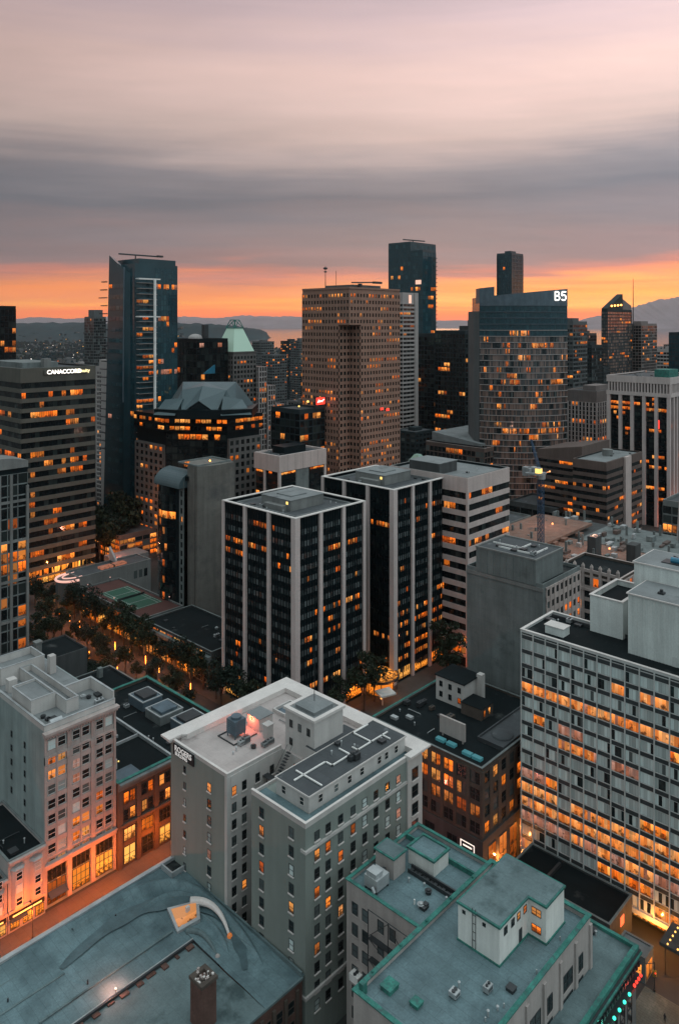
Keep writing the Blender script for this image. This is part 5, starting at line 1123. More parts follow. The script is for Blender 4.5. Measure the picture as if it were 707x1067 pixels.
# faceted-roof tower
def tower_I():
    b = Bld('office_tower', 'dark glass tower between grey granite wings, crowned by a faceted pale glass roof', 'tower', 257.8, 353.4)
    P = [(257.8, 384), (278.8, 353.4), (304, 353.4), (304, 415), (257.8, 415)]
    b.part('wall', MB().prism(P, 0, 76), 'tower_black')
    fl = runs(.08, .5, WA, {3: .2, 8: .3, 9: .4, 10: .4, 11: .5, 12: .4, 14: .4}, 31)
    w = MB().box(256.6, 258.2, 384.6, 415, 0, 68).box(279.4, 304, 352.2, 353.8, 0, 72.5); b.part('granite_wing', w, 'granite_grey')
    facade(b, 'U', 256.6, 384.6, 415, 2, 67.6, 6, 16, 1.9, 1.7, .5, .4, 'granite_grey', 'glass_black', fl, ext0=False); facade(b, 'V', 352.2, 279.4, 304, 2, 72, 6, 16, 1.7, 1.7, .5, .4, 'granite_grey', 'glass_black', runs(.06, .4, WA, None, 33), ext0=False)
    # chamfer panes and lit band
    (ax, ay), (bx, by) = P[0], P[1]; n = 10; nf = 18
    nx, ny = -(ay - by), (bx - ax); L = math.hypot(nx, ny); nx, ny = -abs(nx) / L, -abs(ny) / L
    def ch(j0, z0, z1, m, rest=None):
        for t in range(n):
            q = [(ax + (bx - ax) * (t + e) / n + nx * .05, ay + (by - ay) * (t + e) / n + ny * .05) for e in (.06, .94)]
            mm = m(t)
            if rest is None: b.part('window', MB().quad((*q[0], z0), (*q[1], z0), (*q[1], z1), (*q[0], z1)), mm)
            else: rest.quad((*q[0], z0), (*q[1], z0), (*q[1], z1), (*q[0], z1), mm)
    rest = MB(); fh = 72 / nf
    for j in range(nf):
        zt = 74.8 - j * fh
        ch(j, zt - fh + .9, zt, (lambda t: 'lit_amber' if 1 < t < 9 and R.random() < .8 else 'glass_black') if j == 0 else (lambda t: 'lit_amber' if t in (3, 4, 7, 8) else 'glass_black') if j == 4 else (lambda t: 'lit_dim' if R.random() < .03 else 'glass_black'), None if j < 5 else rest)
    b.part('window', rest, 'glass_black', None, 'stuff')
    # overhanging attic with two lit floors
    Q = [(256.0, 383), (278, 351.6), (305, 351.6), (305, 416), (256.0, 416)]
    b.part('attic', MB().prism(Q, 76.004, 86), 'tower_black')
    for (z0, z1, pr) in ((77.4, 79.6, .6), (81.6, 83.8, .7)):
        for (pa, pb, k) in ((Q[0], Q[1], 12), (Q[4], Q[0], 10), (Q[1], Q[2], 9)):
            for t in range(k):
                dx, dy = pb[0] - pa[0], pb[1] - pa[1]; l = math.hypot(dx, dy); ex, ey = -abs(dy) / l * .06, -abs(dx) / l * .06
                q = [(pa[0] + dx * (t + e) / k + ex, pa[1] + dy * (t + e) / k + ey) for e in (.08, .92)]
                b.part('window', MB().quad((*q[0], z0), (*q[1], z0), (*q[1], z1), (*q[0], z1)), 'lit_amber' if R.random() < pr else 'glass_black')
    # faceted glass roof: dark drum, central gable towards the corner, side wedges and a flat-topped crown
    A = rad(43.3); W = lambda r, d: (r * math.sin(A) + d * math.cos(A), -r * math.cos(A) + d * math.sin(A))
    b.part('roof_drum', MB().prism([W(-106, 436), W(-92, 431), W(-66, 431), W(-50, 437), W(-50, 466), W(-106, 466)], 86.004, 91), 'tower_black')
    P3 = lambda r, d, zz: (*W(r, d), zz)
    f = MB()
    # crown
    f.add([P3(-96, 440, 91), P3(-60, 440, 91), P3(-52, 462, 91), P3(-104, 462, 91), P3(-92, 446, 101), P3(-66, 446, 101), P3(-62, 458, 105), P3(-94, 458, 105)], [(0, 1, 5, 4), (1, 2, 6, 5), (2, 3, 7, 6), (3, 0, 4, 7), (4, 5, 6, 7)], None)
    # central gable with its dark end window
    f.add([P3(-90, 433, 89), P3(-70, 433, 89), P3(-80, 433.4, 96), P3(-92, 446, 101.1), P3(-66, 446, 101.1), P3(-80, 446, 103.4), P3(-80, 454, 105.2)], [(0, 2, 5, 3), (2, 1, 4, 5), (3, 5, 6), (5, 4, 6)], None)
    b.part('faceted_roof', f, 'glass_roof')
    b.part('gable_window', MB().add_([P3(-89.4, 432.9, 88.2), P3(-70.6, 432.9, 88.2), P3(-80, 433.2, 95.6)], [(0, 1, 2)]), 'tower_black')
    for pts in ([P3(-106, 434, 88), P3(-93, 430, 88), P3(-90, 440, 97), P3(-102, 446, 95.5)], [P3(-67, 430, 88), P3(-50, 435, 88), P3(-57, 447, 95.5), P3(-67, 440, 98)], [P3(-106, 446, 87.8), P3(-106, 464, 87.8), P3(-98, 462, 96), P3(-100, 448, 95)]):
        c = [sum(q[k] for q in pts) / 4 for k in range(3)]; back = (*W(-80, 455), 88)
        b.part('roof_wedge', MB().add_(pts + [(back[0] * .35 + c[0] * .65, back[1] * .35 + c[1] * .65, 88)], [(0, 1, 2, 3), (0, 3, 4), (1, 4, 2), (3, 2, 4), (0, 4, 1)]), 'glass_roof')
    b.part('roof_recess', MB().add_([P3(-70, 444.6, 92.5), P3(-62, 444.6, 92.5), P3(-66, 446.6, 100)], [(0, 1, 2)]), 'tower_black')
    b.finish(60)
tower_I()
# white-topped glass block
def block_M():
    b = Bld('office_building', 'dark glass block with deep pinkish-white top band, behind the left black tower', 'building', 283, 312)
    x0, x1, y0, y1, z = 283.0, 318.5, 312.1, 332, 67.0
    b.part('wall', MB().box(x0, x1, y0, y1, 0, z - 1.2), 'tower_black'); b.part('top_band', MB().ring(x0 - 1, x1 + .5, y0 - 1, y1 + .5, z - 9.0, z, 1.2), 'band_pink'); b.part('roof', MB().box(x0 + .3, x1 - .8, y0 + .3, y1 - .8, z - 1.196, z - 1.0), 'roof_dark')
    for k in range(5): b.part('panel_joint', MB().box(x0 + 6 * k + 5, x0 + 6 * k + 5.12, y0 - 1.03, y0 - 1.0, z - 9, z), 'metal_dark')
    for (u, v) in ((x0 - .9, y0 - .9), (x1 - 1, y0 - .9), (x0 - .9, y0 + 11)): b.part('column', MB().box(u, u + 1.4, v, v + 1.4, 0, z - 9.01), 'column_pink')
    b.part('service_core', MB().box(x0 + 12, x0 + 22, y0 - .6, y0, 0, z - 9.01), 'concrete_dark')
    for j in range(14):
        zt = z - 9.6 - 4 * j; m = 'lit_amber' if j in (0, 3) else None
        for t in range(12):
            if 4 <= t < 8: continue
            b.win('V', y0, x0 + .8 + t * 2.85, x0 + 3.5 + t * 2.85, zt - (1.2 if j == 0 else 2.4), zt, .03, (m if (j == 0 or t < 4) else None) or ('glass_black'))
        for t in range(7): b.win('U', x0, y0 + .8 + t * 2.7, y0 + 3.4 + t * 2.7, zt - (1.2 if j == 0 else 2.4), zt, .03, (m if R.random() < .8 else None) or 'glass_black')
    b.part('plant_room', MB().box(x0 + 9, x0 + 26, y0 + 6, y0 + 16, z - 1, z + 3), 'tower_black'); clutter(b, x0 + 2, x0 + 8, y0 + 3, y0 + 15, z - .99, 5, 91); b.finish(100)
block_M()
# pink granite tower
def tower_N():
    b = Bld('office_tower', 'tall pink granite tower with a fine grid of square windows and notched corner', 'tower', 353.7, 324.6)
    x0, x1, y0, y1, z = 353.7, 403.7, 324.6, 367.2, 162.0
    b.part('wall', MB().box(x0, x1, y0 + 9, y1, 0, z - 22).box(x0 + 10, x1, y0, y0 + 8.996, 0, z - 22).box(x0, x1, y0, y1, z - 21.996, z), 'granite_pink')
    rows = {0: .45, 1: .15, 2: .12, 5: .3, 9: .05, 10: .4, 11: .25, 13: .2, 14: .1, 15: .35, 16: .3, 17: .3, 18: .35, 19: .35, 20: .3, 22: .25, 23: .35, 24: .4, 25: .45, 26: .4, 27: .25}
    f1, f2, f3 = (runs(.1, .55, WA, rows, 40 + q) for q in range(3))
    nf = 38; fh = 158 / nf; r = lambda f: (lambda i, j, k: f(i, j, k))
    nhi = 5
    facade(b, 'U', x0, y0 + 9, y1, 2, 2 + fh * (nf - nhi), 13, nf - nhi, 1.15, 1.9, .5, .5 - .004, 'granite_pink', 'glass_black', lambda i, j, k: f1(i, j + nhi, k), ext0=False)
    facade(b, 'V', y0, x0 + 10, x1, 2, 2 + fh * (nf - nhi), 14, nf - nhi, 1.25, 1.9, .5, .5 - .004, 'granite_pink', 'glass_black', lambda i, j, k: f2(i, j + nhi, k), ext0=False)
    facade(b, 'U', x0, y0, y1, 2 + fh * (nf - nhi), 160, 16, nhi, 1.15, 1.9, .5, .5 - .004, 'granite_pink', 'glass_black', f3)
    facade(b, 'V', y0, x0, x1, 2 + fh * (nf - nhi), 160, 17, nhi, 1.25, 1.9, .5, .5 - .004, 'granite_pink', 'glass_black', f3)
    facade(b, 'U', x0 + 10, y0, y0 + 9, 2, 2 + fh * (nf - nhi), 3, nf - nhi, 1.15, 1.9, .4, .396, 'granite_pink', 'glass_black', none, ext0=False); facade(b, 'V', y0 + 9, x0, x0 + 10, 2, 2 + fh * (nf - nhi), 3, nf - nhi, 1.25, 1.9, .4, .396, 'granite_pink', 'glass_black', none, ext0=False)
    b.part('roof', MB().box(x0 + .5, x1 - .5, y0 + .5, y1 - .5, z + .004, z + .5), 'roof_dark'); b.part('parapet', MB().ring(x0 - .5, x1, y0 - .5, y1, z + .003, z + 1.2, .6), 'granite_pink')
    b.part('plant_room', MB().box(x0 + 14, x1 - 8, y0 + 10, y1 - 8, z + .5, z + 3.5), 'granite_grey')
    a = MB().tube([(360, 352, z), (360, 352, z + 16)], .3, None, 6, .15); a.ball(360, 352, z + 14.5, 1.5, None, 8, 5, .6).ball(360, 352, z + 12.2, 1.1, None, 8, 5, .5); b.part('aerial', a, 'metal_dark'); b.part('aerial', MB().tube([(366, 348, z), (366, 348, z + 13)], .16), 'metal_dark')
    b.part('roof_crane', MB().box(372, 374, 332, 334, z + .5, z + 4.2).tube([(365, 333, z + 4.6), (390, 331, z + 5.6)], .5, None, 6).box(384, 392, 330, 332, z + 4.6, z + 6), 'metal_dark'); b.part('red_lamp', MB().box(383, 386, 323.9, 324.08, 83, 84.5).box(389, 392, 323.9, 324.08, 82, 83.5), 'glow_red'); b.finish(100)
tower_N()
glow('glow_pink_soft', (1, .55, .45), .8)
# ------------------------------------------------------------------ far towers
def gt(name, label, x0, x1, y0, y1, z, nU, nV, nf, wall, g, fU, fV=None, pw=.3, ph=.8, pd=.3, sd=.2, cat='tower', roof='roof_dark', skin=None, extra=None, lim=100, top=2.5, plant=True, cope=None, group=None):
    b = Bld(name, label, cat, x0, y0, group)
    b.block(x0, x1, y0, y1, 0, z, wall, roof, 1.2, .5, cope)
    facade(b, 'U', x0, y0, y1, 3, z - top, nU, nf, pw, ph, pd, sd, skin or wall, g, fU); facade(b, 'V', y0, x0, x1, 3, z - top, nV, nf, pw, ph, pd, sd, skin or wall, g, fV or fU)
    if plant: b.part('plant_room', MB().box(x0 + (x1 - x0) * .3, x0 + (x1 - x0) * .75, y0 + (y1 - y0) * .3, y0 + (y1 - y0) * .7, z - 1.19, z + 3), wall)
    if extra: extra(b)
    return b.finish(lim)
# dark blue-green glass tower with balconies
def tower_D():
    b = Bld('apartment_tower', 'tall blue-green glass tower with pointed blade top, white pipe column and stacked balconies', 'tower', 261, 423)
    z = 180.0
    b.part('wall', MB().prism([(261, 423), (293, 423), (293, 452), (261, 452)], 0, z - 2), 'tower_teal')
    bl = MB(); bl.prism([(257.5, 431), (261, 428), (262, 455), (257.0, 455)], 0, [z - 6, z - 8, z + 3, z + 4.5], None, [(258.5, 431), (261, 428), (262, 449.5), (258.5, 449.5)]); b.part('blade', bl, 'tower_teal')
    cr = MB(); cr.prism([(265, 424.5), (292.5, 424.5), (292.5, 450), (265, 450)], z - 1.996, z + 1.5); b.part('crown', cr, 'tower_teal'); b.part('ridge', MB().tube([(258.4, 431, z - 4), (257.5, 431, 90)], .5, None, 4), 'blue_grey_metal')
    b.part('window_rig', MB().tube([(272, 440, z + 1.5), (272, 440, z + 5)], .4).tube([(262, 444, z + 5.4), (290, 436, z + 4.6)], .55).box(286, 290, 435, 437, z + 4.2, z + 5.4), 'metal_dark')
    f1 = runs(.04, .45, (('lit_amber', .5), ('lit_pink', .5)), {3: .1, 5: .35, 15: .3, 18: .2}, 51); f2 = runs(.05, .5, (('lit_amber', .6), ('lit_pink', .4)), {3: .85, 17: .4, 19: .4, 24: .2, 30: .3}, 52); f3 = runs(.22, .45, WA, {15: .6, 17: .6, 21: .5, 24: .6, 32: .7}, 53)
    facade(b, 'V', 423, 276, 292.6, 10, z - 4, 8, 48, .14, .35, .12, .16, 'tower_teal', 'glass_teal', f2, ext0=False)
    facade(b, 'U', 261, 423.2, 428, 10, z - 7, 2, 48, .14, .35, .12, .16, 'tower_teal', 'glass_teal', f1, ext0=False)
    for j in range(46):
        zt = z - 14 - 3.5 * j
        for k in range(3): b.win('V', 423, 262.4 + 4.4 * k, 266.4 + 4.4 * k, zt - 2.6, zt - .2, .03, f3(k, j, 0) or 'glass_teal')
        if j % 2 == 0 and j < 44:
            for k in range(4):
                t0, t1 = k / 4, (k + 1) / 4; y0, y1 = 431.3 + 18 * t0, 431.3 + 18 * t1
                b.wins.append(((400 ** 2 + j), 'U', 258.3, y0 + .2, y1 - .2, zt - 3.2, zt - .6, .35 + .018 * j, (f1(k, j // 2, 0) if k == 3 else None) or 'glass_teal', None, None, None, 1, 0, None))
    for k in range(42): b.part('balcony', MB().box(262, 275.4, 419.6, 423, z - 14.4 - 3.5 * k, z - 14.1 - 3.5 * k).box(262, 275.4, 419.55, 419.65, z - 14.1 - 3.5 * k, z - 13.2 - 3.5 * k, 'glass_teal'), 'slab_white')
    for k in range(22): b.part('scaffold_bracket', MB().box(257, 259, 452.5, 457 + (k * 7 % 5) * .9, z - 13 - 5.2 * k, z - 12.4 - 5.2 * k), 'metal_dark')
    b.part('column', MB().cyl(273, 418.9, 20, z - 12, .9, None, 10), 'white_pipe'); b.part('frame', MB().ring(261.5, 277, 418.5, 423, z - 12, z - 11.3, .5), 'white_pipe'); b.part('frame', MB().ring(261.5, 277, 418.5, 423, z - 36, z - 35.3, .5), 'white_pipe')
    b.finish(100)
surf('tower_teal', (0.02, 0.055, 0.07), var=.3, scale=.05, streak=0, rough=.22, bump=0, spec=.6)
tower_D()
# pale dotted residential slab
def slab_E():
    b = Bld('apartment_tower', 'narrow grey residential slab with two columns of small pale windows, beside the olive-banded tower', 'tower', 291, 507)
    b.block(291.2, 312, 507.5, 526, 0, 108, 'slab_white', 'roof_grey', 1, .4, None)
    b.part('roof_room', MB().box(293, 306, 512, 524, 107.01, 113), 'slab_white'); b.part('roof_room', MB().box(296, 301, 514, 520, 113.004, 118), 'far_concrete')
    fr = MB()
    for j in range(33):
        z = 104 - 3.15 * j
        for (face, P, a) in (('U', 291.2, 518.5), ('U', 291.2, 521.6), ('V', 507.5, 300.5), ('V', 507.5, 304.5)):
            b.win(face, P, a, a + 1.6, z - 1.8, z, .03, 'lit_soft' if R.random() < .1 else 'glass_dark'); fbox(fr, face, P, a - .5, a + 2.1, z - 2.3, z - 1.9, 0, .6)
    b.part('sills', fr, 'cornice'); b.finish(100)
slab_E()
gt('apartment_tower', 'hazy grey stepped tower far beyond the olive-banded tower', 558, 577, 1013, 1040, 150, 8, 6, 34, 'far_concrete', 'glass_dark', runs(.05, .3, WA, None, 60), extra=lambda b: b.part('top_block', MB().box(562, 576, 1020, 1036, 150, 160), 'far_concrete'))
gt('apartment_tower', 'hazy pale residential block right of the stepped grey tower', 500, 512, 830, 842, 122, 6, 5, 28, 'slab_white', 'glass_dark', runs(.04, .3, WA, None, 61), ph=1.6)
gt('office_tower', 'black tower with two faintly lit floors, left edge above the olive-banded tower', 250, 265.2, 604, 640, 154, 10, 5, 30, 'tower_black', 'glass_black', runs(.06, .55, (('lit_dim', .7), ('lit_amber', .3)), {3: .5, 5: .6, 6: .3}, 62), plant=False)
# chateau-roofed tower
def tower_G():
    b = Bld('office_tower', 'dark stone tower with a softly lit pale-green pyramid roof and open lantern', 'tower', 392, 486)
    x0, x1, y0, y1 = 392.0, 416, 488, 514; z = 116
    b.part('wall', MB().box(x0, x1, y0, y1, 0, z), 'granite_grey')
    facade(b, 'U', x0, y0, y1, 20, z - 2, 8, 24, 1.2, 1.6, .5, .4, 'granite_grey', 'glass_black', runs(.1, .5, WA, {20: .5, 21: .3}, 63)); facade(b, 'V', y0, x0, x1, 20, z - 2, 7, 24, 1.2, 1.6, .5, .4, 'granite_grey', 'glass_black', runs(.12, .5, WA, {18: .5}, 64))
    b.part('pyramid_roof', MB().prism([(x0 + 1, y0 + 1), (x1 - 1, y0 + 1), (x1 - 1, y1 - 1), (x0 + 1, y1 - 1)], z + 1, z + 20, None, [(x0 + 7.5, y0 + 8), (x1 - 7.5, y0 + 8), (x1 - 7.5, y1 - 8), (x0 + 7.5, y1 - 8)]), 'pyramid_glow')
    b.part('cornice', MB().box(x0 - .6, x1 + .6, y0 - .6, y1 + .6, z + .004, z + .99), 'granite_grey')
    l = MB(); q = [(x0 + 7, y0 + 7.5), (x1 - 7, y0 + 7.5), (x1 - 7, y1 - 7.5), (x0 + 7, y1 - 7.5)]; c = ((x0 + x1) / 2, (y0 + y1) / 2)
    for i in range(4):
        a, d = q[i], q[(i + 1) % 4]; t = [(p[0] * .5 + c[0] * .5, p[1] * .5 + c[1] * .5) for p in (a, d)]
        l.tube([(*a, z + 20), (*t[0], z + 27)], .35, None, 5); l.tube([(*t[0], z + 27), (*t[1], z + 27)], .35, None, 5); l.tube([(*a, z + 20.3), (*d, z + 20.3)], .35, None, 5); l.tube([(*a, z + 20), (*t[1], z + 27)], .22, None, 4); l.tube([(*d, z + 20), (*t[0], z + 27)], .22, None, 4)
    b.part('lantern', l, 'copper'); 
    for (a, c_, d, e, h) in ((416, 424, 484, 500, 104), (424.1, 432, 482, 500, 88), (432.1, 440, 480, 500, 72)):
        b.part('stepped_wing', MB().box(a, c_, d, e, 0, h), 'tower_black'); facade(b, 'V', d, a, c_, 8, h, 3, int(h / 4.6), .8, .9, .6, .5, 'slab_white', 'glass_black', runs(.2, .5, WA, None, int(h)), ext0=False); facade(b, 'U', a, d, d + 6 if a > 417 else d + 4, 8, h, 2, int(h / 4.6), .8, .9, .6, .5, 'slab_white', 'glass_black', none)
    b.finish(100)
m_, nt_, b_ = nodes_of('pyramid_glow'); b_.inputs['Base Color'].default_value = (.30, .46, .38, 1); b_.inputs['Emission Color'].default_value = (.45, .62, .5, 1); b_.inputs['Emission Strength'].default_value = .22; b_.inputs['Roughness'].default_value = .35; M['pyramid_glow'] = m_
tower_G()
def f_H(b):
    b.part('blue_skylight', MB().prism([(359, 500), (366, 492.5), (377, 492.5), (377, 506)], 100, [100, 100, 107, 107]), 'blue_skylight')
    b.part('white_dome', MB().ball(372, 512, 128, 6, None, 14, 8, .6), 'slab_white'); b.part('roof_stack', MB().box(376, 380, 505, 509, 128, 139), 'metal_dark')
    for u in (362, 380): b.win('V', 493.2, u, u + 4, 121, 124.5, .6, 'lit_pink')
gt('office_building', 'dark block with a blue sloping skylight and white rooftop dome, beside the green-pyramid tower', 359.7, 390.5, 493.2, 520, 128, 6, 8, 24, 'tower_black', 'glass_black', runs(.07, .4, WA, {13: .25, 17: .3}, 65), plant=False, extra=f_H)
gt('office_building', 'wide dark glass block with lit floors, between green-pyramid tower and pink granite tower', 480, 530, 470, 500, 98, 12, 18, 22, 'far_dark', 'glass_black', runs(.12, .7, WA, {1: .4, 3: .7, 4: .7, 5: .3, 9: .6, 10: .3, 13: .6, 14: .6}, 66), ph=1.2)
gt('shop_building', 'low dark building with red lit sign and rooftop terrace, before the pink granite tower', 330, 352, 345, 372, 86, 6, 6, 18, 'far_dark', 'glass_black', runs(.1, .5, WA, {0: .4}, 67), extra=lambda b: (b.part('red_sign', MB().box(344, 351.5, 344.2, 344.6, 88, 92.5), 'glow_red'), b.part('sign_script', MB().tube([(345, 344.1, 89.4), (346, 344.1, 91), (346.6, 344.1, 89.6), (347.6, 344.1, 90.6), (348.4, 344.1, 89.8), (350.6, 344.1, 91.2)], .28, None, 6), 'glow_white'), b.part('terrace_lamp', MB().ball(338, 346, 90.5, .8), 'glow_yellow'), b.part('terrace_lamp', MB().ball(334, 350, 87.5, .6), 'glow_yellow'), b.part('sign_frame', MB().box(343.6, 352, 344.65, 345.4, 85.2, 92.8), 'metal_dark')), plant=False)
gt('office_building', 'small white building with dark strip windows beside the stepped light-framed wing', 300, 310, 395, 406, 77, 3, 3, 16, 'slab_white', 'glass_black', runs(.1, .4, WA, None, 68), ph=2)
# white louvred tower behind the pink granite tower
def f_O(b): b.part('lit_crown', MB().box(506, 509, 396.4, 396.9, 157, 164), 'glow_soft_pink'); b.part('side_fin', MB().box(513.4, 518, 396, 422, 0, 166), 'slab_white')
glow('glow_soft_pink', (1, .6, .45), .9)
gt('office_tower', 'pale tower with stacked horizontal louvres and lit crown, behind the pink granite tower', 498, 513.2, 397, 423, 166, 6, 3, 44, 'slab_white', 'glass_black', runs(.03, .3, WA, {2: .6, 5: .3}, 69), pw=.2, ph=1.5, pd=.2, sd=.8, extra=f_O, top=9, plant=False)
def f_P(b):
    b.part('low_half', MB().box(712, 738, 538, 555.6, 0, 226), 'tower_teal'); facade(b, 'U', 712, 538, 555.5, 20, 224, 5, 40, .2, .7, .25, .2, 'tower_teal', 'glass_teal', runs(.04, .4, WA, {8: .4}, 70)); facade(b, 'V', 538, 712, 738, 20, 224, 5, 40, .2, .7, .25, .2, 'tower_teal', 'glass_teal', runs(.05, .4, WA, None, 71))
    b.part('window_rig', MB().tube([(735, 570, 236), (735, 570, 241)], .7).tube([(722, 575, 241.5), (752, 565, 241)], .8), 'metal_dark')
    for k in range(40): b.part('edge_fin', MB().box(738.01, 741, 538, 546, 30 + k * 4.8, 30.8 + k * 4.8), 'metal_dark')
    b.part('lit_room', MB().box(711.4, 711.7, 540, 548, 186, 191), 'glow_soft_pink')
gt('apartment_tower', 'tall dark teal glass tower with fins on its right edge, behind the louvred tower', 712, 762, 555.9, 589.5, 237, 9, 12, 44, 'tower_teal', 'glass_teal', runs(.03, .4, WA, {7: .2}, 72), pw=.2, ph=.7, pd=.25, sd=.2, extra=f_P, plant=False)
def f_Q(b):
    b.part('right_block', MB().box(553, 606, 372, 404.6, 0, 134), 'far_dark'); facade(b, 'U', 553, 372, 404, 6, 131, 10, 30, .5, 1, .3, .2, 'far_dark', 'glass_black', runs(.03, .6, WA, {6: .3, 12: .3, 16: .3, 20: .3}, 73)); facade(b, 'V', 372, 553, 606, 6, 131, 14, 30, .5, 1, .3, .2, 'far_dark', 'glass_black', runs(.02, .6, WA, {5: .3, 12: .3}, 74)); b.part('roof_stub', MB().box(570, 580, 380, 390, 134, 138).tube([(575, 384, 138), (575, 384, 143)], .4), 'metal_dark')
gt('office_building', 'broad dark block with thin lines of lit windows, left of the curved glass tower', 552.7, 600, 405, 434, 131, 8, 8, 30, 'far_dark', 'glass_black', runs(.03, .6, WA, {9: .3, 14: .4, 18: .3, 24: .3}, 75), extra=f_Q, plant=False)
# curved glass tower with the big sign
def tower_R():
    A = rad(43.3); c, s = math.cos(A), math.sin(A)
    W = lambda r, d: (r * s + d * c, -r * c + d * s)
    b = Bld('office_tower', 'broad curved glass tower with thin white floor lines and large white crown sign', 'tower', *W(135, 560))
    n = 22; rs = [103 + 65 * i / n for i in range(n + 1)]
    dep = lambda r, e=0: 553 + 9 * ((r - 135) / 32.5) ** 2 - e
    arc = [W(r, dep(r)) for r in rs]
    b.part('wall', MB().prism(arc + [W(168, 592), W(103, 592)], 0, [159.5 + (r - 103) / 65 * 6 for r in rs] + [165.5, 159.5]), 'tower_teal')
    b.part('side_slab', MB().prism([W(99.6, 566), W(103, 562.2), W(103, 590), W(99.6, 590)], 0, 149), 'far_concrete'); b.part('left_crown', MB().prism([W(102.8, 561), W(113, 556.5), W(113, 575), W(102.8, 575)], 155, [166, 167, 167, 166]), 'blue_grey_metal')
    top = MB()
    for i in range(n):
        a, d = W(rs[i], dep(rs[i], .5)), W(rs[i + 1], dep(rs[i + 1], .5)); za, zb = 159.6 + (rs[i] - 103) / 65 * 6, 159.6 + (rs[i + 1] - 103) / 65 * 6; z0 = 153
        a2, d2 = W(rs[i], dep(rs[i])), W(rs[i + 1], dep(rs[i + 1])); top.add([(*a, z0), (*d, z0), (*d, zb), (*a, za), (*a2, z0), (*d2, z0), (*d2, zb), (*a2, za)], [(0, 1, 2, 3), (3, 2, 6, 7), (0, 4, 5, 1)], None)
    b.part('sign_band', top, 'blue_grey_metal')
    nf = 33; fh = 4.45; rr = random.Random(6); rest = MB(); cnt = 0; prev = False
    rowp = {6: .35, 7: .15, 8: .5, 9: .15, 10: .4, 11: .12, 12: .4, 13: .25, 14: .15, 16: .15, 19: .3, 20: .4, 22: .5, 23: .2}
    for j in range(nf):
        zt = 152.6 - j * fh; zb = zt - fh + .7; bd = MB()
        for i in range(n):
            a, d = W(rs[i], dep(rs[i], .06)), W(rs[i + 1], dep(rs[i + 1], .06))
            e, f = W(rs[i], dep(rs[i], .7)), W(rs[i + 1], dep(rs[i + 1], .7))
            bd.add([(*e, zb - .55), (*f, zb - .55), (*f, zb - .15), (*e, zb - .15), (*a, zb - .15), (*d, zb - .15), (*a, zb - .55), (*d, zb - .55)], [(0, 1, 2, 3), (3, 2, 5, 4), (6, 7, 1, 0)], None)
            p = rowp.get(j, .06); prev = rr.random() < (.55 if prev else p * .5)
            m = pick((('lit_amber', .45), ('lit_soft', .25), ('lit_dim', .3))) if (prev and i > 0 and j > 3) else ('glass_teal' if j < 5 else 'glass_painted_sheen' if rr.random() < .88 else 'glass_dark')  # teal top rows and pink rows below colour in the reflected sky
            for (k0, k1) in ((0.02, .31), (.35, .64), (.68, .98)):
                p0 = (a[0] + (d[0] - a[0]) * k0, a[1] + (d[1] - a[1]) * k0); p1 = (a[0] + (d[0] - a[0]) * k1, a[1] + (d[1] - a[1]) * k1)
                q = ((*p0, zb), (*p1, zb), (*p1, zt), (*p0, zt)); m0 = m; m = m if not m.startswith('lit') or rr.random() < .55 else 'glass_painted_sheen'
                if cnt < 100 and 5 < j < 14 and m.startswith('lit'): b.part('window', MB().quad(*q), m); cnt += 1
                else: rest.quad(*q, m)
                m = m0
        b.part('floor_line', bd, 'blue_grey_metal' if j < 3 else 'slab_white')
    b.part('window', rest, 'glass_dark', None, 'stuff')
    sx, sd_ = 158.5, dep(158.5, 1.2)
    c0 = W(157.2, dep(162, 1.6) - 1.0); ex, ey = W(1, .32); L = math.hypot(ex, ey); ex, ey = ex / L, ey / L
    Q = lambda a, h: (c0[0] + ex * a, c0[1] + ey * a, 157.0 + h)
    arcp = lambda cx, cy, rx, ry, a0, a1, n: [Q(cx + rx * math.cos(rad(a0 + (a1 - a0) * i / n)), cy + ry * math.sin(rad(a0 + (a1 - a0) * i / n))) for i in range(n + 1)]
    sg = MB(); sg.tube([Q(.3, 0), Q(.3, 6.4)], .5, None, 6)
    sg.tube([Q(.3, 6.3)] + arcp(2.0, 4.85, 1.5, 1.45, 90, -90, 8) + [Q(.3, 3.4)], .46, None, 6); sg.tube([Q(.3, 3.3)] + arcp(2.2, 1.7, 1.8, 1.6, 90, -90, 8) + [Q(.3, .1)], .46, None, 6)
    b.part('sign', sg, 'glow_white')
    sg = MB(); sg.tube([Q(9.3, 6.3), Q(6.3, 6.3)], .5, None, 6); sg.tube([Q(6.3, 6.5), Q(5.9, 3.6)], .5, None, 6); sg.tube([Q(5.9, 3.5)] + arcp(7.4, 2.05, 2.0, 1.95, 100, -140, 12), .48, None, 6)
    b.part('sign', sg, 'glow_white')
    b.part('lit_podium', MB().prism([W(122, 545), W(150, 545), W(150, 556), W(122, 556)], 0, 10), 'concrete_black')
    b.finish()
tower_R()
gt('shop_building', 'low dark building with one amber-lit glass front, foot of the curved glass tower', 440, 470, 228, 262, 24, 4, 4, 3, 'concrete_black', 'glass_black', lambda i, j, k: 'lit_shop' if j == 1 else None, pw=.5, ph=1.5, plant=False)
gt('apartment_tower', 'slim dark cylinder-topped tower rising behind the curved glass tower', 795, 822, 470, 490, 224, 7, 8, 48, 'tower_teal', 'glass_teal', runs(.015, .3, WA, None, 76), ph=1.0, sd=.5)
gt('apartment_tower', 'pale green residential tower beside the right end of the curved glass tower', 640, 668, 316, 332, 142, 5, 8, 36, 'far_concrete', 'glass_dark', runs(.06, .4, WA, None, 77), ph=1.4)
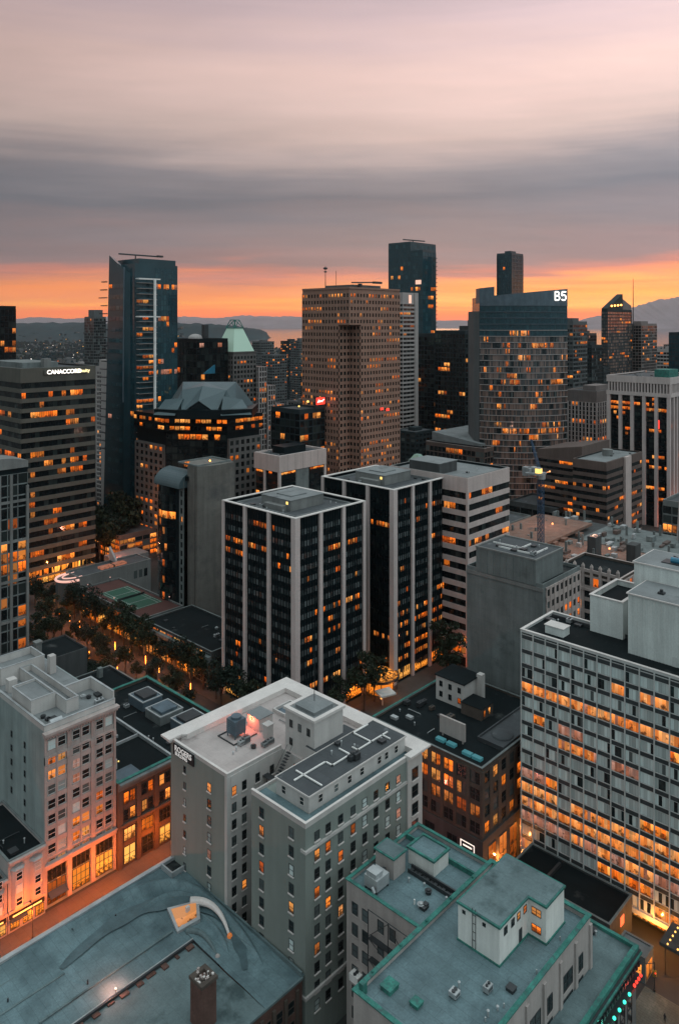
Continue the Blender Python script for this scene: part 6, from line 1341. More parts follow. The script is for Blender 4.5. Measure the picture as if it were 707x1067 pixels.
# slant-topped tower and spire
def f_T(b):
    b.part('slanted_top', MB().prism([(872, 387), (915, 387), (915, 394.4), (872, 394.4)], 157.01, [158, 176, 176, 158]), 'far_dark'); b.part('pink_fin', MB().prism([(915.2, 387), (941, 387), (941, 394.4), (915.2, 394.4)], 157.01, [170, 162, 162, 170]), 'far_pink'); b.part('spire', MB().tube([(944, 386, 120), (944, 386, 196)], .9, None, 6, .3), 'metal_dark')
    for k in range(4): b.part('lamp', MB().ball(880 + k * 9, 385.5, 161 + k * .5, 1.2), 'glow_amber')
gt('apartment_tower', 'dark slant-topped residential tower with a thin spire at the right of the skyline', 872, 942, 387, 394.5, 157, 3, 16, 40, 'far_dark', 'glass_painted_mirror', runs(.06, .4, WA, None, 78), ph=1.2, extra=f_T, plant=False)
gt('apartment_tower', 'dark reddish tower right of the slant-topped tower', 949.5, 1000, 378, 400, 140, 6, 12, 36, 'far_pink', 'glass_dark', runs(.08, .4, WA, None, 79))
gt('apartment_tower', 'pale low residential tower right of the dark reddish tower', 900, 926, 318, 340, 110, 6, 7, 26, 'slab_white', 'glass_dark', runs(.1, .4, WA, None, 80), ph=1.6)
gt('office_tower', 'blue-black tower cut off by the right edge of the skyline', 722, 760, 240, 262, 132, 8, 10, 32, 'far_dark', 'glass_teal', runs(.04, .4, WA, None, 81))
gt('apartment_tower', 'dark tower with red-lit upper floors between the curved glass tower and the slant-topped tower', 900, 925, 425, 445, 128, 6, 8, 30, 'far_pink', 'glass_dark', runs(.1, .4, (('lit_dim', .7), ('lit_pink', .3)), {4: .6}, 82))
gt('apartment_tower', 'dull green residential tower left of the slant-topped tower', 740, 765, 345, 362, 118, 6, 8, 30, 'far_dark', 'glass_dark', runs(.06, .4, WA, None, 83))
# arcaded black-and-white tower at right
def tower_V():
    b = Bld('office_tower', 'black glass tower with tall pinkish-white columns and an arcaded crown at the right edge', 'tower', 532.3, 193.4)
    x0, x1, y0, y1, z = 532.3, 597.6, 193.4, 235.2, 101.5
    b.part('wall', MB().box(x0, x1, y0, y1, 0, z), 'tower_black')
    cr = MB(); cr.box(x0 - 2, x0, y0 - 2, y1 + 1, z - 3, z + 1); cr.box(x0 - 2, x0, y0 - 2, y1 + 1, z - 12, z - 9.4); cr.box(x0 + .004, x1, y0 - 2, y0, z - 3, z + 1); cr.box(x0 + .004, x1, y0 - 2, y0, z - 12, z - 9.4)
    for i in range(21): v = y0 - 1.6 + i * (y1 - y0 + 1) / 20; cr.box(x0 - 1.8, x0 + .1, v - .5, v + .5, z - 9.396, z - 3.004)
    for i in range(27): u = x0 + .4 + i * (x1 - x0 - 1) / 26; cr.box(u - .5, u + .5, y0 - 1.8, y0 + .1, z - 9.396, z - 3.004)
    b.part('arcaded_crown', cr, 'column_pink'); b.part('roof', MB().box(x0 - .1, x1 - .3, y0 - .1, y1 - .3, z + .004, z + .5), 'roof_dark'); b.part('parapet', MB().ring(x0 - 2, x1, y0 - 2, y1 + 1, z + 1.004, z + 1.6, .8), 'column_pink')
    b.part('plant_room', MB().box(x0 + 12, x0 + 30, y0 + 4, y0 + 14, z + .5, z + 6), 'copper'); clutter(b, x0 + 8, x1 - 8, y0 + 18, y1 - 6, z + .5, 6, 95)
    for i in range(6): v = y0 - .6 + i * (y1 - y0 + .2) / 5; b.part('column', MB().box(x0 - 1.8, x0 + .2, v - 1.1, v + 1.1, 0, z - 12.01), 'column_pink')
    for i in range(1, 12): u = x0 + i * (x1 - x0) / 11; b.part('column', MB().box(u - .9, u + .9, y0 - 1.8, y0 + .2, 0, z - 12.01), 'column_pink')
    fU = runs(.08, .75, WA, {1: .5, 2: .7, 5: .15, 6: .4, 11: .2, 12: .5, 13: .5, 18: .2, 19: .5, 22: .3}, 84); fV = runs(.1, .75, WA, {5: .6, 11: .6, 12: .6, 19: .5, 22: .7}, 85)
    fh = 3.6
    for j in range(24):
        zt = z - 13 - j * fh
        for i in range(5):
            for k in range(3): a = y0 + .6 + i * (y1 - y0 + .2) / 5 + k * 2.1; b.win('U', x0, a, a + 1.95, zt - 2.2, zt, .03, fU(i, j, k) or 'glass_black')
        for i in range(11):
            for k in range(2): a = x0 + 1 + i * (x1 - x0) / 11 + k * 2.05; b.win('V', y0, a, a + 1.95, zt - 2.2, zt, .03, fV(i, j, k) or 'glass_black')
    b.part('red_lamp', MB().box(x0 - .3, x0 - .05, y0 + 6, y0 + 9, z - 34, z - 28), 'glow_red'); b.finish(100)
tower_V()
gt('office_building', 'lower pinkish colonnaded block left of the arcaded black-and-white tower', 570.6, 622, 262, 288.8, 87, 9, 12, 22, 'far_pink', 'glass_black', runs(.12, .6, WA, {4: .5, 8: .4, 11: .6}, 86), pw=1.3, ph=.5, pd=.7, sd=.2, skin='column_pink', top=9)
def f_X(b):
    b.part('rear_wing', MB().box(448, 488, 215.2, 246, 0, 57).prism([(448, 215.2), (488, 215.2), (488, 246), (448, 246)], 57.004, [63.5, 63.5, 58.5, 58.5]), 'band_brown'); facade(b, 'U', 448, 216, 245, 8, 54, 10, 11, .12, 2.2, .06, .5, 'tower_black', 'glass_black', runs(.1, .5, WA, None, 88), bandm='band_brown', ext0=False)
    b.part('stair_column', MB().box(460, 468.5, 192.6, 194.2, 0, 58), 'band_pink'); b.part('roof_drum', MB().cyl(464, 206, 56.8, 61, 3.2, None, 14), 'concrete')
banded('office_building', 'brown stepped office block with horizontal window bands above the unfinished building', 435.4, 488.1, 194.2, 215, 57.8, 11, 'band_brown', 2.2, .5, 'glass_black', runs(.12, .5, WA, {3: .3}, 87), runs(.12, .5, WA, None, 89), 10, 22, cat='building', roof='roof_grey', top=4, extra=f_X, ph=.8, cope='band_brown')
def f_lo(b):
    b.part('canopy_roof', MB().box(318.6, 322, 202, 240, 19, 19.6), 'concrete_black')
gt('low_building', 'low dark glass-roofed block behind the windowless concrete block', 330, 372, 208, 236, 36, 6, 9, 7, 'concrete_dark', 'glass_black', runs(.2, .5, WA, None, 90), roof='roof_dark')
gt('low_building', 'low grey block with a dark flat roof at the right edge below the arcaded tower', 405, 450, 122, 150, 48, 6, 9, 9, 'concrete_dark', 'glass_black', runs(.3, .5, WA, {7: .7}, 91), roof='roof_dark', plant=False, cope='concrete')
# low pavilion buildings behind the black towers
def f_pav(b):
    b.part('pavilion_roof', MB().prism([(356, 271), (370, 271), (370, 285), (356, 285)], 54, 58, None, [(360, 275), (366, 275), (366, 281), (360, 281)]).prism([(359, 274), (367, 274), (367, 282), (359, 282)], 58.01, 62, None, [(361.5, 276.5), (364.5, 276.5), (364.5, 279.5), (361.5, 279.5)]), 'copper_pale')
    [b.part('lamp', MB().ball(*q_), 'glow_amber') for q_ in ((355, 272, 50, .9), (371, 270, 52, .8), (356, 288, 47, .9))]
gt('pavilion', 'small pavilion with a two-tier pale green roof behind the right black tower', 357, 369, 272, 284, 54, 4, 4, 11, 'concrete', 'glass_dark', runs(.1, .4, WA, None, 92), cat='pavilion', extra=f_pav, plant=False)
gt('low_building', 'long low brown building with pale parapet and glowing lower storey, below the broad dark block', 470, 560, 300, 352, 50, 14, 24, 10, 'band_brown', 'glass_dark', runs(.12, .5, WA, {2: .9, 3: .6}, 93), plant=False, cope='terracotta', extra=lambda b: b.part('sloped_roof', MB().prism([(475, 306), (556, 306), (556, 350), (475, 350)], 50.3, [52, 52, 57, 57]), 'roof_grey'))
# ------------------------------------------------------------------ podium, court, arcade by the tree-lined street
def podium():
    b = Bld('podium_building', 'low podium with a green tennis court on its roof beside the tree-lined street', 'building', 181, 286)
    b.block(181, 202, 287.2, 342, 0, 12.6, 'concrete_dark', 'court_red', .6, .3, 'concrete')
    b.part('tennis_court', MB().box(184.8, 199.5, 299.5, 330, 12.03, 12.06), 'court_green')
    l = MB()
    for x in (185.4, 187, 197.3, 198.9): l.box(x, x + .12, 300.2, 329.3, 12.061, 12.08)
    for y in (300.2, 308, 314.7, 321.4, 329.2): l.box(185.52, 198.9, y, y + .12, 12.064, 12.083)
    b.part('court_lines', l, 'white_line'); b.part('net', MB().box(185, 199.3, 314.6, 314.66, 12.09, 13.1), 'metal_dark')
    for (x, y) in ((182.4, 298), (182.4, 313), (182.4, 331), (200.6, 296), (183, 338), (196, 340)): b.part('court_lamp', MB().cyl(x, y, 12, 14.65, .08).ball(x, y, 14.8, .25, 'glow_pink_soft'), 'metal_dark')
    for i in range(13): b.win('U', 181, 288 + i * 4.1, 291.4 + i * 4.1, .6, 6, .03, 'lit_shop' if R.random() < .6 else 'lit_amber')
    for i in range(13): b.win('U', 181, 288 + i * 4.1, 291.4 + i * 4.1, 7, 10.5, .03, 'lit_dim' if R.random() < .5 else 'glass_dark')
    for i in range(5): b.win('V', 287.2, 182 + i * 4, 185.2 + i * 4, .6, 6, .03, 'lit_shop')
    b.finish()
podium()
def hall():
    b = Bld('hall', 'long low grey hall with rounded pink-lit glass end behind the tennis court', 'building', 180, 343)
    x0, x1, y0, y1, z = 182.0, 222, 344.5, 358, 17
    b.block(x0, x1, y0, y1, 0, z, 'concrete', 'roof_dark', .5, .4, 'concrete')
    p = []
    for i in range(13): a = math.pi * (.5 + i / 12); p.append((x0 + 8 * math.cos(a) * 1.0, 351.2 + 6.7 * math.sin(a)))
    b.part('rounded_end', MB().prism(p, 0, 15.5), 'glass_roof'); r = MB()
    r.tube([(q[0], q[1], 15.8) for q in p], .55, None, 6); r.tube([(q[0] + 3, 351.2 + (q[1] - 351.2) * .6, 16.4) for q in p], .3, None, 6); b.part('lit_rim', r, 'glow_pink_soft')
    b.part('skylight', MB().box(196, 210, 348, 352, z - .48, z + .5), 'lit_pink'); b.part('white_gable', MB().prism([(206, 352), (207, 352), (207, 358.5), (206, 358.5)], 17.2, [18, 18, 24, 24]), 'slab_white'); b.part('rear_wing', MB().box(212, 232, 362, 374, 0, 15), 'far_pink')
    for i in range(3): b.win('V', y0, 212 + i * 3, 214 + i * 3, 9, 13, .03, 'glass_dark')
    for i in range(8): b.win('V', y0, 184 + i * 3, 186 + i * 3, 3, 6, .03, 'lit_dim'); 
    b.finish()
hall()
def arcade():
    b = Bld('shopping_arcade', 'low dark arcade with tall amber-lit glass front, left of the near black tower', 'building', 179, 234)
    b.block(179, 203, 236, 282, 0, 14, 'concrete_black', 'roof_black', .6, .3, 'concrete_dark')
    for j in range(3):
        for i in range(9): b.win('U', 179, 236.6 + i * 5.0, 240.9 + i * 5.0, 1 + 4.2 * j, 4.6 + 4.2 * j, .03, 'lit_shop' if R.random() < .55 - .1 * j else 'lit_amber' if R.random() < .6 else 'glass_dark', frame=.2, fm='concrete_dark', rails=1, bars=2)
    c = MB()
    for i in range(5): c.box(177.6, 178.6, 236.2 + i * 11, 237.4 + i * 11, 0, 11)
    c.box(177.4, 179, 236, 282, 11.004, 12.2); b.part('colonnade', c, 'concrete_dark'); clutter(b, 182, 198, 239, 278, 13.43, 9, 97); b.finish()
arcade()
def beyond():
    gt('low_building', 'low amber-lit building at the far end of the tree-lined street', 232, 262, 392, 420, 18, 6, 6, 4, 'band_brown', 'glass_dark', runs(.7, .6, WA, None, 98), plant=False)
beyond()
# ------------------------------------------------------------------ trees
def leaf_crown(r, h, n, mat, seed, spread=1.0):
    rr = random.Random(seed); mb = MB(); cl = []
    for k in range(int(14 * spread)):
        a = rr.uniform(0, 2 * math.pi); q = math.sqrt(rr.random()) * r * .75; cl.append((q * math.cos(a), q * math.sin(a), rr.uniform(-.38, .45) * h * (1 - .4 * q / r), rr.uniform(.25, .5) * r))
    for k in range(n):
        cx, cy, cz, cr = rr.choice(cl)
        while True:
            x, y, z = (rr.uniform(-1, 1) for _ in range(3)); d = x * x + y * y + z * z
            if .25 < d < 1: break
        p = (cx + x * cr, cy + y * cr, cz + z * cr * .8); s = rr.uniform(.22, .42)
        u = [rr.uniform(-1, 1) for _ in range(3)]; w = [rr.uniform(-1, 1) for _ in range(3)]
        lu = math.sqrt(sum(t * t for t in u)) or 1; lw = math.sqrt(sum(t * t for t in w)) or 1
        u = [t / lu * s for t in u]; w = [t / lw * s for t in w]
        mb.quad(tuple(p[i] - u[i] for i in range(3)), tuple(p[i] + w[i] * .6 for i in range(3)), tuple(p[i] + u[i] for i in range(3)), tuple(p[i] - w[i] * .6 for i in range(3)), mat)
    return mb, cl
def make_tree(kind, label, group, r, h, n, mat, seed):
    t = thing(kind, label, 'tree', 0, 0, 0, group); z0 = 3.6 + h * .45
    cr, cl = leaf_crown(r, h, n, mat, seed); cr.v = [(x, y, z + z0) for x, y, z in cr.v]
    tr = MB().tube([(0, 0, 0), (.06, .04, 2.2), (.02, 0, z0)], .22, None, 7, .08)
    for (cx, cy, cz, _) in cl[:7]: tr.tube([(.03, .02, 2.4 + .1 * cz), (cx * .5, cy * .5, z0 + cz * .4 - .6), (cx, cy, z0 + cz)], .09, None, 5, .02)
    tr.build('trunk', 'bark', t, (0, 0, 0)); cr.build('crown', mat, t, (0, 0, 0)); return t
GT = 'street trees along the mall'
protos = [make_tree('street_tree', 'leafy street tree among the glowing lamp posts of the mall', GT, 3.2 + .3 * k, 6.5 + .5 * k, 1500, ('leaf', 'leaf_dark', 'leaf')[k], 200 + k) for k in range(3)]
used = [False] * 3; rt = random.Random(77)
def plant(x, y, s=1.0):
    k = rt.randrange(3)
    if not used[k]: o = protos[k]; used[k] = True
    else: o = copy_tree(protos[k])
    o.location = (x, y, 0.12); o.rotation_euler = (0, 0, rt.uniform(0, 6.28)); s *= rt.uniform(.85, 1.75); o.scale = (s, s, s * rt.uniform(.9, 1.15))
for k in range(16): plant(176 + rt.uniform(-.8, .8), 238 + k * 7.2 + rt.uniform(-1, 1))
for k in range(10): plant(162.6 + rt.uniform(-.8, .8), 226 + k * 12 + rt.uniform(-3, 3), rt.uniform(.55, .95))
for k in range(12): plant(147.5 + rt.uniform(-1, 1), 226 + k * 9 + rt.uniform(-1, 1), .7)
for k in range(9): plant(179.3, 246 + k * 8 + rt.uniform(-2, 2), rt.uniform(.7, 1.1))
for k in range(9): plant(170 + rt.uniform(-4, 4), 352 + k * 5 + rt.uniform(-1, 1), 1.0)
for k in range(24): plant(rt.uniform(146, 166), rt.uniform(228, 345), rt.uniform(.45, .9))
for (x, y) in ((172.5, 204), (173.5, 212), (172, 221), (175, 228), (171, 190), (196, 184.5), (206, 182), (214, 184)): plant(x, y, 1.05)
for k in range(22): plant(226 + rt.uniform(-6, 32), 402 + k * 2.0, 2.0)
for (x, y) in ((262, 296), (268, 300), (252, 178), (246, 174), (300, 212), (306, 222), (312, 232), (318, 240), (404, 256), (410, 262), (415, 250), (398, 262), (420, 266)): plant(x, y, 1.3)
# far park: tall conifers read as single trees in front of the low roofs
# ------------------------------------------------------------------ glowing lamp posts of the mall
def lamp_post():
    t = thing('street_lamp', 'slim street lamp with a tall glowing amber tube beside the mall trees', 'street lamp', 0, 0, 0, 'glowing lamp posts of the mall')
    MB().cyl(0, 0, 0, 6.9, .07, None, 8).cyl(0, 0, 0, .3, .22, None, 8).cyl(0, 0, 5.9, 6.1, .24, None, 8).build('pole', 'metal_dark', t, (0, 0, 0))
    MB().cyl(0, 0, 2.6, 5.9, .14, None, 10).build('glow_tube', 'glow_tube', t, (0, 0, 0)); return t
glow('glow_tube', (1, .32, .045), 5)
lp0 = lamp_post(); first = True
def light(name, x, y, z, e, col, r=.35):
    r = .14
    l = bpy.data.lights.new(name, 'POINT'); l.energy = e; l.color = col; l.shadow_soft_size = r
    o = bpy.data.objects.new(name, l); COL.objects.link(o); o.location = (x, y, z); return o
spots = [(170.4, 353), (170.8, 342), (170.2, 331), (169.6, 320.5), (169.6, 309.5), (169.4, 299), (168.6, 288.5), (169.2, 278), (170, 267.5), (169.4, 257), (168.8, 246), (168.6, 235), (156.8, 330), (156.8, 309), (156.6, 288), (157, 267), (157.2, 246), (157, 231)]
for (x, y) in spots:
    o = lp0 if first else copy_tree(lp0); first = False; o.location = (x, y, .12)
    light('lamp_light', x - .6, y - .6, 4.4, 1300, (1, .22, .025))
AMB = (1, .28, .045)
for (x, y, z, e) in ((77.5, 170.0, 5.5, 3600), (86, 170.0, 5, 2400), (93, 170.0, 5.5, 3600), (99.5, 170.5, 5.5, 3200), (112, 170.5, 6, 3600), (124, 170.5, 6, 3200), (134, 171, 6, 3000)): light('shop_light', x, y, z, e, (1, .165, .012), .5)
light('shop_light', 66, 170, 5.5, 3600, (1, .18, .05), .5)
light('hut_light', 117.4, 140.4, 45.6, 700, (1, .16, .08), .15)
light('roof_light', 74.5, 128.6, 17.6, 900, (1, .36, .24), .3)
light('alley_glow', 168, 101.6, 5, 2500, (1, .3, .06)); light('alley_glow', 182, 101.4, 5, 2500, (1, .3, .06))  # alley, crossing, street and avenue lights: bare points without fittings, added for glow
light('canopy_light', 214, 184, 6, 2200, (1, .24, .03), 1); light('canopy_light', 221, 181, 5, 700, (1, .24, .03), 1); light('canopy_light', 209, 190, 4, 900, (1, .24, .03), 1)
light('crossing_glow', 170, 50, 4.6, 5000, (1, .34, .05), 1); light('crossing_glow', 171.4, 66, 4.6, 2200, (1, .34, .05), 1); light('crossing_glow', 176, 90, 3, 1500, (1, .34, .05), 1)
light('street_glow', 141.5, 128, 8, 1800, (1, .25, .18), .4); light('street_glow', 143, 112, 7, 1500, (1, .25, .2), .4)
light('slab_light', 207.6, 288.6, 73, 260, (1, .62, .2), .3); light('site_light', 336, 156, 44, 2200, (1, .5, .34), 1); light('site_light', 356, 190, 44, 2200, (1, .5, .34), 1)
light('street_glow', 256, 170, 6, 1800, (1, .2, .06), .5)
light('avenue_glow', 196, 385, 8, 5200, AMB, .6); light('avenue_glow', 226, 388, 9, 5200, (1, .3, .1), .6); light('avenue_glow', 186, 372, 7, 3500, AMB, .6); light('avenue_glow', 214, 366, 20, 2600, (1, .3, .2), .6)
light('avenue_glow', 470, 250, 20, 9000, AMB, 1); light('avenue_glow', 520, 288, 26, 14000, AMB, 1); light('avenue_glow', 350, 276, 52, 3000, AMB, .8); light('avenue_glow', 528, 186, 8, 5000, (1, .2, .08), 1); light('avenue_glow', 300, 392, 60, 5000, AMB, 1); light('avenue_glow', 250, 380, 40, 5000, (1, .28, .08), 1)
light('marquee_light', 134.5, 53.6, 21.5, 160, (1, .1, .06), .3); light('marquee_light', 124, 53.6, 21.5, 200, (.1, 1, .7), .3)
# dark old-fashioned lamp posts by the pavement
def plain_lamp(x, y, lab):
    t = thing('street_lamp', lab, 'street lamp', x, y, .12)
    MB().cyl(x, y, .12, 7.6, .11, None, 8, .07).tube([(x, y, 7.4), (x, y + .5, 7.9), (x, y + 1.1, 7.9)], .06).cyl(x, y, .12, .6, .2, None, 8).build('pole', 'metal_dark', t)
    MB().box(x - .18, x + .18, y + .9, y + 1.5, 7.72, 7.86).build('lamp_head', 'metal_dark', t)
plain_lamp(78.3, 169.6, 'dark unlit street lamp on the orange pavement before the ornate pink shop'); plain_lamp(120.5, 169.6, 'dark street lamp on the pavement before the brown block with lit paired windows')
bt = make_tree('street_tree', 'dark round tree on the pavement before the brown block with lit paired windows', None, 2.3, 4.6, 1400, 'leaf_dark', 300); bt.location = (132.5, 170.4, .12)
nb = thing('blade_sign', 'tall narrow glowing amber blade sign behind the signed block', 'sign', 160.2, 134)
MB().box(159.9, 160.4, 128.6, 129.2, 2, 9.4).build('lit_tube', 'glow_tube', nb); MB().box(160.42, 160.96, 128.7, 129.1, 4, 4.4).box(160.42, 160.96, 128.7, 129.1, 8, 8.4).build('bracket', 'metal_dark', nb)
# ------------------------------------------------------------------ crossing at the lower right
def signal(x, y, lab, col, face):
    t = thing('traffic_light', lab, 'traffic light', x, y, .12)
    MB().cyl(x, y, .12, 6.4, .13, None, 8, .09).tube([(x, y, 6.1), (x - 2.4, y + 1.6, 6.5), (x - 4.2, y + 2.8, 6.5)], .07).cyl(x, y, .12, .7, .24, None, 8).build('pole', 'metal_dark', t)
    for (hx, hy, hz) in ((x - 4.2, y + 2.8, 5.9), (x - .1, y - .1, 4.0)):
        h = MB().box(hx - .3, hx + .3, hy - .3, hy + .3, hz - .55, hz + .6).build('signal_head', 'traffic_yellow', t)
        for k, c in enumerate((col, 'metal_dark', 'metal_dark')): MB().cyl(hx, hy, 0, .01, .01).build if False else MB().ball(hx - .26, hy - .2, hz + .36 - k * .36, .17, None, 8, 5).build('lens', c, h)
surf('traffic_yellow', (.35, .22, .03), streak=0)
signal(161.2, 61.4, 'yellow-headed traffic light with a long arm at the lower right corner crossing', 'glow_red', 0); signal(160.6, 40.5, 'yellow-headed traffic light at the far side of the crossing near the right edge', 'glow_amber', 0)
def car(x, y, rz, lab, paint='car_paint'):
    t = thing('parked_car', lab, 'car', x, y, .02); t.rotation_euler = (0, 0, rz)
    prof = [(-2.15, .35), (-2.2, .75), (-1.9, .95), (-1.35, 1.0), (-.75, 1.45), (.65, 1.48), (1.3, 1.0), (2.0, .9), (2.2, .65), (2.15, .35)]
    m = MB(); n = len(prof); vs = [(p, -.86 + (.14 if z > 1.1 else 0), z) for p, z in prof] + [(p, .86 - (.14 if z > 1.1 else 0), z) for p, z in prof]
    m.add(vs, [tuple(range(n)), tuple(range(2 * n - 1, n - 1, -1))] + [(i, (i + 1) % n, n + (i + 1) % n, n + i) for i in range(n)], None); m.build('body', paint, t, (0, 0, 0))
    g = MB()
    for sgn in (-1, 1): g.add([(-1.2, sgn * .875, 1.02), (1.15, sgn * .875, 1.02), (.6, sgn * .76, 1.42), (-.7, sgn * .76, 1.42)], [(0, 1, 2, 3)], None)
    g.quad((1.3, -.7, 1.03), (1.3, .7, 1.03), (.71, .62, 1.44), (.71, -.62, 1.44)); g.quad((-1.36, -.7, 1.03), (-1.36, .7, 1.03), (-.8, .62, 1.44), (-.8, -.62, 1.44)); g.build('window', 'glass_dark', t, (0, 0, 0))
    for sx in (-1.35, 1.35):
        for sy in (-.8, .8): MB().tube([(sx, sy - .1, .33), (sx, sy + .1, .33)], .33, None, 14).build('wheel', 'rubber', t, (0, 0, 0))
    for sy in (-.6, .6): MB().box(-2.24, -2.17, sy - .16, sy + .16, .66, .8).build('tail_light', 'glow_red', t, (0, 0, 0)); MB().box(2.17, 2.24, sy - .16, sy + .16, .6, .74).build('headlight', 'glow_white', t, (0, 0, 0))
car(153.2, 66.5, rad(90), 'dark car with glowing red tail lights waiting at the crossing')
car(147.0, 72, rad(-90), 'dark car heading up the street past the green-edged block'); car(108, 163, 0, 'dark car on the road before the pale heritage block')
car(236, 172, rad(180), 'dark car with tail lights on the red-lit street right of the black towers')
def person(x, y):
    import mathutils
    P = [(0, 0, .92), (0, 0, 1.15), (0, 0, 1.42), (0, 0, 1.52), (.02, 0, 1.66), (.1, .02, .88), (.14, .1, .5), (.1, .02, .1), (.22, .02, .06), (-.1, .02, .88), (-.02, -.02, .5), (-.22, -.02, .12), (-.1, -.02, .06), (0, .19, 1.4), (.03, .25, 1.15), (.12, .24, .92), (0, -.19, 1.4), (-.03, -.25, 1.15), (.06, -.25, .92)]
    P = [(a, b_ + (.1 if i in (5, 6, 7, 8) else -.1 if i in (9, 10, 11, 12) else 0), c) for i, (a, b_, c) in enumerate(P)]
    E = [(0, 1), (1, 2), (2, 3), (3, 4), (0, 5), (5, 6), (6, 7), (7, 8), (0, 9), (9, 10), (10, 11), (11, 12), (2, 13), (13, 14), (14, 15), (2, 16), (16, 17), (17, 18)]
    rad_ = [.15, .15, .15, .06, .11, .1, .075, .05, .04, .1, .075, .05, .04, .07, .05, .035, .07, .05, .035]
    me = bpy.data.meshes.new('person'); me.from_pydata(P, E, []); o = bpy.data.objects.new('person', me); COL.objects.link(o)
    sk = o.modifiers.new('skin', 'SKIN'); sv = me.skin_vertices[0].data if me.skin_vertices else None
    if sv is None:
        bm_layer = None
    else:
        for v, r in zip(sv, rad_): v.radius = (r, r)
        sv[0].use_root = True
    o.modifiers.new('sub', 'SUBSURF').levels = 1; me.materials.append(M['cloth_dark']); o.location = (x, y, .13)
    tag(o, 'person in dark clothes walking near the crossing at the right edge', 'person')
    h = MB().ball(.02, 0, 1.7, .125, None, 10, 8, 1.1).build('hair', 'cloth_dark', o, (0, 0, 0)); return o
person(155.5, 57.2)
# ------------------------------------------------------------------ ground, streets, pavements
A = rad(43.3); cA, sA = math.cos(A), math.sin(A)
W = lambda r, d: (r * sA + d * cA, -r * cA + d * sA)
g = MB().quad((*W(-17000, -550), -.05), (*W(17000, -550), -.05), (*W(17000, 29500), -.05), (*W(-17000, 29500), -.05)); struct('ground', g, 'ground')
def strip(name, x0, x1, y0, y1, z, mat): struct(name, MB().quad((x0, y0, z), (x1, y0, z), (x1, y1, z), (x0, y1, z)), mat)
strip('road', 0, 420, 152.5, 169.2, 0.0, 'asphalt'); strip('road', 146, 172, 20, 152.4, 0.004, 'asphalt'); strip('road', 153, 173, 169.3, 420, 0.004, 'asphalt'); strip('road', -20, 145.9, 36, 52, 0.0, 'asphalt'); strip('road', 172.1, 420, 36, 52, 0.0, 'asphalt'); strip('road', 60, 420, 376, 396, 0.008, 'asphalt')
strip('road', 419.9, 436, 20, 376, .012, 'asphalt')
def kerb(x0, x1, y0, y1): struct('pavement', MB().box(x0, x1, y0, y1, -.04, .12), 'sidewalk')
kerb(0, 141, 169.3, 174.7); kerb(20, 138, 149.7, 152.3); kerb(138.05, 145.9, 60, 149.6); kerb(161.0, 174.4, 20, 35.5); kerb(141.05, 152.9, 175, 330); kerb(173.1, 181, 175, 372); kerb(162.2, 204.5, 139.5, 152.3); kerb(181.2, 300, 169.3, 186.5); kerb(98, 138, 52.1, 55.8); kerb(138.1, 145.8, 52.2, 59.9)
struct('plaza', MB().box(146.1, 161.2, 52.3, 63.4, -.02, .115), 'paving')
zl = MB()
for k in range(9): zl.box(147 + k * 2.8, 148.4 + k * 2.8, 46.2, 50.4, .02, .026)
for k in range(7): zl.box(139.6, 143.6, 37.2 + k * 2.1, 38.3 + k * 2.1, .02, .026)
for k in range(40): zl.box(20 + k * 7, 23 + k * 7, 160.9, 161.1, .012, .018)
struct('road_markings', zl, 'white_line')
# benches of shopfront steps at the crossing
stp = thing('terrace_steps', 'broad orange-lit steps under the bulb canopy at the right edge', 'steps', 174, 48)
for k in range(7): MB().box(166.6 + k * 1.0, 174.2, 40, 47 + .01 * k, .13 + .2 * k, .33 + .2 * k - .004).build('step', 'sidewalk', stp)
# ------------------------------------------------------------------ far city, shore, water, mountains
A = rad(43.3); cA, sA = math.cos(A), math.sin(A)
W = lambda r, d: (r * sA + d * cA, -r * cA + d * sA)
def ridge(name, pts, mat, thick, seed, noise_=.08, n=90, base=-1):
    """a range with real depth: crest line of (right, depth, height) points, slopes falling both ways"""
    rr = random.Random(seed); m = MB(); rows = 9; P = []
    for i in range(n + 1):
        t = i / n * (len(pts) - 1); k = min(int(t), len(pts) - 2); q = t - k
        a = [pts[k][e] * (1 - q) + pts[k + 1][e] * q for e in range(3)]; P.append(a)
    j1 = [rr.uniform(-1, 1) for _ in range(n + 2)]
    for i, (r, d, h) in enumerate(P):
        for q in range(rows):
            s = (q - rows // 2) / (rows // 2); jj = (j1[i] + j1[max(0, i - 1)]) * .5
            hh = h * (1 - abs(s)) ** 1.1 * (1 + noise_ * jj) + (noise_ * h * rr.uniform(-.4, .4) if 0 < abs(s) < 1 else 0)
            x, y = W(r, d + s * thick); m.v.append((x, y, max(base, hh)))
    for i in range(n):
        for q in range(rows - 1): m.f.append((i * rows + q, (i + 1) * rows + q, (i + 1) * rows + q + 1, i * rows + q + 1)); m.m.append(None)
    o = struct(name, m, mat)
    for q_ in o.data.polygons: q_.use_smooth = True
    return o
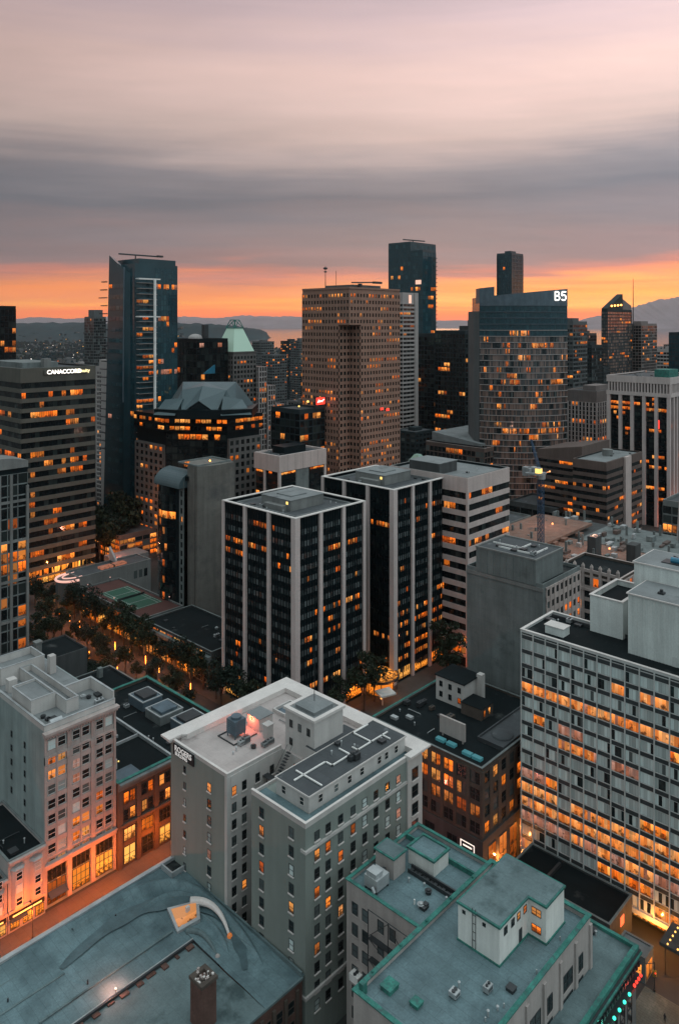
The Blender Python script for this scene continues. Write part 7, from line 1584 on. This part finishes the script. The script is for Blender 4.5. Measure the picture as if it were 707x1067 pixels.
# water from about 4.6 km out; land stays on the left
wat = MB(); sh = []
for k in range(41):
    r = -1100 + 4300 * k / 40; sh.append((r, 4500 + 260 * math.sin(k * .7) + 160 * math.sin(k * 1.9)))
pts = [W(r, d) for r, d in sh] + [W(16500, 8000), W(16500, 29300), W(-16500, 29300), W(-7300, 8600), W(-2600, 8000), W(-1500, 6900)]
wat.add([(x, y, .25) for x, y in pts], [tuple(range(len(pts)))], None)
m, nt, b_ = nodes_of('water'); b_.inputs['Base Color'].default_value = (.03, .05, .06, 1); b_.inputs['Roughness'].default_value = .11; b_.inputs['Specular IOR Level'].default_value = .5
tc = N(nt, 'ShaderNodeTexCoord').outputs['Object']; bp = N(nt, 'ShaderNodeBump'); bp.inputs['Strength'].default_value = .35; bp.inputs['Distance'].default_value = 1.5; nt.links.new(noise(nt, tc, .02, 5, .6), bp.inputs['Height']); nt.links.new(bp.outputs[0], b_.inputs['Normal']); M['water'] = m
struct('water', wat, 'water')
ridge('hills', [(-4200, 6500, 150), (-3000, 6400, 148), (-2200, 6500, 146), (-1700, 6700, 142), (-1560, 6700, 100), (-1500, 6700, 4)], 'forest', 900, 1, .06, 120)
ridge('hills', [(-1700, 7300, 146), (-1400, 7300, 142), (-1100, 7300, 128), (-900, 7300, 104), (-760, 7300, 84), (-700, 7300, 60), (-670, 7300, 3)], 'forest', 260, 4, .06, 90)
ridge('mountains', [(r, 26500, h) for r, h in ((-15500, 260), (-13500, 330), (-11800, 270), (-10600, 360), (-9400, 300), (-8600, 350), (-7600, 420), (-6600, 330), (-5400, 390), (-4300, 330), (-3300, 440), (-2600, 380), (-1700, 400), (-600, 300), (400, 260), (2000, 260), (4500, 240), (7500, 200))], 'mountain', 2400, 2, .07, 200)
ridge('mountains', [(r, 24000, h) for r, h in ((6300, 20), (7100, 130), (7900, 330), (8600, 480), (9200, 640), (9900, 860), (10600, 980), (11400, 960), (12600, 1000), (14500, 1000))], 'mountain', 2600, 3, .04, 140)
# distant shore houses: lights and pale walls in one mass
rr = random.Random(9); hs = MB()
for k in range(1500):
    d = rr.uniform(2300, 6300); r = rr.uniform(-.62, -.10) * d
    if d > 4300 and r > -.2 * d: continue
    z = 0 if d < 5500 else 150 * max(0, 1 - abs(6500 - d) / 900) ** 1.1 * .9
    x, y = W(r, d); w = rr.uniform(8, 22); h = rr.uniform(5, 16)
    hs.box(x, x + w, y, y + w * rr.uniform(.6, 1.4), z - 3, z + h, rr.choice(['far_concrete', 'far_dark', 'far_dark', 'far_dark', 'forest']))
    if rr.random() < .16: hs.box(x - 1.5, x, y, y + rr.uniform(3, 6), z + h * .4, z + h * .4 + rr.uniform(1.5, 3), rr.choice(['glow_shore', 'glow_shore', 'glow_white', 'glow_amber_soft']))
o = hs.build('shore_houses', 'far_concrete'); o['kind'] = 'stuff'; o['label'] = 'mass of tiny houses and lights on the far shore'; o['category'] = 'houses'
tr = MB(); rr = random.Random(19)
for k in range(9000):
    d = rr.uniform(1500, 5600); r = rr.uniform(-.64, .64) * d
    if d > 4250 and r > -.2 * d: continue
    x, y = W(r, d); s = rr.uniform(6, 15)
    tr.tube([(x, y, 0), (x, y, s * .5), (x, y, s * .9)], s * .5, rr.choice(['forest', 'leaf_dark']), 5, s * .15)
o = tr.build('treetops', 'forest'); o['kind'] = 'stuff'; o['label'] = 'dark mass of treetops between the distant low buildings'; o['category'] = 'trees'
# filler blocks of the city between the named towers
foot = []
for o in list(COL.objects):
    if o.parent is None and o.type == 'EMPTY' and o.children and o.get('category') in ('tower', 'building', 'pavilion', 'construction site', 'canopy'):
        xs, ys = [], []
        for c in o.children:
            if c.type == 'MESH':
                for cc in c.bound_box: xs.append(cc[0] + o.location.x); ys.append(cc[1] + o.location.y)
        foot.append((min(xs) - 3, max(xs) + 3, min(ys) - 3, max(ys) + 3))
def free(x0, x1, y0, y1): return all(x1 < a or x0 > b or y1 < c or y0 > d for a, b, c, d in foot)
rr = random.Random(33); made = 0
def filler(x, y, w, l, h, label, group):
    mb = MB(); wm = rr.choice(['far_concrete', 'far_concrete', 'far_dark', 'far_dark', 'far_pink', 'slab_white', 'granite_grey']); mb.box(x, x + w, y, y + l, 0, h, wm)
    mb.box(x + .3, x + w - .3, y + .3, y + l - .3, h + .004, h + .3, 'roof_dark'); mb.ring(x - .15, x + w + .15, y - .15, y + l + .15, h - .5, h + .8, .4, wm)
    if rr.random() < .7: mb.box(x + w * .3, x + w * .7, y + l * .3, y + l * .65, h + .3, h + rr.uniform(2.5, 5), wm)
    nf = int(h / 3.8); nu = max(2, int(l / 4)); nv = max(2, int(w / 4)); p = rr.choice([.015, .03, .06, .12])
    for j in range(nf):
        z = h - 3.4 - j * 3.8
        if z < 2: break
        for (face, P, a0, ln, n) in (('U', x, y, l, nu), ('V', y, x, w, nv)):
            for i in range(n):
                a = a0 + ln * (i + .15) / n; c = a0 + ln * (i + .85) / n
                m = rr.choice(['lit_amber', 'lit_amber', 'lit_dim', 'lit_soft']) if rr.random() < p else 'glass_dark'
                q = [F(face, P, *e) for e in ((a, z, .05), (c, z, .05), (c, z + 2.1, .05), (a, z + 2.1, .05))]; mb.quad(*q, m)
    solid('city_block', mb, 'far_concrete', label, 'building', (x, y, 0), group)
GF = {'near': ('plain mid-rise block filling the streets between the named towers', 'mid-rise blocks between the towers'), 'left': ('small hazy block in the low district on the far left', 'hazy low blocks on the far left'), 'mid': ('small distant block below the skyline towers', 'distant blocks below the skyline')}
def scatter(n, d0, d1, q0, q1, h0, h1, key, w0=14, w1=30):
    k = 0; tries = 0
    while k < n and tries < n * 40:
        tries += 1; d = rr.uniform(d0, d1); r = rr.uniform(q0, q1) * d; x, y = W(r, d); w, l = rr.uniform(w0, w1), rr.uniform(w0, w1); h = rr.uniform(h0, h1)
        if not free(x, x + w, y, y + l): continue
        foot.append((x - 4, x + w + 4, y - 4, y + l + 4)); filler(x, y, w, l, h, *GF[key]); k += 1
scatter(26, 640, 1050, -.42, -.08, 30, 84, 'near'); scatter(34, 760, 1500, -.10, .50, 40, 100, 'mid'); scatter(40, 1100, 2400, -.47, -.26, 14, 52, 'left'); scatter(34, 1300, 2600, -.2, .48, 30, 92, 'mid'); scatter(16, 520, 760, .08, .5, 20, 60, 'near'); scatter(8, 430, 620, -.46, -.3, 15, 40, 'near')
for (r, d, w, h) in ((-118, 1150, 26, 112), (-134, 1350, 26, 104), (-92, 1400, 30, 107), (-66, 1250, 26, 111), (-88, 1000, 26, 98), (335, 1100, 26, 118), (372, 1350, 28, 122), (410, 1500, 24, 110), (480, 1200, 26, 104)):
    x, y = W(r, d)
    if free(x, x + w, y, y + w * .8): foot.append((x - 4, x + w + 4, y - 4, y + w + 4)); filler(x, y, w, w * .8, h, 'distant dark apartment block standing against the orange water', 'distant blocks against the water')
# ------------------------------------------------------------------ air
m = bpy.data.materials.new('haze'); m.use_nodes = True; nt = m.node_tree
nt.nodes.remove(nt.nodes['Principled BSDF']); v = N(nt, 'ShaderNodeVolumePrincipled'); v.inputs['Density'].default_value = HAZE; v.inputs['Color'].default_value = (.92, .92, .95, 1); v.inputs['Anisotropy'].default_value = .6
nt.links.new(v.outputs[0], nt.nodes['Material Output'].inputs['Volume']); M['haze'] = m
hz = MB().prism([W(-17500, -600), W(17500, -600), W(17500, 30000), W(-17500, 30000)], -2, 1150)
o = hz.build('haze', 'haze'); o['kind'] = 'stuff'; o['label'] = 'thin evening haze over the city'; o['category'] = 'haze'
# ------------------------------------------------------------------ sky, sun, camera
w = bpy.data.worlds.new('World'); scene.world = w; w.use_nodes = True; nt = w.node_tree
bg = nt.nodes['Background']; bg.inputs['Strength'].default_value = .1
SUN_EL, SUN_AZ = rad(1.5), A - rad(6)       # low sun just behind the far water, a little right of the view
sk = N(nt, 'ShaderNodeTexSky', sky_type='NISHITA', sun_disc=False); sk.sun_elevation = SUN_EL; sk.sun_rotation = rad(90) - SUN_AZ; sk.altitude = 100; sk.dust_density = 3
d = N(nt, 'ShaderNodeTexCoord').outputs['Generated']; sep = N(nt, 'ShaderNodeSeparateXYZ'); nt.links.new(d, sep.inputs[0])
Z = sep.outputs[2]
def dot(vec):
    n = N(nt, 'ShaderNodeVectorMath', operation='DOT_PRODUCT'); nt.links.new(d, n.inputs[0]); n.inputs[1].default_value = vec; return n.outputs['Value']
fwd, rgt = dot((cA, sA, 0)), dot((sA, -cA, 0))
# cloud sheet: project the direction on a layer overhead so streaks flatten towards the horizon
zz = math_n(nt, 'ADD', math_n(nt, 'MAXIMUM', Z, 0.0), .10)
cx, cy = math_n(nt, 'DIVIDE', rgt, zz), math_n(nt, 'DIVIDE', fwd, zz)
cmb = N(nt, 'ShaderNodeCombineXYZ'); nt.links.new(cx, cmb.inputs[0]); nt.links.new(cy, cmb.inputs[1])
n1 = noise(nt, cmb.outputs[0], .55, 5, .55, (.55, 1.0, 1)); n2 = noise(nt, cmb.outputs[0], 1.5, 6, .6, (.35, 1.0, 1))
cm2 = N(nt, 'ShaderNodeCombineXYZ'); nt.links.new(math_n(nt, 'MULTIPLY', rgt, 1.6), cm2.inputs[0]); nt.links.new(math_n(nt, 'MULTIPLY', Z, 46.0), cm2.inputs[1])
n3 = noise(nt, cm2.outputs[0], 1.0, 5, .6)
wob = math_n(nt, 'ADD', math_n(nt, 'MULTIPLY', math_n(nt, 'SUBTRACT', n1, .5), .19), math_n(nt, 'MULTIPLY', rgt, -.02))
wobz = math_n(nt, 'MULTIPLY', wob, math_n(nt, 'MINIMUM', math_n(nt, 'MULTIPLY', math_n(nt, 'MAXIMUM', Z, 0), 7.0), 1.0))
wob3 = math_n(nt, 'MULTIPLY', math_n(nt, 'SUBTRACT', n3, .5), .05)
el = math_n(nt, 'ADD', math_n(nt, 'ADD', Z, wobz), wob3)
S = lambda r, g_, b_: tuple(((c / 255 + .055) / 1.055) ** 2.4 if c > 10 else c / 3294 for c in (r, g_, b_))
mr = N(nt, 'ShaderNodeMapRange'); mr.inputs['From Min'].default_value = -.05; mr.inputs['From Max'].default_value = .45; nt.links.new(el, mr.inputs[0])
p = lambda z: (z + .05) / .5
west = ramp(nt, mr.outputs[0], [(0, (.5, .14, .08)), (p(-.004), (1.15, .25, .09)), (p(.012), (1.5, .29, .045)), (p(.026), (1.6, .54, .06)), (p(.035), (1.40, .38, .07)), (p(.047), (1.15, .36, .12)), (p(.062), (.72, .26, .19)), (p(.078), S(160, 132, 132)), (p(.11), S(142, 130, 134)), (p(.155), S(120, 122, 131)), (p(.195), S(146, 141, 146)), (p(.25), S(212, 188, 181)), (p(.31), S(236, 204, 196)), (p(.37), S(214, 189, 191)), (p(.43), S(180, 167, 175))]).outputs[0]
east = ramp(nt, Z, [(0.0, (.17, .215, .235)), (.2, (.38, .465, .48)), (.55, (.72, .85, .88)), (1.0, (1.0, 1.15, 1.17))]).outputs[0]
fm = N(nt, 'ShaderNodeMapRange', interpolation_type='SMOOTHSTEP'); fm.inputs['From Min'].default_value = -.15; fm.inputs['From Max'].default_value = .62; nt.links.new(fwd, fm.inputs[0])
zm = N(nt, 'ShaderNodeMapRange', interpolation_type='SMOOTHSTEP'); zm.inputs['From Min'].default_value = .75; zm.inputs['From Max'].default_value = .40; nt.links.new(Z, zm.inputs[0])
col = mixc(nt, 'MIX', math_n(nt, 'MULTIPLY', fm.outputs[0], zm.outputs[0]), east, west)
br = ramp(nt, n2, [(.3, .90), (.7, 1.09)]).outputs[0]
col = mixc(nt, 'MULTIPLY', 1.0, col, br)
rb = N(nt, 'ShaderNodeMapRange'); rb.inputs['From Min'].default_value = -.42; rb.inputs['From Max'].default_value = .42; rb.inputs['To Min'].default_value = .66; rb.inputs['To Max'].default_value = 1.28; nt.links.new(rgt, rb.inputs[0])
zb = N(nt, 'ShaderNodeMapRange'); zb.inputs['From Min'].default_value = .0; zb.inputs['From Max'].default_value = .3; zb.inputs['To Min'].default_value = .55; nt.links.new(Z, zb.inputs[0])
g1 = N(nt, 'ShaderNodeMix'); g1.inputs[2].default_value = 1.0; nt.links.new(zb.outputs[0], g1.inputs[0]); nt.links.new(rb.outputs[0], g1.inputs[3])
# bright yellow breaks in the cloud just above the horizon, strongest right of the middle
rm = N(nt, 'ShaderNodeMapRange', interpolation_type='SMOOTHSTEP'); rm.inputs['From Min'].default_value = -.16; rm.inputs['From Max'].default_value = .16; nt.links.new(rgt, rm.inputs[0])
bz = ramp(nt, mr.outputs[0], [(p(.012), 0.0), (p(.034), 1.0), (p(.046), .9), (p(.062), 0.0)]).outputs[0]
sn = ramp(nt, n3, [(.42, 0.0), (.60, 1.0)]).outputs[0]
mk = math_n(nt, 'MULTIPLY', math_n(nt, 'MULTIPLY', rm.outputs[0], bz), math_n(nt, 'ADD', math_n(nt, 'MULTIPLY', sn, .72), .08))
mk = math_n(nt, 'MULTIPLY', mk, fm.outputs[0])
col = mixc(nt, 'MIX', mk, col, (1.75, .74, .13))
vm = N(nt, 'ShaderNodeVectorMath', operation='SCALE'); nt.links.new(col, vm.inputs[0]); nt.links.new(math_n(nt, 'MULTIPLY', g1.outputs[0], 10.7), vm.inputs['Scale'])
out = mixc(nt, 'MIX', .04, vm.outputs[0], sk.outputs[0])
nt.links.new(out, bg.inputs['Color'])
sl = bpy.data.lights.new('sun', 'SUN'); sl.energy = .14; sl.angle = rad(16); sl.color = (1, .55, .3)
so = bpy.data.objects.new('sun', sl); COL.objects.link(so)
from mathutils import Vector
sd = Vector((math.cos(SUN_AZ) * math.cos(SUN_EL), math.sin(SUN_AZ) * math.cos(SUN_EL), math.sin(SUN_EL)))
so.rotation_euler = sd.to_track_quat('Z', 'Y').to_euler(); so.location = (0, 0, 300)
cam = bpy.data.cameras.new('camera'); cam.sensor_fit = 'HORIZONTAL'; cam.sensor_width = 24; cam.lens = 794 / 707 * 24; cam.shift_y = -196.5 / 707
cam.clip_start = 1; cam.clip_end = 60000
co = bpy.data.objects.new('camera', cam); COL.objects.link(co); co.location = (0, 0, 140)
co.rotation_euler = (rad(90), 0, A - rad(90)); scene.camera = co
vs = scene.view_settings; vs.view_transform = 'Standard'; vs.look = 'None'; vs.exposure = 0; vs.gamma = 1; vs.use_curve_mapping = False
cy = scene.cycles; cy.use_denoising = True; cy.max_bounces = 5; cy.diffuse_bounces = 3; cy.glossy_bounces = 3; cy.volume_bounces = 1; cy.sample_clamp_indirect = 3; cy.caustics_reflective = False; cy.caustics_refractive = False; cy.use_light_tree = True
